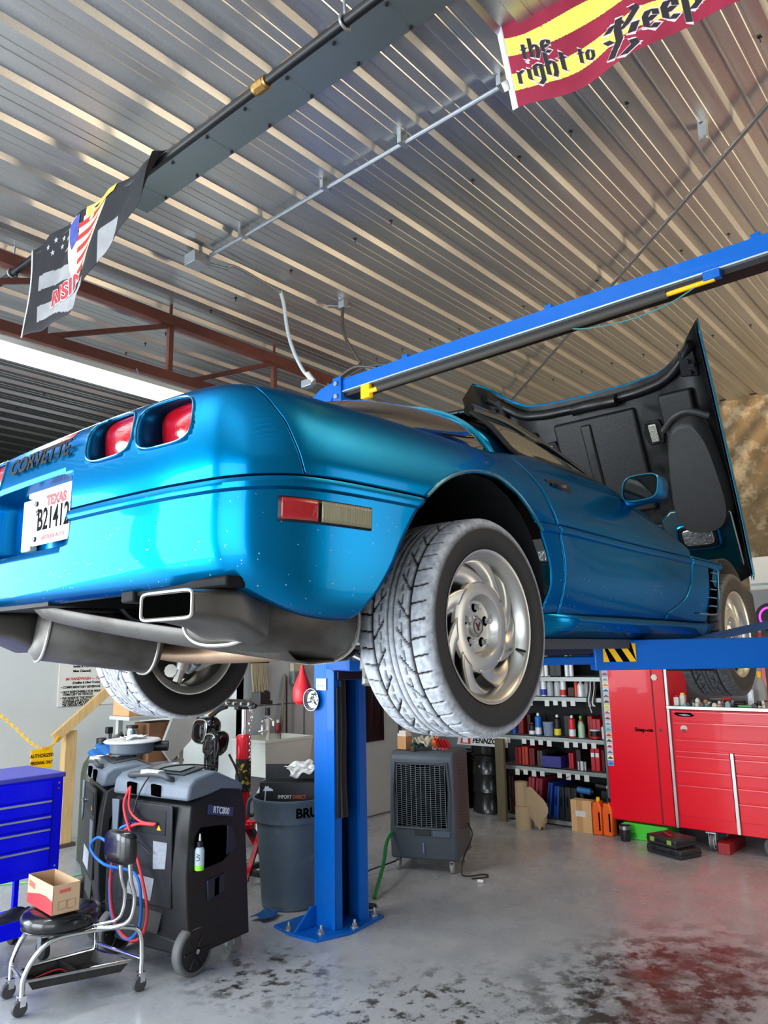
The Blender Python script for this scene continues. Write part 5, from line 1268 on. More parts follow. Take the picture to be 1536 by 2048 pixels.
# tool tray
P0,P1,P2,P3 = V(-.05,1.83,.135),V(.40,1.66,.135),V(.37,1.96,.135),V(-.0,2.01,.135)
mb = MB(); quad = [P0,P1,P2,P3]; cen = sum(quad,V(0,0,0))/4
inn_ = [cen+(q-cen)*.86-V(0,0,.05) for q in quad]
mb.add(quad+inn_, [(0,1,5,4),(1,2,6,5),(2,3,7,6),(3,0,4,7),(4,5,6,7)]); mb.build('tool_tray', mat('worn_tray',(48,46,44),.4,.3,noise=.5,nscale=25), t, solid=.004, smooth=0)
mb = MB(); mb.tube(quad, .009, n=8, closed=True); mb.build('tray_rail', CH, t)
mb = MB(); m_ = (inn_[0]+inn_[1])/2; n_ = (inn_[2]+inn_[3])/2; mb.bar(m_+V(0,0,.022), n_+V(0,0,.022), .006,.045); mb.build('tray_divider', BLACKP, t)
def on_tray(nm,label,pts,r,m,cat):
    mb = MB(); mb.tube([V(*p) for p in pts], r, n=8, sub=5); ob = mb.build(nm,m,None,smooth=60); tag(ob,label,cat)
on_tray('test_lead','red test lead coiled in the stool tray',[(.02,1.92,.10),(.08,1.90,.115),(.14,1.885,.12),(.18,1.87,.10),(.20,1.85,.095)],.004,HR,'test lead')
on_tray('test_lead','black test lead in the stool tray',[(.0,1.90,.096),(.05,1.86,.10),(.11,1.84,.11),(.16,1.86,.10),(.10,1.90,.097)],.004,BLACKP,'test lead')
on_tray('pliers','black handled pliers lying in the stool tray',[(.04,1.96,.10),(.10,1.95,.105),(.17,1.95,.10)],.008,BLACKP,'pliers')
# open box on seat
t = thing('open_glove_box', 'open tan and red cardboard box on the black stool seat', 'box', (.085,1.885,.43))
c = V(.085,1.885,.432); ax = V(-.09,-.996,0).normalized(); ay = V(.996,-.09,0).normalized()
def bx(u0,u1,v0,v1,z0,z1,nm,m,par,**k):
    mb = MB(); P_ = [c+ax*u+ay*v for u,v in ((u0,v0),(u1,v0),(u1,v1),(u0,v1))]
    mb.add([q+V(0,0,z0) for q in P_]+[q+V(0,0,z1) for q in P_], [(0,3,2,1),(4,5,6,7),(0,1,5,4),(1,2,6,5),(2,3,7,6),(3,0,4,7)]); return mb.build(nm,m,par,smooth=0,**k)
TAN = mat('tan_card',(205,170,135),.8); RC = mat('red_print',(200,45,50),.6)
L_, W_ = .165,.068
bx(-L_,L_,-W_,-W_+.003,0,.135,'front_wall',TAN,t); bx(-L_,L_,W_-.003,W_,0,.135,'back_wall',TAN,t); bx(-L_,-L_+.003,-W_,W_,0,.135,'end_wall',TAN,t); bx(L_-.003,L_,-W_,W_,0,.135,'end_wall',TAN,t); bx(-L_,L_,-W_,W_,0,.003,'floor_panel',TAN,t)
mb = MB(); mb.prism([(-L_,0),(L_,0),(L_,.065),(.08,.075),(0,.072),(-L_,.045)], lambda u,v,q: c+ax*u+ay*q+V(0,0,v), -W_-.001,-W_); mb.build('red_band', RC, t, smooth=0)
mb = MB(); mb.prism([(-L_+.02,.085),(-L_+.10,.078),(-L_+.10,.106),(-L_+.02,.113)], lambda u,v,q: c+ax*u+ay*q+V(0,0,v), -W_-.001,-W_); mb.build('red_logo', mat('faded_red',(215,95,85),.7), t, smooth=0)
mb = MB(); mb.prism([(-.035,.095),(.02,.098),(.02,.114),(-.035,.111)], lambda u,v,q: c+ay*u+ax*q+V(0,0,v), L_,L_+.001); mb.build('red_logo', mat('faded_red'), t, smooth=0)
for u0 in (-.04,.005):
    mb = MB(); mb.tube([c+ay*(u0+a_)+ax*(L_+.001)+V(0,0,b_) for a_,b_ in ((0,.02),(.04,.022),(.04,.06),(0,.058))], .0008, n=4, closed=True); mb.build('care_symbol', mat('grey_ink',(120,100,90),.7), t)
mb = MB(); mb.box((.05,1.86,.437),(.12,2.0,.50)); mb.build('contents', mat('brown_parts',(60,50,42),.7,noise=.5,nscale=40), t, bevel=.01)
# --- red transmission jack
RJ = mat('jack_red',(200,14,34),.3,coat=.5)
jx,jy = 1.93,2.66
t = thing('transmission_jack', 'tall red hydraulic jack holding a black cradle, beside the sink', 'jack', (jx,jy,0))
mb = MB(); mb.cyl((jx,jy,.42),(jx,jy,1.06),.056,n=32); cy = mb.build('cylinder', RJ, t)
mb = MB(); mb.lathe([(.057,.66),(.0585,.66),(.0585,.90),(.057,.90)], c=(jx,jy,0), n=32, cap=False); mb.build('warning_label', mat('label_dark',(30,28,22),.5,dirt=(200,170,60),dscale=30,dlo=.56,dhi=.6), cy)
mb = MB(); mb.lathe([(.056,1.06),(.045,1.075),(.03,1.08)], c=(jx,jy,0), n=32); mb.build('collar', RJ, t)
mb = MB(); mb.cyl((jx,jy,1.06),(jx,jy,1.30),.020,n=16); mb.build('ram', CHROME, t)
mb = MB(); mb.lathe([(.10,.40),(.10,.43),(.06,.44)], c=(jx,jy,0), n=32); mb.build('flange', RJ, t)
for a in (.3,1.9,3.4,5.0):
    mb = MB(); e = V(jx+.42*cos(a),jy+.42*sin(a),.075); mb.bar((jx+.05*cos(a),jy+.05*sin(a),.41),e,.03,.05); mb.bar((jx,jy,.09),e,.04,.04); mb.build('base_leg', mat('jack_black',(20,20,22),.4), t, bevel=.003)
    mb = MB(); mb.cyl((e.x-.015,e.y,.033),(e.x+.015,e.y,.033),.033,n=20); mb.build('caster', RUBBER, t)
mb = MB(); mb.bar((jx+.02,jy-.2,.42),(jx,jy-.05,.03),.02,.04); mb.bar((jx,jy-.03,.42),(jx+.1,jy-.22,.10),.03,.03); mb.build('brace', RJ, t)
mb = MB(); mb.tube([V(jx,jy-.06,.45),V(jx,jy-.16,.46),V(jx,jy-.20,.50),V(jx,jy-.14,.58)], .014, sub=3); mb.build('release_pedal', RJ, t)
mb = MB(); mb.bar((jx-.05,jy+.30,1.30),(jx-.05,jy-.20,1.30),.03,.03); mb.bar((jx+.05,jy+.30,1.32),(jx+.05,jy-.26,1.32),.03,.03); mb.bar((jx-.08,jy+.0,1.28),(jx+.1,jy+.0,1.28),.05,.03); mb.bar((jx,jy-.05,1.32),(jx,jy-.26,1.40),.05,.03); mb.box((jx-.06,jy-.26,1.31),(jx+.04,jy-.16,1.40)); mb.build('cradle', mat('oily_steel',(52,50,48),.4,.6,noise=.4,nscale=20), t, bevel=.004)
for k in range(6):
    mb = MB(); yy = jy+.28-.09*k; mb.cyl((jx-.07,yy,1.315),(jx-.10,yy,1.315),.012,n=8); mb.build('cradle_bolt', CHROME, t)
t = thing('safety_chain', 'bright steel chain dangling from the red jack cradle', 'chain', (jx-.07,2.50,1.1))
for k in range(17):
    z = 1.30-.024*k; yy = 2.50-(.03*sin((k-1)*.9) if k < 6 else .0); a = (k%2)*PI/2
    ring = [V(jx-.07+.008*cos(q)*cos(a), yy+.008*cos(q)*sin(a), z+.016*sin(q)) for q in [2*PI*i/10 for i in range(10)]]
    mb = MB(); mb.tube(ring, .0028, n=5, closed=True); mb.build('chain_link', CHROME, t)
# black moulded knee brace / shroud strapped on the cradle
t = thing('black_shroud', 'black moulded engine shroud with silver edging hung on the jack', 'engine shroud', (1.86,3.0,.95))
for (cy_,cz_,w_,h_,x_) in ((3.10,1.09,.12,.11,1.88),(2.92,1.00,.09,.10,1.84)):
    mb = MB(); rr = []
    for d_,s_ in ((-.05,.45),(-.045,.8),(-.01,1),(.05,1.0),(.09,.8)):
        rr.append([V(x_+d_, cy_+u*s_, cz_+v*s_) for u,v in se_outline(0,0,w_,h_,3,k=28,sk=-.25)])
    mb.grid(rr, closed=True); mb.add(rr[0],[tuple(range(28))]); mb.add(rr[-1],[tuple(range(28))]); sh_ = mb.build('moulded_shell', BLACKG, t, smooth=60)
    mb = MB(); mb.tube([q+V(-.004,0,0) for q in rr[1][2:20]], .005, n=6); mb.build('silver_edging', mat('silver_edge',(190,190,180),.3,.7), sh_)
mb = MB(); mb.tube([V(1.90,3.20,1.18),V(1.90,3.24,1.12),V(1.90,3.22,1.02)], .016, sub=3); mb.build('strap', BLACKP, t); mb = MB(); mb.tube([V(1.90,3.05,1.20),V(1.92,2.95,1.26),V(1.93,2.88,1.28)], .02, sub=3); mb.build('strap', BLACKP, t)
# grey bag/oil can yellow tag
carton('orange_tag', (1.95,3.06,1.20), (1.97,3.14,1.25), 'small orange tag by the jack cradle', 'tag', mat('orange_tag',(225,160,30),.6))
# ================================================================ MIDDLE AND RIGHT
# sink
t = thing('utility_sink', 'cream plastic utility sink against the grey wall, left of the lift post', 'sink', (2.68,3.2,0))
CR = mat('cream_tub', (205,208,200), .4, noise=.05, nscale=6)
sx0,sx1,sy0,sy1 = 2.42,2.98,2.98,3.44
mb = MB(); o_ = [V(sx0,sy0,.96),V(sx1,sy0,.96),V(sx1,sy1,.96),V(sx0,sy1,.96)]; c = sum(o_,V(0,0,0))/4
def sc_(P_,k,z): return [V(c.x+(p.x-c.x)*k,c.y+(p.y-c.y)*k,z) for p in P_]
rows = [sc_(o_,.90,.66),sc_(o_,.985,.94),sc_(o_,1.0,.94),sc_(o_,1.0,.965),sc_(o_,.95,.965),sc_(o_,.86,.69)]
mb.grid(rows, closed=True); mb.add(rows[-1],[(0,1,2,3)]); mb.add(rows[0],[(0,1,2,3)]); mb.build('tub', CR, t, smooth=0, bevel=.008)
for x,y in ((2.5,3.05),(2.92,3.05),(2.5,3.38),(2.92,3.38)):
    mb = MB(); mb.cyl((x,y,0),(x,y,.68),.015,n=10); mb.build('leg', STEEL, t)
mb = MB(); mb.tube([V(2.76,3.42,.96),V(2.76,3.42,1.08),V(2.76,3.36,1.12),V(2.76,3.28,1.10),V(2.76,3.26,1.05)], .012, sub=4); mb.cyl((2.70,3.42,.99),(2.82,3.42,.99),.012,n=10); mb.build('faucet', CHROME, t)
t = thing('soap_bottle', 'small dark red bottle with white cap on the sink edge', 'bottle', (2.72,3.0,.965)); 
t2 = t
mb = MB(); mb.lathe([(0,.966),(.022,.966),(.024,.975),(.024,1.04),(.014,1.06)], c=(2.93,3.40,0), n=20); mb.build('bottle_body', mat('dark_red_plastic',(120,20,30),.3), t)
mb = MB(); mb.lathe([(.013,1.06),(.013,1.085),(0,1.09)], c=(2.93,3.40,0), n=16); mb.build('cap', WHITE, t)
def rod(name,label,cat,a,b,r,m,extra=None):
    t = thing(name,label,cat,(a[0],a[1],0)); mb = MB(); mb.cyl(a,b,r,n=10); mb.build('handle', m, t)
    if extra: extra(t)
    return t
def bristles(p, m):
    def f(t):
        mb = MB(); mb.cbox(p,(.22,.05,.04)); mb.build('head', m, t, bevel=.005); mb = MB(); mb.cbox((p[0],p[1],p[2]-.05),(.24,.06,.07)); mb.build('bristles', mat('straw',(150,130,95),.9,noise=.5,nscale=60,stretch=(8,1,.3)), t)
    return f
rod('push_broom','long wooden broom leaning on the wall beside the sink','broom',(2.80,3.30,.10),(3.08,3.47,1.50),.011,mat('broom_wood',(110,95,70),.6),bristles((2.78,3.28,.09),BLACKP))
rod('mop_handle','thin black mop handle standing against the grey wall','mop',(3.08,3.44,.02),(3.09,3.46,1.48),.009,BLACKP)
rod('mop_handle','dark slanted mop handle behind the broom','mop',(2.88,3.44,.06),(3.07,3.47,1.40),.008,mat('dark_rod',(50,52,50),.5))
t = thing('caulk_tube', 'white tube with black cap leaning on the wall above the sink', 'tube', (2.83,3.43,0))
mb = MB(); mb.cyl((2.83,3.43,.60),(2.83,3.43,1.13),.021,n=16); mb.build('tube_body', WHITE, t); mb = MB(); mb.cyl((2.83,3.43,1.13),(2.83,3.43,1.20),.023,n=16); mb.build('cap', BLACKP, t)
t = thing('string_mop', 'tan string mop head hung high on the wall, left of the broom', 'mop', (2.72,3.44,1.3)); 
for k in range(16):
    x = 2.66+.011*k; mb = MB(); mb.tube([V(x,3.46,1.62),V(x+.01*sin(k),3.45,1.48),V(x+.012*cos(k*2),3.44,1.36-.01*(k%3)),V(2.74+(x-2.74)*.4,3.44,1.27+.02*(k%4))], .008, n=6, sub=3); mb.build('mop_strand', mat('mop_tan',(150,138,112),.9), t)
mb = MB(); mb.cyl((2.64,3.46,1.62),(2.86,3.46,1.62),.014,n=10); mb.build('mop_bar', BLACKP, t)
t = thing('wall_box', 'small grey electrical box with cable on the grey wall near the lift post', 'electrical box', (3.2,3.46,1.45))
mb = MB(); mb.box((3.16,3.43,1.40),(3.32,3.495,1.52)); mb.build('box_body', mat('box_grey',(110,112,108),.5), t, bevel=.004); mb = MB(); mb.box((3.16,3.44,1.52),(3.32,3.495,1.60)); mb.build('upper_cover', mat('box_tan',(170,165,140),.5), t, bevel=.004)
mb = MB(); mb.cyl((3.20,3.485,1.40),(3.20,3.485,.2),.005,n=6); mb.build('cable', mat('cable_grey',(120,120,120),.5), t)
t = thing('maroon_wall_panel', 'dark maroon ribbed panel on the wall right of the blue post', 'wall panel', (4.28,3.44,.75))
mb = MB(); 
mb.box((4.02,3.445,.76),(4.50,3.458,1.62)); mb.build('panel', mat('maroon',(48,14,18),.35), t, bevel=.01)
for k in range(4):
    q = MB(); q.box((4.08+.11*k,3.437,.78),(4.13+.11*k,3.446,1.60)); q.build('panel_rib', mat('maroon_dark',(22,12,14),.3), t, bevel=.003)
# white jug with blue label
t = thing('white_jug', 'white plastic jug with dark blue label on the floor behind the grey trash can', 'jug', (2.2,2.70,0))
mb = MB(); mb.prism([(2.15,0),(2.45,0),(2.45,.62),(2.38,.70),(2.22,.70),(2.15,.60)], lambda u,v,q:(u,q,v), 2.58,2.78); mb.build('jug_body', WHITE, t, bevel=.02, seg=3); mb = MB(); mb.box((2.17,2.575,.44),(2.36,2.582,.60)); mb.build('label', mat('navy_label',(18,20,70),.5), t)
mb = MB(); mb.box((2.145,2.60,.44),(2.152,2.76,.60)); mb.build('label', mat('navy_label'), t)
# trash can
t = thing('trash_can', 'round grey rubbish can behind the blue lift post', 'trash can', (1.86,2.02,0)); cx,cy = 1.86,2.03
TG = mat('can_grey', (88,102,114), .5, noise=.1, nscale=7, dirt=(125,135,140), dscale=6, dlo=.6, dhi=.8)
mb = MB(); mb.lathe([(0,.0),(.195,0),(.205,.01),(.245,.55),(.262,.555),(.272,.68),(.278,.69),(.278,.705),(.262,.705),(.245,.66),(.19,.02),(0,.02)], c=(cx,cy,0), n=64, cap=False); mb.build('can_body', TG, t, smooth=35)
for a in (radians(115), radians(-65)):
    e = V(cos(a),sin(a),0); n_ = V(-e.y,e.x,0); b0 = V(cx,cy,0)+e*.26
    mb = MB(); mb.tube([b0+n_*.09+V(0,0,.70),b0+e*.035+n_*.085+V(0,0,.66),b0+e*.045+n_*.06+V(0,0,.57),b0+e*.045-n_*.06+V(0,0,.57),b0+e*.035-n_*.085+V(0,0,.66),b0-n_*.09+V(0,0,.70)], .014, sub=3); mb.build('handle', TG, t)
mb = MB(); e = V(-.93,-.36,0)*1; 
mb2 = MB(); vs,fs = text_geo('BRUTE', .085, .001, bold=.003); 
a0 = atan2(1.66-cy+.06, 1.62-cx-.02)
pts = []
for (u,v,w_) in vs:
    a = radians(259)+u/.272; pts.append((cx+(.270+w_)*cos(a), cy+(.270+w_)*sin(a), .625+v))
mb2.add(pts, fs); mb2.build('can_lettering', BLACKTXT, t, smooth=0)
BKB = mat('black_carton', (22,24,28), .5)
t = thing('parts_carton', 'black printed parts carton sticking up out of the grey trash can', 'box', (1.86,2.03,.60))
ax_ = V(.55,-.835,0); ay_ = V(.835,.55,0); c0 = V(1.85,2.05,0)
def obx(mb,u0,u1,v0,v1,z0,z1):
    P_ = [c0+ax_*u+ay_*v for u,v in ((u0,v0),(u1,v0),(u1,v1),(u0,v1))]
    return mb.add([q+V(0,0,z0) for q in P_]+[q+V(0,0,z1) for q in P_], [(0,3,2,1),(4,5,6,7),(0,1,5,4),(1,2,6,5),(2,3,7,6),(3,0,4,7)])
mb = MB(); obx(mb,-.19,.21,-.09,.09,.40,.80); mb.build('carton', BKB, t, smooth=0, bevel=.002)
mb = MB(); obx(mb,-.20,.215,.092,.098,.72,.90); mb.build('open_flap', BKB, t, smooth=0)
fo = lambda u,z: c0+ax_*u-ay_*.0915+V(0,0,z)
mb = MB(); text(mb,'IMPORT',.034,fo(-.01,.705),ax_,(0,0,1),sx=.8); mb.build('white_lettering', WHITETXT, t, smooth=0)
mb = MB(); text(mb,'DIRECT',.034,fo(.095,.705),ax_,(0,0,1),sx=.8); mb.build('orange_lettering', mat('orange_ink',(210,90,50),.5), t, smooth=0)
mb = MB()
mb.prism([(-.17,.62),(-.11,.62),(-.105,.66),(-.13,.675),(-.165,.66)], lambda u,v,q: fo(u,v)-ay_*q, 0,.001); mb.prism([(-.165,.745),(-.09,.745),(-.10,.76),(-.12,.765),(-.125,.775),(-.15,.775),(-.155,.76)], lambda u,v,q: fo(u,v)-ay_*q, 0,.001); mb.prism([(-.155,.67),(-.148,.67),(-.142,.75),(-.149,.75)], lambda u,v,q: fo(u,v)-ay_*q, 0,.001)
mb.build('printed_part_picture', mat('print_grey',(200,210,220),.5,noise=.3,nscale=80), t, smooth=0)
mb = MB(); mb.prism([(-.09,.630),(-.02,.630),(-.02,.634),(-.09,.634)], lambda u,v,q: fo(u,v)-ay_*q, 0,.001); mb.prism([(-.09,.640),(-.05,.640),(-.05,.644),(-.09,.644)], lambda u,v,q: fo(u,v)-ay_*q, 0,.001); mb.build('small_print', WHITETXT, t, smooth=0)
cloth('plastic_wrap', (1.90,1.98,.86), (.16,-.1,.02), (.05,.12,.06), 16, .03, mat('clear_wrap',(205,205,200),.15,coat=.8), 'crumpled clear plastic wrap on the black carton', 'plastic wrap', 11)

# evaporative cooler
t = thing('evaporative_cooler', 'dark grey evaporative air cooler on casters standing on the floor', 'air cooler', (3.2,1.8,0), 0)
ORG[t.name] = None; t.rotation_euler = (0,0,0); t.location = (0,0,0); t.location = (2.99,1.76,0); t.rotation_euler = (0,0,radians(-20)+PI*0)
# local: front faces -x, width along y
t.rotation_euler = (0,0,radians(-20)*-1)
CGm = mat('cooler_grey', (72,80,88), .5, noise=.12, nscale=8)
B_ = lambda mb,n,m,par=None,**k: mb.build(n, m, par or t, world=False, **k)
hw = .27
mb = MB()
mb.prism([(0,.09),(-.02,.30),(-.01,.86),(.03,.90),(.40,.90),(.44,.86),(.45,.09)], lambda u,v,q:(u,q*(1-.06*max(0,(v-.3))),v), -hw, hw); cb = B_(mb,'housing',CGm,bevel=.02,seg=3)
mb = MB(); mb.prism([(-.20,.34),(.20,.34),(.215,.60),(.20,.80),(-.20,.80),(-.215,.60)], lambda u,v,q:(q,u,v), -.024,-.0185); B_(mb,'grille_opening',DARK,smooth=0)
mb = MB()
for side in (-1,1):
    for k in range(30):
        z = .35+.0152*k; mb.bar((-.03,0,z-.012),(-.03,side*.20,z+.012),.004,.0042,up=(0,0,1))
gr = B_(mb,'louvre_grille',CGm,smooth=0)
mb = MB()
for k in range(11):
    y = -.20+.04*k; mb.bar((-.031,y,.34),(-.031,y,.80),.003,.003,up=(0,1,0))
B_(mb,'grille_bars',mat('bar_grey',(120,128,132),.5),smooth=0)
mb = MB(); mb.tube([V(-.024,y,z) for y,z in ((-.225,.325),(.225,.325),(.235,.58),(.215,.82),(-.215,.82),(-.235,.58))], .008, n=6, closed=True); B_(mb,'grille_frame',CGm)
mb = MB(); mb.box((-.026,-.07,.275),(-.016,.06,.318)); B_(mb,'control_recess',mat('cooler_dark',(48,52,58),.5),bevel=.003)
mb = MB(); mb.box((-.026,-.225,.27),(-.016,-.085,.318)); B_(mb,'badge_plate',mat('cooler_light',(88,98,112),.4),bevel=.003)
mb = MB(); mb.box((-.025,-.015,.15),(-.019,-.003,.22)); B_(mb,'water_gauge',mat('gauge_blue',(110,125,160),.3))
mb = MB()
for k in range(22):
    z = .30+.024*k; w = hw*(1-.06*max(0,z-.3)); mb.bar((.10,-w-.004,z+.02),(.38,-w-.004,z-.02),.006,.006)
B_(mb,'side_louvres',mat('cooler_brown',(78,66,62),.5),smooth=0)
for x in (.04,.40):
    for sg in (-1,1):
        mb = MB(); mb.cyl((x,sg*.22-.012,.035),(x,sg*.22+.012,.035),.035,n=24); cw = B_(mb,'caster_wheel',mat('caster_pale',(150,150,145),.5),bevel=.004)
        mb = MB(); mb.box((x-.02,sg*.22-.018,.035),(x+.02,sg*.22-.013,.09)); mb.box((x-.02,sg*.22+.013,.035),(x+.02,sg*.22+.018,.09)); mb.box((x-.02,sg*.22-.018,.08),(x+.02,sg*.22+.018,.092)); B_(mb,'caster_fork',ZINC,par=cw)
mb = MB(); mb.tube([V(.30,-.285,.32),V(.32,-.31,.22),V(.10,-.30,.12),V(.0,-.30,.02),V(-.02,-.36,.008),V(.06,-.46,.008),V(.0,-.5,.008),V(-.08,-.40,.008)], .0055, n=6, sub=6); B_(mb,'power_cord',BLACKP)
R20 = Matrix.Rotation(radians(20),3,'Z')
def WC(x,y,z): return V(2.99,1.76,0)+R20@V(x,y,z)
p = WC(.10,.17,.905)
t1 = thing('small_carton', 'brown and white small carton on top left of the cooler', 'box', p)
mb = MB(); mb.cbox(p+V(0,0,.05),(.08,.09,.10)); mb.build('lower_box', CARD, t1, bevel=.002); mb = MB(); mb.cbox(p+V(0,0,.113),(.078,.088,.024)); mb.cbox(p+V(0,0,.135),(.06,.07,.02)); mb.build('upper_box', mat('pale_card',(215,200,185),.7), t1, bevel=.002)
cloth('shop_rag', WC(.12,.0,.915), (.20,.06,0), (-.05,.16,0), 16, .05, mat('cream_rag',(190,184,165),.9), 'cream rag heaped on top of the cooler', 'rag', 21)
cloth('green_glove', WC(.07,.04,.91), (.12,.02,0), (0,.10,0), 12, .03, mat('green_cloth',(45,62,62),.9), 'dark green glove under the cream rag on the cooler', 'glove', 22)
for k in range(5):
    p = WC(.12-.012*k,-.10-.028*k,.905); t1 = thing('caliper_tool', 'red handled hand tool in the row along the cooler top', 'hand tool', p, 0, 'red hand tools on the cooler')
    mb = MB(); mb.bar(p+V(.02,0,.015),p+V(-.02,.012,.085),.012,.022); mb.build('red_handle', mat('tool_red',(170,25,32),.4), t1, bevel=.003); mb = MB(); mb.bar(p+V(-.025,.0,.02),p+V(-.05,.0,.012),.010,.012); mb.build('steel_jaw', CHROME, t1)
p = WC(.12,-.085,.905); t1 = thing('orange_tool', 'orange tool standing left of the red hand tools', 'hand tool', p); mb = MB(); mb.cbox(p+V(0,0,.05),(.05,.04,.05)); mb.build('head', mat('bright_orange',(240,95,25),.5), t1, bevel=.006); mb = MB(); mb.cbox(p+V(0,0,.012),(.04,.035,.024)); mb.build('foot', WHITE, t1, bevel=.003); mb = MB(); mb.cyl(p+V(0,0,.07),p+V(.02,.0,.12),.008); mb.build('lever', mat('bright_orange'), t1)
mb = MB(); mb.lathe([(0,0),(.02,0),(.024,.02),(.014,.035),(0,.035)], c=tuple(WC(.03,.075,.90)), n=20); tag(mb.build('hose_plug', mat('brass_dark',(95,80,60),.5,.5), None), 'small dark brass plug on the cooler front edge', 'plug')

# oil drums with sign
DR = mat('drum_black', (14,14,16), .3, coat=.4)
def drum(x,y,z,label):
    t = thing('oil_drum', label, 'drum', (x,y,z), 0, 'black oil drums by the shelf'); h = .60; r = .20
    mb = MB(); mb.lathe([(0,0),(r,0),(r+.006,.01),(r,.02),(r,h*.33),(r+.008,h*.36),(r,h*.39),(r,h*.64),(r+.008,h*.67),(r,h*.70),(r,h-.02),(r+.006,h-.01),(r-.01,h),(r-.012,h-.012),(0,h-.012)], c=(x,y,z), n=40, cap=False); mb.build('drum_body', DR, t)
    mb = MB(); mb.cyl((x-r-.004,y,z+h*.8),(x-r-.018,y,z+h*.8),.014,n=12); mb.build('bung', CHROME, t)
    mb = MB(); mb.tube([V(x+(r+.004)*cos(a),y+(r+.004)*sin(a),z+h*.9) for a in [2*PI*k/32 for k in range(32)]], .006, n=6, closed=True); mb.build('clamp_ring', mat('ring_dark',(50,50,52),.3,.7), t)
drum(5.30,2.62,0,'black oil drum at the bottom left of the shelving'); 
t = thing('oil_tank', 'black upper tank sitting on the drum beside the shelving', 'tank', (5.3,2.62,.6)); mb = MB(); mb.lathe([(0,.602),(.20,.602),(.205,.62),(.205,1.20),(.19,1.25),(0,1.27)], c=(5.30,2.62,0), n=36); mb.build('tank_body', DR, t); mb = MB(); mb.cyl((5.10,2.55,.70),(5.10,2.55,1.05),.03,n=12); mb.build('pipe', mat('pipe_dark',(45,46,48),.4), t)
drum(5.30,3.08,0,'black oil drum behind the air cooler')
t = thing('brand_sign', 'white oil brand sign with a red square emblem above the black drums', 'sign', (5.0,2.5,.7))
mb = MB(); mb.prism([(2.86,.70),(2.22,.70),(2.22,.805),(2.83,.805)], lambda u,v,q:(q,u,v), 5.02,5.03); mb.build('board', WHITE, t, bevel=.003)
mb = MB(); mb.prism([(2.81,.715),(2.68,.715),(2.68,.795),(2.79,.795)], lambda u,v,q:(q,u,v), 5.017,5.0195); mb.build('emblem_square', REDTXT, t); mb = MB(); mb.prism([(2.78,.725),(2.71,.725),(2.71,.77),(2.745,.785),(2.77,.785)], lambda u,v,q:(q,u,v), 5.014,5.0165); em = mb.build('emblem_bell', WHITETXT, t)
mb = MB(); text(mb,'PENNZOIL',.075,(5.016,2.655,.752),(0,-1,0),(0,0,1),align='LEFT',shear=.25,bold=.002); mb.build('lettering', BLACKTXT, t, smooth=0)
t = MB(); t.box((4.90,2.20,0),(4.94,2.30,.80)); o_ = t.build('wood_board', mat('old_board',(95,85,60),.8,noise=.4,nscale=10,stretch=(6,6,.6)), None, bevel=.003); tag(o_, 'weathered board standing upright left of the shelving', 'board')

# ---- shelving
SM = mat('shelf_grey', (150,154,152), .4, .6)
t = thing('shelving_unit', 'grey steel shelving loaded with cans, bottles and tool cases', 'shelf unit', (5.28,1.75,0))
SZ = [.06,.535,.835,1.225,1.42,1.62]; Y_A, Y_B = 2.33, 1.17
for z in SZ:
    mb = MB(); mb.box((5.05,Y_B,z-.045),(5.06,Y_A,z)); mb.box((5.05,Y_B,z-.006),(5.52,Y_A,z)); mb.box((5.045,Y_B,z-.028),(5.05,Y_A,z-.018)); sh = mb.build('shelf_board', SM, t, smooth=0)
    if z > .5:
        for k in range(11 if z < 1.4 else 0):
            if (k*7+int(z*10))%5 == 0: continue
            y = Y_A-.10-.095*k; q = MB(); q.box((5.043,y-.028,z-.085-.01*(k%2)),(5.046,y+.022,z-.035)); q.build('price_tag', WHITE, sh, smooth=0)
for x in (5.05,5.50):
    for y in (Y_A,Y_B-.02):
        mb = MB(); mb.box((x,y,0),(x+.03,y+.022,1.9)); mb.build('upright', mat('upright_grey',(105,108,108),.45,.5), t, smooth=0)
mb = MB(); mb.box((5.53,Y_B,.02),(5.535,Y_A,1.9)); mb.build('back_panel', mat('shelf_back',(28,28,30),.7), t, smooth=0)
cnt = [0]
def sp(y, z, d=0): return V(5.12+d, y, z)
def spray(y,z,r,h,body,cap,label,band=None,shoulder=True,group=None):
    p = sp(y,z); t = thing('spray_can', label, 'spray can', p, 0, group)
    mb = MB(); mb.lathe([(0,0),(r,0),(r,h*.80),(r*.75,h*.85),(r*.4,h*.87)], c=tuple(p), n=18); mb.build('can_body', mat('c_%d_%d_%d'%body, body, .35, .1), t)
    mb = MB(); mb.lathe([(r*.45,h*.87),(r*.42,h*.98),(r*.2,h),(0,h)], c=tuple(p), n=14); mb.build('cap', mat('c_%d_%d_%d'%cap, cap, .4), t)
    if band:
        mb = MB(); mb.lathe([(r*1.01,h*.05),(r*1.01,h*.35)], c=tuple(p), n=18, cap=False); mb.build('label_band', mat('c_%d_%d_%d'%band, band, .4), t)
    return t
def bottle(y,z,w,h,body,cap,label,name='bottle'):
    p = sp(y,z); t = thing(name, label, 'bottle', p)
    mb = MB(); mb.lathe([(0,0),(w,0),(w*1.02,h*.05),(w,h*.6),(w*.7,h*.74),(w*.35,h*.80),(w*.35,h*.86)], c=tuple(p), n=18); mb.build('bottle_body', mat('c_%d_%d_%d'%body, body, .3), t)
    mb = MB(); mb.lathe([(w*.42,h*.85),(w*.42,h),(0,h)], c=tuple(p), n=14); mb.build('cap', mat('c_%d_%d_%d'%cap, cap, .4), t); return t
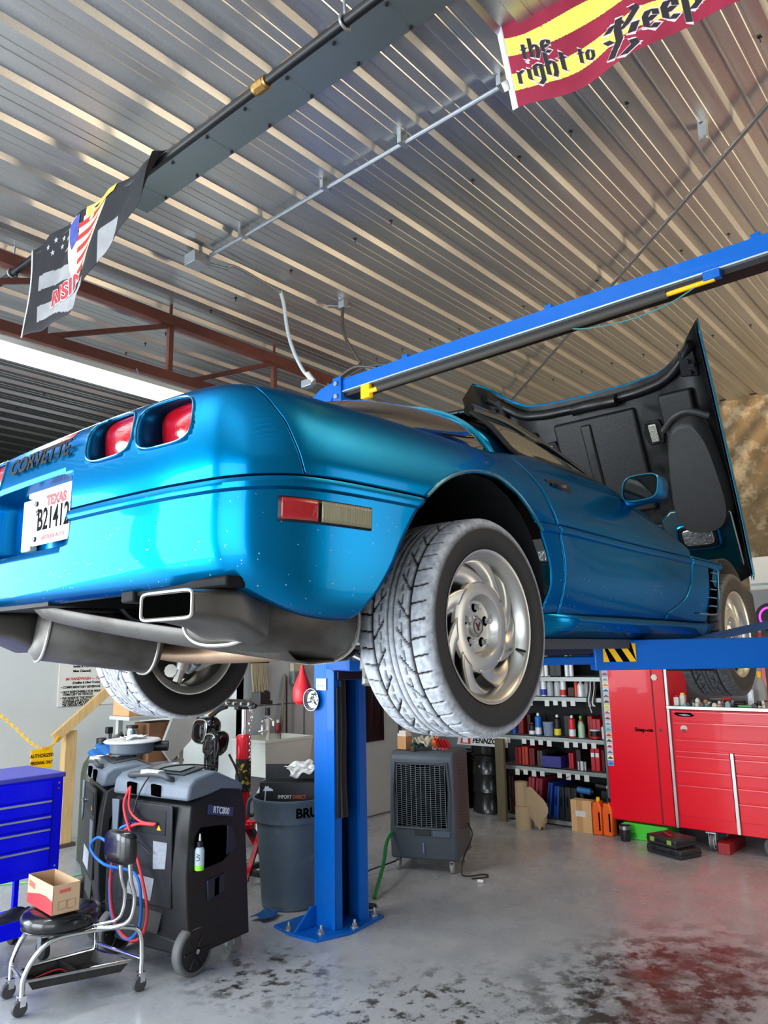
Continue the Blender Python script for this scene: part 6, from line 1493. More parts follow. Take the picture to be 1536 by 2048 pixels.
def case(y,z,w,d,h,col,label,x=5.10,handle=False,cat='case',tilt=0,name='tool_case',band=None):
    t = thing(name, label, cat, (x+d/2,y,z))
    mb = MB(); R = Matrix.Rotation(tilt,3,'X'); c = V(x+d/2,y,z)+R@V(0,0,h/2)+V(0,0,abs(sin(tilt))*w/2); mb.cbox(c,(d,w,h),R); m_ = mat('c_%d_%d_%d'%col, col, .45)
    ob = mb.build('case_body', m_, t, bevel=.006)
    mb = MB(); mb.cbox(c,(d+.004,w*.12,h*1.005),R); mb.build('case_seam', BLACKP, t)
    if handle:
        mb = MB(); mb.tube([c+R@V(-d/2,0,h*.2),c+R@V(-d/2-.02,0,h*.15),c+R@V(-d/2-.02,0,-h*.05),c+R@V(-d/2,0,-h*.1)], .006, n=6); mb.build('handle', BLACKP, t)
    if band:
        mb = MB(); mb.cbox(c+R@V(-d/2,0,h*.2),(.002,w*.9,h*.18),R); mb.build('printed_band', mat('c_%d_%d_%d'%band, band, .5), t)
    return t
W_ = (225,226,228); K_ = (22,22,24); RD_ = (190,20,32); S_ = (150,156,162)
# upper shelf: white tubes
z = SZ[4]
for k,(y,h,b,c_,lb) in enumerate(((1.93,.20,W_,RD_,'white aerosol with red cap, leftmost on the top shelf'),(1.88,.26,W_,K_,'tall white aerosol beside the leftmost one on the top shelf'),(1.83,.26,W_,RD_,'tall white aerosol with red cap, third on the top shelf'),(1.78,.26,W_,W_,'tall all-white aerosol, fourth on the top shelf'),(1.55,.24,W_,RD_,'white aerosol with red cap right of the black box on the top shelf'),(1.50,.22,W_,(230,90,30),'white aerosol with orange cap on the top shelf'))): spray(y,z+.001,.022,h,b,c_,lb)
case(1.67,z+.001,.13,.25,.20,K_,'black box between the white aerosols on the top shelf',name='black_box',cat='box')
# second: bottles
z = SZ[3]+.001
for y,r,h,b,c_,bd,lb in ((2.01,.03,.13,RD_,K_,None,'red aerosol at the left of the bottle shelf, next to the tyre'),(1.93,.028,.19,W_,W_,(230,210,60),'white aerosol with yellow band on the bottle shelf'),(1.88,.028,.19,S_,W_,None,'silver-grey aerosol on the bottle shelf'),(1.82,.030,.19,W_,RD_,(40,60,160),'white aerosol with blue band on the bottle shelf'),(1.60,.030,.19,W_,K_,(200,40,40),'white aerosol with red band on the bottle shelf')): spray(y,z,r,h,b,c_,lb,bd)
bottle(1.745,z,.035,.20,(165,168,172),W_,'pale grey tapered bottle on the bottle shelf'); bottle(1.665,z,.033,.20,(180,184,188),W_,'clear grey tapered bottle beside its twin on the bottle shelf')
case(1.51,z,.07,.15,.09,(60,20,18),'dark red low box on the bottle shelf',name='low_box',cat='box'); spray(1.46,z,.02,.17,(205,70,40),RD_,'orange-red slim aerosol on the bottle shelf'); bottle(1.41,z,.034,.17,W_,W_,'white square-shouldered bottle near the right of the bottle shelf'); bottle(1.34,z,.036,.19,(140,142,140),K_,'dull silver bottle at the right end of the bottle shelf')
t = thing('cable_bundle', 'white and black cable bundle hanging at the right end of the bottle shelf', 'cables', (5.08,1.27,1.2))
for k in range(5):
    mb = MB(); x = 5.035; y = 1.30-.02*k; mb.tube([V(5.07,y,1.42),V(x,y-.01,1.30),V(x,y+.015,1.18),V(x+.005,y-.008,1.05+.03*k)], .006, n=6, sub=4); mb.build('cable', WHITE if k%2 else BLACKP, t)
# third shelf
z = SZ[2]+.001
for y,r,h,b,c_,bd,lb in ((2.19,.028,.13,(30,60,140),K_,None,'small blue can at the far left of the third shelf'),(1.98,.032,.12,K_,RD_,W_,'short black can with white band on the third shelf'),(1.905,.034,.22,(30,110,190),W_,W_,'tall blue and white spray can on the third shelf'),(1.69,.034,.21,K_,W_,(225,205,60),'black spray can with yellow band on the third shelf'),(1.53,.033,.21,(210,40,40),W_,W_,'red and white spray can on the third shelf'),):
    spray(y,z,r,h,b,c_,lb,bd)
mb = MB(); p = sp(1.79,z); t = thing('plastic_tub', 'translucent blue-grey plastic tub on the third shelf', 'tub', p); mb.lathe([(0,0),(.048,0),(.056,.12),(.058,.122),(.058,.135),(0,.135)], c=tuple(p), n=28); mb.build('tub_body', mat('blue_tub',(120,135,165),.35), t)
case(2.10,z,.05,.2,.19,(130,25,30),'dark red upright case at the left of the third shelf',name='upright_case'); case(1.61,z,.08,.22,.20,(38,44,52),'dark slate upright case behind the spray cans on the third shelf',x=5.17,name='upright_case')
case(2.04,z,.04,.2,.20,(60,20,22),'maroon upright case on the third shelf',x=5.16,name='upright_case')
bottle(1.47,z,.034,.20,(70,190,60),(90,220,60),'bright green bottle behind on the third shelf').location.x += .07; bottle(1.43,z,.032,.18,(175,200,175),RD_,'pale green bottle with red cap on the third shelf')
case(1.37,z,.05,.2,.20,(170,50,25),'rust-orange upright case on the third shelf',x=5.18,name='upright_case'); case(1.285,z+.0,.085,.12,.18,(185,30,50),'crimson box on the third shelf',x=5.14,name='crimson_box',cat='box')
p = sp(1.27,z,-.04); t = thing('round_tub', 'white lidded black and red round tub at the right of the third shelf', 'tub', p); mb = MB(); mb.lathe([(0,0),(.045,0),(.048,.075)], c=tuple(p), n=24); mb.build('tub_body', K_ and BLACKP, t); mb = MB(); mb.lathe([(.051,.075),(.051,.088),(0,.09)], c=tuple(p), n=24); mb.build('lid', WHITE, t); mb = MB(); mb.lathe([(.047,.005),(.048,.025)], c=tuple(p), n=24, cap=False); mb.build('red_band', REDTXT, t)
spray(1.205,z,.018,.13,W_,RD_,'slim white tube with red cap at the right end of the third shelf')
# fourth shelf
z = SZ[1]+.001
for y,w,h,col,lb,bd in ((2.15,.07,.17,(150,28,34),'dark red tool case at the left of the fourth shelf',None),(2.07,.07,.18,(180,45,28),'orange-red tool case on the fourth shelf',None),(1.99,.06,.17,(110,22,22),'maroon tool case on the fourth shelf',None),(1.90,.06,.15,(75,72,70),'grey upright case on the fourth shelf',None),(1.555,.05,.15,(190,30,40),'bright red carton on the fourth shelf',None),(1.30,.09,.21,(200,28,42),'red carton with white band on the fourth shelf',W_),(1.22,.03,.20,(96,20,30),'dark maroon slim case at the right of the fourth shelf',None),(1.475,.05,.19,(34,34,36),'black upright case on the fourth shelf',None)): case(y,z,w,.30,h,col,lb,band=bd,name='tool_case')
t = thing('open_bin', 'blue-violet plastic bin on the fourth shelf', 'bin', (5.2,1.74,z)); mb = MB(); mb.box((5.07,1.65,z),(5.35,1.86,z+.11)); mb.build('bin_body', mat('bin_blue',(48,46,130),.4), t, bevel=.006); mb = MB(); mb.box((5.09,1.67,z+.08),(5.33,1.84,z+.112)); mb.build('bin_cavity', DARK, t)
for k in range(3):
    p = sp(1.46-.035*k,z,-.05); t = thing('small_can', 'short silver and white can in the row on the fourth shelf', 'can', p, 0, 'short cans on the fourth shelf'); mb = MB(); mb.lathe([(0,0),(.016,0),(.016,.08),(.012,.085),(0,.085)], c=tuple(p), n=14); mb.build('can_body', WHITE if k%2 else STEEL, t)
# bottom
z = SZ[0]+.001
for y,w,h,col,lb,tl in ((2.24,.05,.36,(58,22,22),'dark maroon flat case at the far left of the bottom shelf',0),(2.03,.07,.36,(165,45,60),'dusty red case, left one on the bottom shelf',.10),(1.95,.07,.36,(150,40,55),'dusty red case, right one on the bottom shelf',.12),(1.83,.05,.33,(20,70,160),'blue flat case leaning left on the bottom shelf',.14),(1.745,.05,.30,(24,80,175),'blue flat case leaning right beside the black cases',.10),(1.675,.05,.30,(36,38,42),'black flat case, first right of the blue cases',.02),(1.61,.06,.30,(44,47,50),'charcoal flat case, second right of the blue cases',.02),(1.54,.06,.30,(30,32,34),'black flat case, third right of the blue cases',.0)): case(y,z,w,.36,h,col,lb,x=5.08,handle=True,tilt=tl)
cloth('tool_bag', (5.25,1.62,.43), (.40,0,0), (0,.42,0), 14, .04, BLACKP, 'black soft tool bag lying across the bottom cases', 'bag', 31)
t = thing('power_drill', 'blue and black cordless drill at the right of the bottom shelf', 'drill', (5.16,1.40,.30)); mb = MB(); mb.cyl((5.10,1.36,.34),(5.10,1.50,.35),.03,n=16); mb.build('motor', mat('drill_blue',(45,110,170),.4), t); mb = MB(); mb.cyl((5.10,1.33,.34),(5.10,1.37,.34),.022,n=14); mb.bar((5.10,1.46,.33),(5.10,1.44,.22),.04,.035); mb.build('chuck', BLACKP, t)
case(1.38,.062,.20,.30,.16,(32,34,36),'black drill case under the drill on the bottom shelf',name='drill_case'); case(1.22,.062,.09,.25,.30,(26,27,29),'black pouch at the right end of the bottom shelf',name='pouch',cat='pouch')
t = thing('sensor_tool', 'black flashlight body right of the blue drill', 'tool', (5.14,1.24,.37)); mb = MB(); mb.cyl((5.12,1.20,.39),(5.12,1.31,.40),.032,n=16); mb.build('barrel', BLACKP, t); mb = MB(); mb.cyl((5.12,1.185,.39),(5.12,1.20,.39),.036,n=16); mb.build('lens_ring', STEEL, t)
# in front of the shelving
KR = mat('kraft_roll',(165,142,112),.85,noise=.1,nscale=15)
for (x,y,z0,r,h,lb) in ((4.80,1.93,.0,.085,.20,'wide kraft paper roll standing on the floor before the shelving'),(4.80,1.95,.202,.062,.22,'narrow kraft paper roll stacked on the wide roll')):
    t = thing('paper_roll', lb, 'paper roll', (x,y,z0)); mb = MB(); mb.lathe([(r*.35,z0),(r,z0),(r,z0+h),(r*.35,z0+h),(r*.33,z0)], c=(x,y,0), n=36, cap=False); mb.build('roll', KR, t, smooth=40); mb = MB(); mb.lathe([(r*.2,z0+.001),(r*.34,z0+.001),(r*.34,z0+h+.002),(r*.2,z0+h+.002),(r*.2,z0+.001)], c=(x,y,0), n=20, cap=False); mb.build('core', CARD, t)
t = thing('wrapping_paper', 'crumpled brown wrapping paper slumped beside the paper rolls', 'paper', (4.78,1.79,0)); rows = []
for k in range(12):
    q = k/11; z = .36*(1-q)**1.1; w = .02+.11*sin(PI*min(1,q*1.05))**.8; rows.append([V(4.80-.03*cos(a)*(1+q)-.02*sin(5*a+k), 1.86-.11*q+w*cos(a)*(1+.12*sin(3*a+k)), z+.02+.015*sin(4*a+k*2)*q) for a in [2*PI*i/26 for i in range(26)]])
for r in rows:
    for p in r: p.z = max(.004,p.z)
rows = [[V(4.80+(p.y-1.80)*.0-.05*sin(2*PI*i/26)*(.4+.6*k/11), p.y, p.z) for i,p in enumerate(r)] for k,r in enumerate(rows)]
mb = MB(); mb.grid(rows, closed=True); mb.add(rows[-1],[tuple(range(26))]); mb.build('crumpled_sheet', KR, t, smooth=35)
t = thing('shipping_box', 'tan cardboard shipping box with white label on the floor', 'box', (4.93,1.38,0)); mb = MB(); mb.box((4.93,1.29,0),(5.04,1.50,.285)); mb.build('carton', mat('tan_box',(215,170,120),.8,noise=.05), t, bevel=.003); mb = MB(); mb.box((4.928,1.35,.14),(4.93,1.45,.19)); mb.build('shipping_label', WHITE, t); mb = MB(); mb.box((4.929,1.38,.0),(4.9305,1.44,.285)); mb.build('packing_tape', mat('tape',(195,150,100),.4), t)
for k,(y,lb) in enumerate(((1.235,'orange plastic jug, the one touching the shipping box'),(1.135,'orange plastic jug, the one nearer the red locker'))):
    t = thing('orange_jug', lb, 'jug', (4.95,y,0)); P_ = [(-.045,0),(.045,0),(.047,.22),(.030,.29),(.0,.275),(-.02,.30),(-.047,.24)]
    mb = MB(); mb.prism(P_, lambda u,v,q:(q,y+u,v), 4.92,5.03); mb.build('jug_body', mat('jug_orange',(240,98,30),.35), t, bevel=.014, seg=3); mb = MB(); mb.cyl((4.97,y-.0,.28),(4.97,y,.325),.018,n=14); mb.build('jug_cap', YELLOW if k == 0 else BLACKP, t); mb = MB(); mb.box((4.917,y-.032,.04),(4.9195,y-.018,.20)); mb.build('side_print', BLACKTXT, t)

# ---- red locker and roll cabinet
RED = REDP
t = thing('red_locker', 'tall glossy red side locker left of the drawer cabinet', 'locker', (5.2,.81,0))
mb = MB(); mb.box((4.962,.515,.15),(5.5,1.105,1.60)); mb.build('locker_body', RED, t, bevel=.004)
mb = MB(); mb.box((4.945,.63,.16),(4.961,1.10,1.59)); dr = mb.build('locker_door', RED, t, bevel=.004)
mb = MB(); mb.box((4.952,.52,.16),(4.961,.622,1.59)); mb.build('side_strip', RED, t, bevel=.002)
mb = MB(); mb.box((4.95,.620,.16),(4.952,.632,1.59)); mb.build('door_gap', mat('red_shadow_gap',(90,5,14),.5), t)
mb = MB(); text(mb,'Snap-on',.045,(4.9437,.73,.955),(0,-1,0),(0,0,1),sx=1.15,bold=.002,ext=.0008); mb.build('door_badge', BLACKTXT, dr, smooth=0)
mb = MB(); mb.cyl((4.952,.575,.96),(4.943,.575,.96),.014,n=16); mb.build('lock', CHROME, t)
mb = MB(); mb.cyl((4.9445,.60,1.42),(4.9435,.60,1.42),.03,n=6); mb.build('warning_decal', mat('decal_white',(225,225,205),.5), t)
cols = [(40,40,44),(150,60,90),(140,145,150),(225,140,40),(60,90,140),(90,100,110),(70,50,40),(190,210,40),(205,50,100),(120,60,60),(130,140,175),(90,160,165),(220,50,45),(70,70,75),(170,40,100),(110,115,150),(60,90,60),(70,100,180)]
bgs = [(200,205,205),(170,175,190),(205,208,210),(235,215,190),(200,215,215),(190,200,205),(195,200,180),(215,220,170),(180,215,220),(220,200,205),(190,215,225),(150,200,205),(210,190,170),(205,215,195),(225,215,220),(205,208,225),(235,235,210),(120,150,210)]
for k in range(18):
    z1 = 1.525-.0505*k; q = MB(); q.box((4.9435,1.04,z1-.048),(4.9449,1.099,z1)); cd = q.build('car_sticker', mat('bg%d'%k,bgs[k],.5), dr, smooth=0)
    q = MB(); q.prism([(1.094,.012),(1.045,.012),(1.045,.022),(1.056,.026),(1.063,.034),(1.078,.034),(1.086,.024),(1.094,.021)], lambda u,v,w:(w,u,z1-.048+v), 4.9428,4.9434); q.build('printed_car', mat('pc%d'%k,cols[k],.5), cd, smooth=0)
t = thing('roll_cabinet', 'wide red drawer cabinet with steel worktop under the front tyre', 'tool cabinet', (5.2,-.3,0))
YL, YR = .49, -1.35
mb = MB(); mb.box((4.965,YR,.15),(5.55,YL,1.14)); mb.build('cabinet_body', RED, t, bevel=.004)
mb = MB(); mb.box((4.935,YR-.02,1.145),(5.58,YL+.02,1.175)); mb.build('steel_worktop', mat('worktop_steel',(168,170,165),.3,.8,noise=.3,nscale=12), t, bevel=.003)
TRM = mat('trim_aluminium',(168,165,162),.35,.8)
mb = MB(); mb.box((4.94,YL-.006,.15),(4.966,YL+.018,1.60)); mb.build('corner_trim', TRM, t, bevel=.002)
mb = MB(); mb.box((4.94,-.022,.155),(4.966,.006,.80)); mb.build('centre_trim', TRM, t, bevel=.002)
def drawer(y0,y1,z0,z1):
    mb = MB(); mb.box((4.950,y0,z0+.004),(4.965,y1,z1-.004)); d = mb.build('drawer', RED, t, bevel=.002)
    mb = MB(); mb.box((4.940,y0,z1-.016),(4.952,y1,z1-.005)); mb.build('drawer_lip', mat('lip_red',(225,70,80),.3,.2,coat=.5), d, bevel=.002); return d
for z0,z1 in ((1.045,1.135),(.90,1.04),(.81,.895)): D_1 = drawer(YR+.02,YL-.03,z0,z1)
for z0,z1 in ((.76,.80),(.64,.755),(.52,.635),(.25,.515)): drawer(.012,YL-.03,z0,z1)
for z0,z1 in ((.76,.80),(.64,.755),(.53,.635),(.41,.525),(.25,.405)): drawer(YR+.02,-.028,z0,z1)
mb = MB(); mb.prism([(.45,1.105),(.43,1.122),(.36,1.128),(.31,1.12),(.27,1.095),(.30,1.085),(.37,1.082),(.42,1.09)], lambda u,v,q:(q,u,v), 4.948,4.9495); mb.build('black_decal', BLACKTXT, t)
mb = MB(); mb.prism([(.415,1.102),(.35,1.108),(.30,1.095),(.36,1.09)], lambda u,v,q:(q,u,v), 4.9465,4.9478); mb.build('decal_highlight', mat('decal_grey',(150,155,160),.4), t)
mb = MB(); mb.prism([(.372+.030*cos(a),.985+.026*sin(a)) for a in [2*PI*k/20 for k in range(20)]], lambda u,v,q:(q,u,v), 4.9475,4.9495); dc = mb.build('round_decal', mat('decal_cream',(215,200,190),.5), t); mb = MB(); mb.prism([(.395,.978),(.35,.978),(.36,.95),(.385,.95)], lambda u,v,q:(q,u,v), 4.946,4.9474); mb.build('decal_centre', mat('decal_maroon',(140,30,45),.5), dc)
for y,x in ((.29,4.99),(-.65,4.99),(-1.2,4.99),(.29,5.45),(-1.2,5.45)):
    mb = MB(); mb.cyl((x-.01,y-.09,.068),(x-.01,y-.06,.068),.066,n=32); cw = mb.build('caster_wheel', mat('caster_grey2',(95,95,98),.5), t, bevel=.006)
    for s2 in (-.092,-.058):
        q = MB(); q.lathe([(.050,-.002),(.060,-.002),(.060,.002),(.050,.002)], axis='y', n=28, cap=False); q.v = [(x-.01+a, y+s2+b, .068+c) for a,b,c in q.v]; q.build('wheel_rim', WHITE, cw)
        for k in range(4):
            a = k*PI/2+.4; q = MB(); q.bar((x-.01,y+s2,.068),(x-.01+.055*cos(a),y+s2,.068+.055*sin(a)),.022,.004,up=(0,1,0)); q.build('wheel_spoke', WHITE, cw)
    mb = MB(); mb.box((x-.05,y-.05,.05),(x+.02,y-.045,.15)); mb.box((x-.05,y-.105,.05),(x+.02,y-.10,.15)); mb.box((x-.06,y-.11,.14),(x+.04,y-.03,.15)); mb.build('caster_bracket', ZINC, cw)
# worktop clutter
WT = 1.176
def wt(name,label,cat,parts,loc):
    t = thing(name,label,cat,loc)
    for nm,fn,m in parts:
        mb = MB(); fn(mb); mb.build(nm,m,t,bevel=.001)
    return t
wt('fluid_bottle','white bottle with yellow cap at the left end of the worktop','bottle',[('bottle_body',lambda m:m.box((5.03,.375,WT),(5.07,.415,WT+.085)),WHITE),('cap',lambda m:m.box((5.035,.38,WT+.085),(5.065,.41,WT+.107)),YELLOW)],(5.05,.395,WT))
wt('fluid_bottle','white bottle with red cap beside the yellow-capped one','bottle',[('bottle_body',lambda m:m.box((5.00,.42,WT),(5.04,.46,WT+.07)),WHITE),('cap',lambda m:m.cyl((5.02,.44,WT+.07),(5.02,.44,WT+.09),.012,n=12),REDTXT)],(5.02,.44,WT))
wt('cordless_phone','silver and black cordless phone standing on the worktop','phone',[('handset',lambda m:m.box((4.985,-.215,WT),(5.005,-.170,WT+.145)),mat('phone_silver',(195,198,200),.3)),('screen',lambda m:m.box((4.983,-.208,WT+.07),(4.986,-.177,WT+.135)),BLACKG)],(4.995,-.19,WT))
for k in range(9):
    z=WT+.02+.006*k
tph = bpy.data.objects['cordless_phone']
for r in range(3):
    for c_ in range(3):
        mb = MB(); mb.box((4.983,-.206+.011*c_,WT+.018+.014*r),(4.985,-.199+.011*c_,WT+.026+.014*r)); mb.build('key', mat('key_grey',(110,112,115),.4), tph)
bt = thing('grey_bottle','large grey bottle with yellow cap behind the phone','bottle',(5.12,-.24,WT)); mb = MB(); mb.lathe([(0,0),(.05,0),(.05,.15),(.03,.22),(.016,.24)], c=(5.12,-.24,WT), n=24); mb.build('bottle_body', mat('bottle_grey',(150,150,146),.4), bt); mb = MB(); mb.lathe([(.018,.24),(.018,.29),(0,.29)], c=(5.12,-.24,WT), n=14); mb.build('cap', YELLOW, bt)
wt('green_tray','small green plastic tray at the front of the worktop','tray',[('tray',lambda m:m.prism([(-.10,WT),(-.20,WT),(-.21,WT+.018),(-.09,WT+.018)],lambda u,v,q:(q,u,v),4.955,5.0),mat('green_plastic',(60,150,70),.4))],(4.98,-.15,WT))
wt('black_impact_tool','long black tool lying across the worktop','tool',[('barrel',lambda m:m.cyl((5.06,.22,WT+.022),(5.04,-.10,WT+.025),.022,n=14),BLACKP),('end_cap',lambda m:m.cyl((5.04,-.10,WT+.025),(5.04,-.13,WT+.025),.026,n=14),RUBBER)],(5.05,.05,WT))
wt('red_screwdriver','red handled screwdriver on the worktop under the tyre','screwdriver',[('grip',lambda m:m.cyl((5.10,.06,WT+.058),(5.10,.0,WT+.058),.013,n=10),REDTXT),('shaft',lambda m:m.cyl((5.10,.06,WT+.058),(5.11,.18,WT+.055),.004,n=8),STEEL)],(5.10,.1,WT))
rnd = random.Random(4); pal = [('blue-grey',(120,160,170)),('rusty red',(150,60,50)),('cream',(215,205,180)),('steel',(150,150,152)),('brown',(95,60,45)),('white',(225,225,222)),('black',(25,25,26)),('tan',(170,130,90)),('silver',(190,190,188)),('dark grey',(60,60,62))]
shapes = ['socket','bolt','clip','cap','washer stack','bit holder','fitting','plug','spacer','clamp']
for k in range(40):
    y = .345-.018*k+.008*rnd.random(); x = 4.955+.035*rnd.random()+.05*(k%2); cn,cc = pal[(k*3)%10]; nm = shapes[(k*7)%10]; w = .012+.010*rnd.random(); h = .018+.026*rnd.random()+.012*(k%2)
    if -.22 < y < -.08: x = 5.09+.02*rnd.random()
    mb = MB()
    if k%3 == 0: mb.lathe([(0,0),(w,0),(w,h*.7),(w*.6,h),(0,h)], c=(x,y,WT), n=12)
    elif k%3 == 1: mb.cyl((x,y,WT+w*.6),(x+.02,y-.03,WT+w*.6),w*.55,w*.4,n=10); mb.cyl((x,y,WT+w*.6),(x-.006,y+.009,WT+w*.6),w*.8,n=6)
    else: mb.prism([(-w,0),(w,0),(w*.8,h),(w*.1,h*1.3),(-w*.7,h*.8)], lambda u,v,q:(x+q,y+u,WT+v), -w, w)
    ob = mb.build(nm.replace(' ','_'), mat('bit_%s'%cn.replace(' ','_'),cc,.4,.3 if cn in('steel','silver') else 0), None, bevel=.001); tag(ob, 'small %s %s on the cluttered worktop edge'%(cn,nm), nm, 'small %s pieces on the worktop'%cn)
wt('orange_cup','orange cup at the right of the worktop','cup',[('cup_body',lambda m:m.lathe([(0,0),(.022,0),(.028,.05),(0,.05)],c=(5.0,-.32,WT),n=18),mat('bright_orange')),('lid',lambda m:m.cyl((5.0,-.32,WT+.05),(5.0,-.32,WT+.058),.03,n=18),BLACKP)],(5.0,-.32,WT))
# behind the worktop, far right
t = thing('white_storage_cabinet','white lit storage cabinet behind the open hood, far right','cabinet',(6.2,-.6,0)); mb = MB(); mb.box((5.85,-1.5,1.95),(6.3,-.05,2.52)); mb.build('cabinet_body', mat('bright_white',(240,238,230),.4), t, bevel=.005); mb = MB(); mb.box((5.845,-1.5,2.25),(5.85,-.06,2.27)); mb.build('shelf_line', STEEL, t)
mb = MB(); mb.box((5.85,-1.5,0),(6.3,-.05,1.94)); mb.build('base_cabinet', mat('pale_teal',(190,215,215),.5), t, bevel=.005)
t = thing('round_speaker','black round speaker with glowing magenta ring, far right','speaker',(5.46,-.31,1.18)); mb = MB(); mb.cyl((5.40,-.31,1.93),(5.52,-.31,1.93),.125,n=36); mb.build('drum', BLACKP, t)
mb = MB(); mb.tube([V(5.395,-.31+.085*cos(a),1.93+.085*sin(a)) for a in [2*PI*k/40 for k in range(40)]], .008, n=6, closed=True); mb.build('glow_ring', mat('magenta_glow',(255,60,230),.4,emit=(255,50,230),estr=3), t); mb = MB(); mb.box((5.40,-.40,1.178),(5.50,-.22,1.82)); mb.build('stand', BLACKP, t)
t = thing('upper_red_box','red toolbox standing behind the worktop at the right edge','toolbox',(5.6,-.75,WT)); mb = MB(); mb.box((5.53,-1.3,WT),(5.70,-.15,1.80)); mb.build('box_body', RED, t, bevel=.005); mb = MB(); mb.box((5.525,-1.28,1.60),(5.53,-.16,1.615)); mb.build('lid_seam', mat('red_shadow_gap'), t)
# on the floor beneath cabinets
t = thing('green_case','bright green power tool case under the red locker','case',(5.05,.80,0)); mb = MB(); mb.prism([(1.02,.0),(.60,.0),(.58,.05),(.60,.135),(.98,.14),(1.02,.12)], lambda u,v,q:(q,u,v), 4.95,5.20); gc = mb.build('case_body', mat('lime_green',(70,200,50),.4), t, bevel=.008)
for y in (.70,.90):
    mb = MB(); mb.box((4.942,y-.025,.02),(4.95,y+.025,.06)); mb.build('latch', mat('lime_dark',(45,150,40),.4), gc, bevel=.003)
mb = MB(); mb.box((4.943,.645,.045),(4.95,.685,.085)); mb.build('badge', mat('badge_dark',(40,50,40),.4), gc)
t = thing('steel_tumbler','dark steel tumbler on the floor before the green case','tumbler',(4.86,.94,0)); mb = MB(); mb.lathe([(0,0),(.040,0),(.045,.02),(.050,.13),(.047,.13),(.04,.01),(0,.01)], c=(4.86,.94,0), n=28, cap=False); mb.build('cup', mat('dark_steel',(70,70,74),.25,.8), t); mb = MB(); mb.lathe([(.0500,.10),(.051,.10),(.052,.131),(.048,.131)], c=(4.86,.94,0), n=28, cap=False); mb.build('rim', STEEL, t)
for k,(z0,sx0_,lb) in enumerate(((0,0,'black tool case lying on the floor, lower of two'),(.075,.03,'black tool case with green latches, upper of two'))):
    t = thing('power_tool_case', lb, 'case', (4.62,.42,z0)); c_ = V(4.66+sx0_*.3,.44+sx0_*.6,z0); rot = Matrix.Rotation(radians(-22),3,'Z')
    mb = MB(); mb.cbox(c_+V(0,0,.036),(.24,.36-.05*k,.070),rot); b_ = mb.build('case_body', mat('case_charcoal',(40,42,46),.5), t, bevel=.010)
    mb = MB(); mb.cbox(c_+V(0,0,.036),(.244,.364-.05*k,.006),rot); mb.build('case_seam', BLACKP, t)
    for y in (-.09,.09):
        mb = MB(); mb.cbox(c_+rot@V(-.122,y,.040),(.008,.045,.035),rot); mb.build('latch', mat('latch_lime',(140,170,60),.4) if k else BLACKP, t, bevel=.003)
    mb = MB(); mb.cbox(c_+rot@V(-.124,0,.035),(.014,.10,.018),rot); mb.build('handle', BLACKP, t, bevel=.004)
t = thing('pliers','red handled pliers lying on the upper black tool case','pliers',(4.65,.46,.15)); mb = MB(); mb.bar((4.60,.44,.153),(4.66,.50,.160),.010,.010); mb.bar((4.60,.42,.153),(4.66,.50,.160),.010,.010); mb.build('handles', REDTXT, t, bevel=.003); mb = MB(); mb.bar((4.66,.50,.160),(4.69,.53,.158),.012,.010); mb.build('jaws', STEEL, t)
t = MB(); t.box((4.88,.06,0),(5.3,.155,.088)); rot = None; o_ = t.build('red_beam_block', mat('dusty_red_beam',(150,20,30),.5,noise=.2,nscale=10), None, bevel=.004); tag(o_,'short red steel beam on the floor under the drawer cabinet','steel block')
t = thing('floor_tyre','grey rubber roller lying under the cabinet at right edge','roller',(5.1,-.22,0)); mb = MB(); mb.cyl((5.0,-.22,.072),(5.25,-.36,.072),.07,n=30); mb.build('roller', mat('grey_rubber',(95,98,100),.7), t, bevel=.01); mb = MB(); mb.cyl((4.995,-.217,.072),(5.255,-.363,.072),.02,n=12); mb.build('axle', STEEL, t)
# floor hoses
def fl(name,label,cat,pts,r,m,sub=6):
    mb = MB(); mb.tube([V(*p) for p in pts], r, n=8, sub=sub); tag(mb.build(name,m,None,smooth=60),label,cat)
fl('green_hose','dark green hose looping from behind the blue post to the cooler','hose',[(2.25,1.62,.012),(2.5,1.75,.16),(2.75,1.92,.26),(3.0,2.02,.30),(3.2,2.06,.30)],.014,mat('green_rubber',(20,120,60),.4))
GC = mat('lime_cord',(120,190,110),.5)
fl('extension_cord','light green extension cord coiled on the floor behind the jack','cord',[(2.3,2.75,.008),(2.45,2.95,.008),(2.25,3.1,.008),(2.1,2.95,.016),(2.3,2.8,.016),(2.5,3.0,.02),(2.3,3.12,.02),(2.15,2.9,.03),(2.4,2.85,.03),(2.6,2.6,.008)],.007,GC)
fl('extension_cord','light green cord running along the floor behind the blue chest','cord',[(.3,4.4,.008),(.8,4.1,.008),(1.1,3.9,.008),(1.5,3.9,.008),(1.8,4.2,.008)],.007,GC)
fl('rubber_cable','short black cord on the floor left of the cooler','cord',[(2.5,1.95,.008),(2.65,2.05,.03),(2.85,2.02,.05),(3.0,2.0,.06)],.006,BLACKP)
fl('white_connector','small white plug connector on the floor by the cooler wheel','plug',[(3.02,1.28,.012),(3.03,1.24,.012)],.012,WHITE,1)
t = MB(); t.lathe([(0,0),(.05,0),(.05,.012),(0,.014)], c=(2.12,1.55,0), n=24); tag(t.build('rubber_puck',RUBBER,None),'flat black rubber puck on the floor right of the blue post','pad')
cloth('blue_shop_towel', (1.55,1.93,.018), (.16,.04,0), (-.03,.12,0), 12, .008, mat('blue_cloth'), 'blue shop towel on the floor by the jack caster', 'towel', 41)
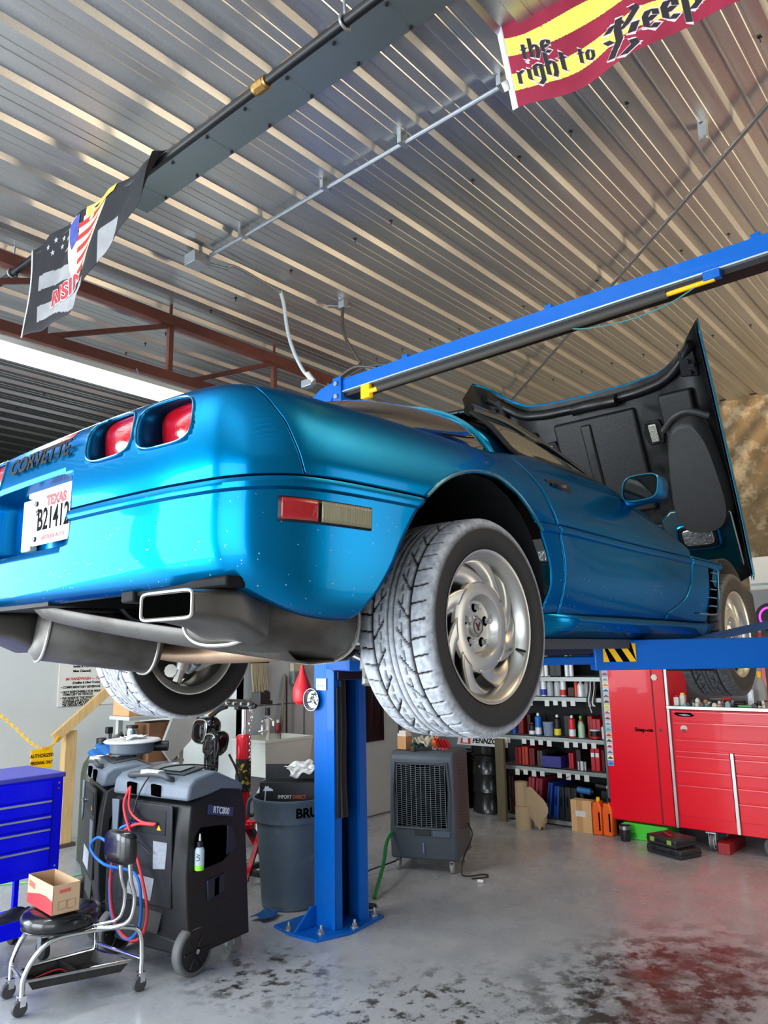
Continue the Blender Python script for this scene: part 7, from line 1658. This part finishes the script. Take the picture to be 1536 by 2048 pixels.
# ================================================================ FLAGS
def flag_surface(S, nu, nv, colfn, mats, name, parent, thick=.002):
    mb = MB(); rows = [[S(i/nu, j/nv) for i in range(nu+1)] for j in range(nv+1)]
    mb.grid(rows); k = 0; mb.m = []
    for j in range(nv):
        for i in range(nu): mb.m.append(colfn((i+.5)/nu, (j+.5)/nv))
    me = bpy.data.meshes.new(name); me.from_pydata([tuple(Vector(p)-parent.location) for p in mb.v], [], mb.f)
    for m in mats: me.materials.append(m)
    me.polygons.foreach_set('material_index', mb.m); me.polygons.foreach_set('use_smooth', [True]*len(me.polygons)); me.update()
    ob = bpy.data.objects.new(name, me); COL.objects.link(ob); ob.parent = parent
    md = ob.modifiers.new('s','SOLIDIFY'); md.thickness = thick; md.offset = 0
    return ob
def nib(strokes, S, parent, name, m, off, scale, ox, oy, nibw=(.055,.055), fat=0.0, lift=1):
    """broad-nib pen strokes: every segment swept with a fixed nib vector; mapped through S"""
    mb = MB(); e = .5
    def P3(x,y):
        u, v = ox+x*scale[0], oy+y*scale[1]
        p = S(u,v); du = S(u+.004,v)-p; dv = S(u,v+.004)-p; n = du.cross(dv).normalized(); 
        if n.dot(V(*CAMP)-p) < 0: n = -n
        return p+n*off
    nx, ny = nibw
    for st in strokes:
        for k in range(len(st)-1):
            (x0,y0),(x1,y1) = st[k],st[k+1]; L = sqrt((x1-x0)**2+(y1-y0)**2)+1e-6; ex,ey = (x1-x0)/L*fat,(y1-y0)/L*fat
            a,b = nx+fat*.7, ny+fat*.7
            q = [(x0-ex-a,y0-ey-b),(x1+ex-a,y1+ey-b),(x1+ex+a,y1+ey+b),(x0-ex+a,y0-ey+b)]
            n_ = 3; 
            for s in range(n_):
                t0,t1 = s/n_,(s+1)/n_
                A = (q[0][0]+(q[1][0]-q[0][0])*t0, q[0][1]+(q[1][1]-q[0][1])*t0); B = (q[0][0]+(q[1][0]-q[0][0])*t1, q[0][1]+(q[1][1]-q[0][1])*t1)
                C = (q[3][0]+(q[2][0]-q[3][0])*t1, q[3][1]+(q[2][1]-q[3][1])*t1); D = (q[3][0]+(q[2][0]-q[3][0])*t0, q[3][1]+(q[2][1]-q[3][1])*t0)
                mb.add([P3(*A),P3(*B),P3(*C),P3(*D)], [(0,1,2,3)])
            if fat:   # round the halo
                for (cx,cy) in ((x0,y0),(x1,y1)):
                    ring = [(cx+sgn_x*a*.9, cy+sgn_y*b*.9) for sgn_x,sgn_y in ((-1,-1),(-.2,-1.1),(.7,-.3),(1,1),(.2,1.1),(-.7,.3))]
                    mb.add([P3(*r) for r in ring], [tuple(range(6))])
    ob = mb.build(name, m, parent, smooth=0); return ob
# letter skeletons in a 1-unit x-height box (y down), nib at 45 degrees
G = {
 't': [[(.1,.05),(.45,.0)],[(.25,-.35),(.25,.8),(.42,.95)]],
 'h': [[(.15,-.6),(.15,.9)],[(.15,.2),(.45,.05),(.55,.25),(.55,.8),(.45,1.1)]],
 'e': [[(.45,.35),(.2,.5)],[(.5,.05),(.5,.35)],[(.5,.05),(.25,.0),(.12,.2),(.12,.75),(.32,.95),(.5,.8)]],
 'r': [[(.15,.05),(.15,.9)],[(.15,.2),(.45,.05)]],
 'i': [[(.2,.1),(.2,.8),(.32,.95)],[(.2,-.4),(.24,-.36)]],
 'g': [[(.15,.1),(.15,.75),(.35,.9)],[(.15,.1),(.4,.0),(.52,.15)],[(.52,.05),(.52,1.1),(.3,1.35),(.1,1.2)]],
 'o': [[(.3,.0),(.12,.2),(.12,.75),(.32,.95)],[(.3,.0),(.52,.2),(.52,.75),(.32,.95)]],
 'K': [[(.1,-.2),(.3,-.45),(.5,-.35),(.55,-.1)],[(.5,-.6),(.42,.0),(.45,.7),(.3,1.1)],[(.9,-.7),(1.0,-.35),(.7,.1),(.5,.2)],[(.6,.15),(.95,.35),(.8,.8),(1.15,1.0)],[(.05,.2),(.2,.6),(.45,.75)],[(.3,1.05),(.15,1.5),(.5,1.75),(.85,1.5),(.8,1.2)]],
 'p': [[(.15,-.1),(.15,1.5)],[(.15,.15),(.45,-.05),(.58,.15),(.58,.75),(.35,.95),(.18,.85)]],
 '&': [[(.5,.1),(.3,-.1),(.2,.15),(.45,.45),(.6,.8)],[(.55,.4),(.3,.95),(.08,.7),(.2,.45)],[(.45,.95),(.7,.8)]],
 'B': [[(.15,-.2),(.15,.9)],[(.1,-.3),(.5,-.3),(.6,.0),(.3,.2)],[(.3,.2),(.65,.45),(.5,.85),(.1,.9)]],
}
def word(txt, S, parent, scale, ox, oy, adv, skew=0.0):
    x = 0
    for ch in txt:
        if ch == ' ': x += .5; continue
        st = [[(a+x, b+skew*x) for a,b in s] for s in G[ch]]
        nib(st, S, parent, 'printed_letter_outline', mat('pale_outline',(215,190,190),.7), .0022, scale, ox, oy, fat=.10)
        nib(st, S, parent, 'printed_letter', mat('flag_ink',(38,32,38),.7), .0040, scale, ox, oy, nibw=(.115,.07) if ch != 'K' else (.11,.07))
        x += adv.get(ch,.75)
adv = {'t':.55,'h':.75,'e':.68,'r':.58,'i':.42,'g':.72,'o':.7,'K':1.3,'p':.78,'&':.9,'B':.8}
fy = thing('yellow_striped_flag', 'yellow and dark red striped flag with black lettering hung at the top right', 'flag', (.60,-1.2,4.1))
# u: along the bottom edge from hoist (0) to fly (1); v: 0 top .. 1 bottom
A0,B0 = V(.60,-.735,3.940),V(.60,-1.86,3.86); HT = V(.0,.085,.86)
def SF(u,v):
    w = .018*sin(u*9+v*3)+.012*sin(u*17+v*6+1)
    p = A0.lerp(B0,u)+V(0,0,-.02*sin(u*PI))+HT*(1-v)*(.86+.10*u)
    return p+V(-1,0,0)*(w+.02*sin(v*4+u*5))
def stripe(u,v):
    # nine stripes, waves travelling along the flag
    q = (1-v)/.118 + .34*sin(u*10.5+.4)*min(1,(1-v)*6) + (u-.0)*.2*min(1,(1-v)*5)
    return int(max(0,q))%2
YE = mat('flag_yellow',(235,225,95),.7,noise=.08,nscale=12,dirt=(120,110,70),dscale=40,dlo=.66,dhi=.72); DR_ = mat('flag_red',(140,22,52),.75,noise=.35,nscale=10)
flag_surface(SF, 420, 260, lambda u,v: 0 if stripe(u,v) else 1, [YE,DR_], 'striped_cloth', fy)
mb = MB(); mb.grid([[SF(0,v)+V(0,.028,0)*1, SF(0,v)+V(-.001,0,0), ] for v in [k/20 for k in range(21)]]); mb.build('white_header', mat('header_white',(225,225,230),.8), fy, solid=.003)
mb = MB(); mb.add([SF(0,.80)+V(-.004,.055,0),SF(0,.80)+V(-.004,.025,0),SF(0,.87)+V(-.004,.02,0),SF(0,.87)+V(-.004,.045,0)],[(0,1,2,3)]); mb.build('care_label', WHITE, fy, solid=.001)
word('the', SF, fy, (.062,.082), .050, .66, adv); word('right', SF, fy, (.064,.090), .020, .785, adv); word('to', SF, fy, (.056,.075), .245, .79, adv)
word('K', SF, fy, (.135,.112), .355, .79, adv); word('eep', SF, fy, (.092,.112), .505, .815, adv); word('&', SF, fy, (.10,.11), .735, .80, adv); word('B', SF, fy, (.10,.11), .86, .80, adv)
# dark flag folded over the black pipe
fd = thing('dark_eagle_flag', 'black and grey flag with red, white and blue print folded over the pipe', 'flag', (-.07,1.8,4.0))
def SD(u,v):
    y = 2.27-1.42*u; drop = interp(u,[0,.15,.35,.5,.62,.75,.88,1.0],[.60,.62,.60,.54,.40,.30,.22,.04])
    sh = .05*sin(v*3)*(1-u); 
    return V(-.07-.022-.05*v*(.3+.7*sin(u*7+1)**2)+.012*sin(u*26+v*4), y+.07*v*(u-.5)-.02*v, 4.145-drop*v*1.0-.02*(1-(1-v)**2)*0)
def cold(u,v):
    if u < .12 or (u < .42 and v < .28): return 0
    if u > .52 and v < 1: return 0 if not (.60 < u < .70 and v > .55) else 1
    q = int((v*6.2+.5*sin(u*9)))%2
    return 1 if q else 0
FB = mat('flag_black',(24,24,30),.75,noise=.4,nscale=9); FG = mat('flag_grey',(140,140,142),.75,noise=.45,nscale=9)
flag_surface(SD, 160, 80, cold, [FB,FG], 'dark_cloth', fd)
def patch(poly, name, m, off=.003, n=1):
    mb = MB(); nr = len(poly); cx = sum(p[0] for p in poly)/nr; cy = sum(p[1] for p in poly)/nr
    def P3(u,v):
        p = SD(u,v); return p+V(-off,-off*.4,0)
    ring = []
    for i in range(nr):
        a,b = poly[i],poly[(i+1)%nr]
        for s in range(4): ring.append((a[0]+(b[0]-a[0])*s/4, a[1]+(b[1]-a[1])*s/4))
    K = len(ring); rows = [[P3(cx+(u-cx)*k/5, cy+(v-cy)*k/5) for u,v in ring] for k in (5,4,3,2,1)]
    mb.grid(rows, closed=True); mb.add([P3(cx,cy)]+rows[-1],[(0,i+1,(i+1)%K+1) for i in range(K)]); return mb.build(name, m, fd, smooth=0)
patch([(.31,.02),(.64,.0),(.62,.2),(.56,.5),(.47,.74),(.41,.80),(.37,.6),(.33,.25)],'print_shield',mat('print_cream',(215,195,165),.7,noise=.2,nscale=20))
for k in range(5):
    v0 = .12+.125*k; patch([(.42-.0*k,v0+.03),(.60-.03*k,v0-.04),(.59-.03*k,v0+.01),(.49-.01*k,v0+.06),(.415,v0+.08)],'print_red_band',mat('print_red',(185,45,40),.7),.0045)
patch([(.32,.04),(.43,.03),(.42,.30),(.38,.38),(.34,.2)],'print_blue_field',mat('print_blue',(60,75,150),.7,noise=.5,nscale=30),.005)
patch([(.47,-.0),(.70,.0),(.68,.09),(.60,.14),(.54,.10),(.48,.12)],'print_gold',mat('print_gold',(190,170,80),.7,noise=.3,nscale=30),.006)
for u,v in ((.17,.14),(.22,.10),(.27,.12),(.20,.22),(.26,.20),(.31,.16)):
    st = []; 
    for k in range(10):
        a = PI/2+k*PI/5; r = 1 if k%2 == 0 else .42; st.append((u+.014*r*cos(a), v-.035*r*sin(a)))
    patch(st,'print_star',mat('print_star_grey',(165,165,170),.7),.0035)
mb = MB(); vs,fs = text_geo('RISIN', .19, 0, bold=.005); mb2 = MB(); vs2,fs2 = text_geo('RISIN', .19, 0, bold=.014)
for q,(V_,F_2,m,o,nm) in enumerate(((vs2,fs2,mat('pale_outline'),.0045,'print_word_outline'),(vs,fs,mat('print_word_red',(170,50,60),.7),.007,'print_word'))):
    mb = MB(); mb.add([SD(.345+x*.60, .76-.5*abs(x)*abs(x)-y*1.2)+V(-o,-o*.4,0) for x,y,z in V_], F_2); mb.build(nm, m, fd, smooth=0)
mb = MB(); mb.grid([[SD(0,v)+V(0,.022,0), SD(0,v)+V(-.003,0,0)] for v in [k/12 for k in range(13)]]); mb.build('white_header', mat('header_white'), fd, solid=.003)
# ================================================================ LIGHT
w = bpy.data.worlds.new('sky'); scene.world = w; w.use_nodes = True
bg = w.node_tree.nodes['Background']; bg.inputs['Color'].default_value = (.62,.78,1.0,1); bg.inputs['Strength'].default_value = 1.0
def area(name, loc, size, aim, power, col, spread=180):
    ld = bpy.data.lights.new(name,'AREA'); ld.shape = 'RECTANGLE'; ld.size, ld.size_y = size; ld.energy = power; ld.color = col; ld.spread = radians(spread)
    o = bpy.data.objects.new(name, ld); COL.objects.link(o); o.location = loc; o.rotation_euler = Vector(aim).to_track_quat('-Z','Y').to_euler(); return o
area('front_bay_daylight', (-5.9,-2.8,1.75), (4.2,3.4), (1,.12,0), 190, (.86,.94,1.0))
area('front_bay_daylight', (-5.9,2.2,1.75), (3.8,3.4), (1,-.1,0), 500, (.86,.94,1.0))
area('left_bay_daylight', (-3.75,5.12,1.75), (3.3,3.2), (.15,-1,0), 400, (.84,.93,1.0))
area('right_bay_daylight', (3.3,-5.9,1.8), (2.4,3.2), (0,1,0), 45, (1.0,.92,.78))
area('right_apron_bounce', (4.0,-5.6,.3), (3.0,.8), (0,.6,.8), 230, (1.0,.74,.44), 80)
sd = bpy.data.lights.new('sun','SUN'); sd.energy = 3.0; sd.angle = .01; sd.color = (1,.93,.8); so = bpy.data.objects.new('sun', sd); COL.objects.link(so)
so.rotation_euler = Vector((.25,.8,-1.1)).to_track_quat('-Z','Y').to_euler()
area('tube_light_glow', (-.1,2.4,3.46), (2.4,.12), (0,0,-1), 40, (1,1,.95))
